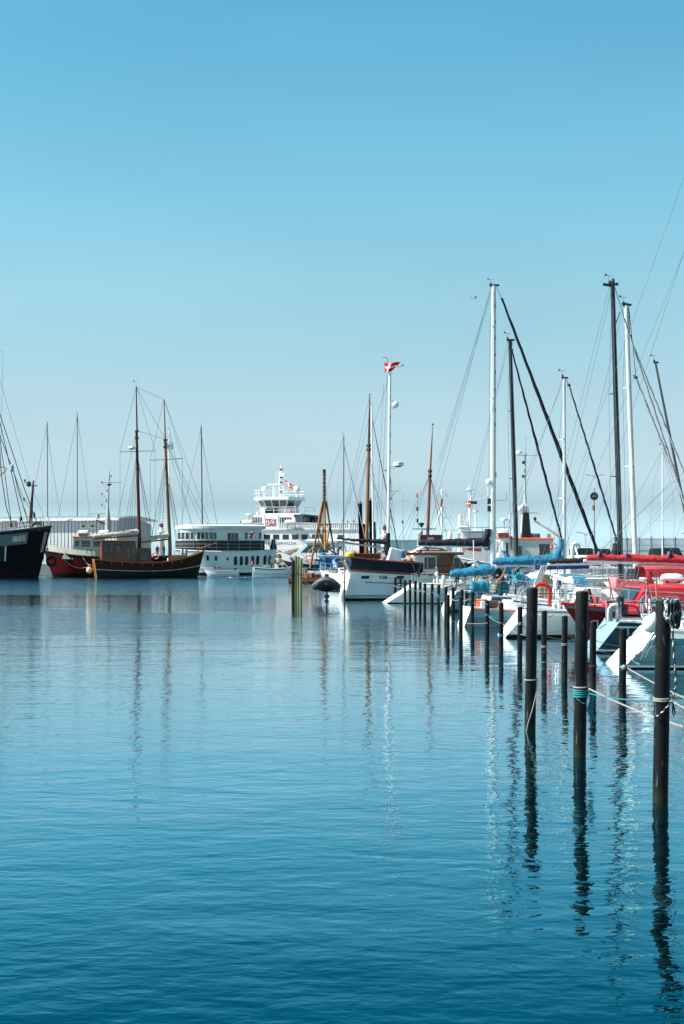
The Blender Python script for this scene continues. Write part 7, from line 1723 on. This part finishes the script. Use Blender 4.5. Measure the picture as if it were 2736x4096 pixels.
# ================================================================ lines, loops and coils on the piles
def zof(key, py): t, p, h, r, l = PILES[key]; return gz(py, p.y)
def pt(key, py, side=0.0, front=0.0):
    t, p, h, r, l = PILES[key]; z = gz(py, p.y); return Vector((p.x + l * z + side * r, p.y - front * r, z))
wrap('t1', zof('t1', 2722), ROPEW, 'pale cord tied round the first tall pile', 1, .012)
tag(MB().tube([pt('t1', 2722, 1.1, .5), pt('t1', 2760, 1.0, .8), pt('t1', 2800, .6, 1.1), pt('t1', 2845, .1, 1.12), pt('t1', 2890, -.5, 1.05), pt('t1', 2935, -.9, .9)], .010, 5).build('hanging_rope', ROPEW, smooth=60), 'loose pale cord dangling down the first tall pile to the water', 'rope')
wrap('t2', zof('t2', 2752), ROPEW, 'pale rope ring above the turquoise windings of the middle tall pile', 1, .013)
for i, py in enumerate((2764, 2772, 2780, 2789)): wrap('t2', zof('t2', py), ROPET, 'turquoise rope windings round the middle tall pile', 1, .012).__setitem__('group', 'turquoise windings of one pile')
b = MB(); rnd = random.Random(3)
for k in range(16):
    x0 = pt('t2', 2768, 1.15, .4) + Vector((rnd.uniform(-.02, .05), 0, rnd.uniform(-.02, .02))); pts = [x0]
    for i in range(1, 8): pts.append(x0 + Vector((rnd.uniform(.0, .06) + .02 * math.sin(i), rnd.uniform(-.02, .02), -.062 * i * rnd.uniform(.6, 1.15))))
    b.tube(pts, .005, 3)
tag(b.build('frayed_rope', ROPET), 'frayed turquoise rope end hanging beside the middle tall pile', 'rope')
tag(MB().tube([pt('t2', 2790, -.8, .9), pt('t2', 2800, -.3, 1.1), pt('t2', 2812, .2, 1.1), pt('t2', 2806, .9, .7)], .008, 4).build('loose_strand', ROPET), 'loose turquoise strand drooping below the windings', 'rope')
rope(pt('t2', 2752, 1.1, .4), at(2830, 2935, 17.2), .05, ROPEW, 'long pale mooring line running from the middle tall pile past the coiled pile', .0125)
rope(pt('t2', 2772, 1.1, .3), pt('t3', 2802, -1.0, .3), .03, ROPET, 'thin turquoise line stretched between two tall piles', .009)
for i, py in enumerate((2798, 2806)): wrap('t3', zof('t3', py), ROPEW, 'pale rope turns low round the coiled tall pile', 1, .011).__setitem__('group', 'pale turns of one pile')
rope(pt('t3', 2800, 1.0, .3), at(2860, 2880, 16.5), .02, ROPEW, 'pale line leading away low from the coiled tall pile', .010)
tag(MB().tube([pt('t3', 2808, 1.25, .5) + Vector((.0, 0, 0)), pt('t3', 2830, 1.5, .5), pt('t3', 2852, 1.62, .5), pt('t3', 2862, 1.45, .5), pt('t3', 2850, 1.3, .5), pt('t3', 2815, 1.3, .5)], .010, 5).build('rope_eye', ROPED, smooth=60), 'dark rope eye hanging by the coiled tall pile', 'rope')
# the black and white braided line
BRA, BRB = M('black_braid', (.012, .012, .014), .8, .2, 30), M('white_braid', (.55, .55, .52), .8, .15, 30)
def braid(name, pts, r, label, pw=.35, n=7):
    P = []
    for a, c in zip(pts, pts[1:]):
        k = max(2, int((Vector(c) - Vector(a)).length / .022))
        P += [Vector(a).lerp(Vector(c), i / k) for i in range(k)]
    P.append(Vector(pts[-1])); b = MB(); b.tube(P, r, n); rnd = random.Random(len(P))
    for k in range((len(P) - 1) * n):
        i, j = divmod(k, n)
        if ((i + j) // 2) % 3 == 0 and rnd.random() < pw * 2.2: b.mi[k] = 1
    return tag(b.build(name, [BRA, BRB], smooth=60), label, 'rope')
def spline(P_, n=5):
    o_ = []
    for i in range(len(P_) - 1):
        a, b_, c, d = (Vector(P_[max(0, i - 1)]), Vector(P_[i]), Vector(P_[i + 1]), Vector(P_[min(len(P_) - 1, i + 2)]))
        for j in range(n):
            f = j / n; o_.append(.5 * ((2 * b_) + (c - a) * f + (2 * a - 5 * b_ + 4 * c - d) * f * f + (-a + 3 * b_ - 3 * c + d) * f ** 3))
    return o_ + [Vector(P_[-1])]
b = MB(); rnd = random.Random(21); d3 = PILES['t3'][1].y
for k in range(13):
    w = rnd.uniform(10, 20); bx = 2664 + k * 3.6 + rnd.uniform(-3, 3); bot = 2515 - abs(k - 8) * 4 + rnd.uniform(-18, 10); off = -.09 - .012 * (k % 4)
    loop = [at(bx - 4, 2398 + rnd.uniform(0, 8), d3 + off), at(bx - 8 + w * .1, 2440, d3 + off), at(bx - 6, bot - 22, d3 + off), at(bx + 5, bot, d3 + off), at(bx + w, bot - 20, d3 + off + .02), at(bx + w * .9, 2440, d3 + off + .05), at(bx + w * .3, 2402, d3 + off + .04), at(bx - 12, 2396 + rnd.uniform(0, 5), d3 + .02)]
    P = spline(loop, 5); s0 = len(b.f); b.tube(P, .0155, 7)
    for q in range(s0, len(b.f)):
        i, j = divmod(q - s0, 7)
        if k < 5 and rnd.random() < .42 or k >= 5 and (i + j) % 6 == 0 and rnd.random() < .6: b.mi[q] = 1
tag(b.build('rope_coil', [BRA, BRB], smooth=60), 'thick coil of black and white rope slung over the tall pile', 'rope coil')
braid('hanging_rope', spline([at(2690, 2455, d3 - .12), at(2692, 2560, d3 - .11), at(2697, 2640, d3 - .11), at(2703, 2720, d3 - .11), at(2697, 2770, d3 - .11), at(2680, 2812, d3 - .13), at(2648, 2850, d3 - .12), at(2618, 2872, d3 - .1)]), .0125, 'black and white line hanging from the coil and curling under the pile')
# slim pile rings
RING = [('n0', 2592, ROPEB, 2, 'blue rings round the first slim pile'), ('n2', 2420, ROPET, 2, 'turquoise knot near the top of the slim pile'), ('n2', 2462, ROPET, 2, 'lower turquoise knot of the slim pile'), ('n3', 2545, ROPEB, 2, 'low blue band on the slim pile by the raked stern'), ('n3', 2493, ROPEW, 1, 'white ring on the slim pile by the raked stern'),
        ('n4', 2500, ROPEW, 3, 'grey rope turns round the middle of a slim pile'), ('n5', 2590, ROPEW, 2, 'pale rope turns round the slim pile past the corded pile'), ('n5', 2612, ROPED, 2, 'dark rope turns round the slim pile past the corded pile'), ('n5', 2650, ROPEB, 1, 'blue ring low on the slim pile past the corded pile'), ('n6', 2582, ROPEW, 2, 'thin pale rings on the lone slim pile before the red bow'),
        ('n7', 2668, ROPED, 2, 'dark rope turns round the half hidden slim pile'), ('n8', 2672, ROPEB, 2, 'blue and white rope ring on the hooked pile'), ('n8', 2684, ROPED, 2, 'dark rope turns under the knotted white rope')]
for i, (k, py, m_, n, lab) in enumerate(RING): wrap(k, zof(k, py), m_, lab, n, .009)
tag(MB().ball(pt('n8', 2668, .1, 1.25), .058, 10).build('rope_knot', ROPEW, smooth=60), 'fat pale rope knot on the hooked slim pile', 'rope')
rope(pt('n8', 2670, 1.0, .9), at(2790, 2815, 25.5), .03, ROPEW, 'pale mooring line running from the fat knot behind the coiled pile', .013)
for k, c in enumerate(('f3', 'f5', 'f7', 'f8', 'f10', 'f12', 'f14')): wrap(c, 1.05 - .06 * (k % 3), (ROPEW, ROPET, ROPEW)[k % 3], ('pale', 'turquoise', 'pale')[k % 3] + ' rope ring on a pile of the tight far row', 2, .014)['group'] = 'rope rings of the tight far row'
tag(MB().tube([pt('f8', 2373, -1, .8), pt('f8', 2400, -1.5, .9), pt('f8', 2445, -1.2, .9), pt('f8', 2460, .2, 1), pt('f8', 2448, 1.4, .9), pt('f8', 2380, 1.3, .8)], .012, 4).build('rope_bight', ROPEW), 'pale rope bight hanging on a pile of the tight far row', 'rope')
tag(MB().tube([pt('f10', 2380, -.6, 1), pt('f10', 2400, .5, 1.1), pt('f10', 2430, 1.6, 1), pt('f10', 2456, 3.4, .5)], .012, 4).build('rope_end', ROPEW), 'pale rope end trailing from a pile of the tight far row', 'rope')
# mooring lines to the sterns
LN = [('n2', 2420, (2180, 2404, 57), .1, ROPET, 'turquoise line from the knotted pile toward the tall corded pile'), ('n2', 2415, (1880, 2400, 62), .12, ROPET, 'turquoise line from the knotted pile back into the tight row'), ('n2', 2462, (2075, 2470, 44), .1, ROPET, 'lower turquoise line between two slim piles'),
      ('n2', 2466, (2030, 2500, 46), .05, ROPEW, 'pale line slanting down between two slim piles'), ('n3', 2440, (1925, 2425, 58), .1, ROPET, 'thin turquoise line behind the blue banded pile'), ('n3', 2496, (2120, 2545, 41), .08, ROPEW, 'pale line from the blue banded pile to the raked stern'),
      ('n4', 2498, (2240, 2520, 51), .15, ROPEW, 'pale line drooping before the silver grey hull'), ('n4', 2505, (2300, 2560, 48), .12, ROPEW, 'second pale line drooping before the silver grey hull'), ('n4', 2432, (2360, 2412, 49), .12, ROPET, 'turquoise line leading to the red bow'),
      ('n5', 2592, (2370, 2640, 36), .04, ROPED, 'dark line between the ringed pile and the half hidden pile'), ('n5', 2600, (2255, 2645, 36), .12, ROPED, 'dark line sagging between two slim piles'), ('n6', 2530, (2440, 2600, 44), .1, ROPEW, 'pale line from the lone pile to the dark blue stern'), ('n6', 2540, (2455, 2618, 44), .1, ROPEW, 'second pale line from the lone pile to the dark blue stern'),
      ('n7', 2612, (2510, 2598, 43), .12, ROPEW, 'pale line across the dark blue hull below its stripe'), ('n7', 2560, (2650, 2545, 39.5), .22, ROPEW, 'curving pale line from the half hidden pile to the nearest stern'), ('n8', 2625, (2655, 2548, 39), .12, ROPEW, 'pale line rising from the hooked pile to the nearest stern'),
      ('n8', 2640, (2660, 2640, 38), .05, ROPED, 'dark line along the nearest hull'), ('n7', 2700, (2900, 2700, 30), .1, ROPED, 'dark line running low behind the coiled pile'), ('n1', 2490, (1950, 2492, 44), .03, ROPEW, 'pale horizontal line between two slim piles'), ('n0', 2480, (1990, 2500, 50), .1, ROPED, 'thin dark line beyond the knotted pile')]
for k, py, e, dr, m_, lab in LN: rope(pt(k, py, .6, .5), at(*e), dr, m_, lab, .008)
for k, (a, c, m_, lab) in enumerate((('f1', 'f4', ROPEW, 'pale'), ('f4', 'f7', ROPET, 'turquoise'), ('f7', 'f9', ROPEW, 'pale'), ('f9', 'f11', ROPET, 'turquoise'), ('f11', 'f13', ROPEW, 'pale'), ('f13', 'f15', ROPET, 'turquoise'))):
    o = rope(PILES[a][1] + Vector((0, 0, 1.1)), PILES[c][1] + Vector((0, 0, 1.08)), .16, m_, lab + ' line strung along the tight far row of piles', .013); o['group'] = 'lines strung along the tight far row'
rope(at(1185, 2262, 96.5), at(1395, 2283, 97), .12, ROPEB, 'light blue line from the green pile cluster to the motor sailer stern', .022)
rope(at(1185, 2300, 96.5), at(1252, 2345, 95), .1, ROPED, 'dark line from the green pile cluster to the tender', .02)
for px, py, key in ((1181, 2300, 'g1181'), (1192, 2292, 'g1192'), (1203, 2300, 'g1203')): wrap(key, gz(py, PILES[key][1].y), ROPED, 'dark lashing round a green pile of the cluster', 2, .02)['group'] = 'lashings of the green pile cluster'
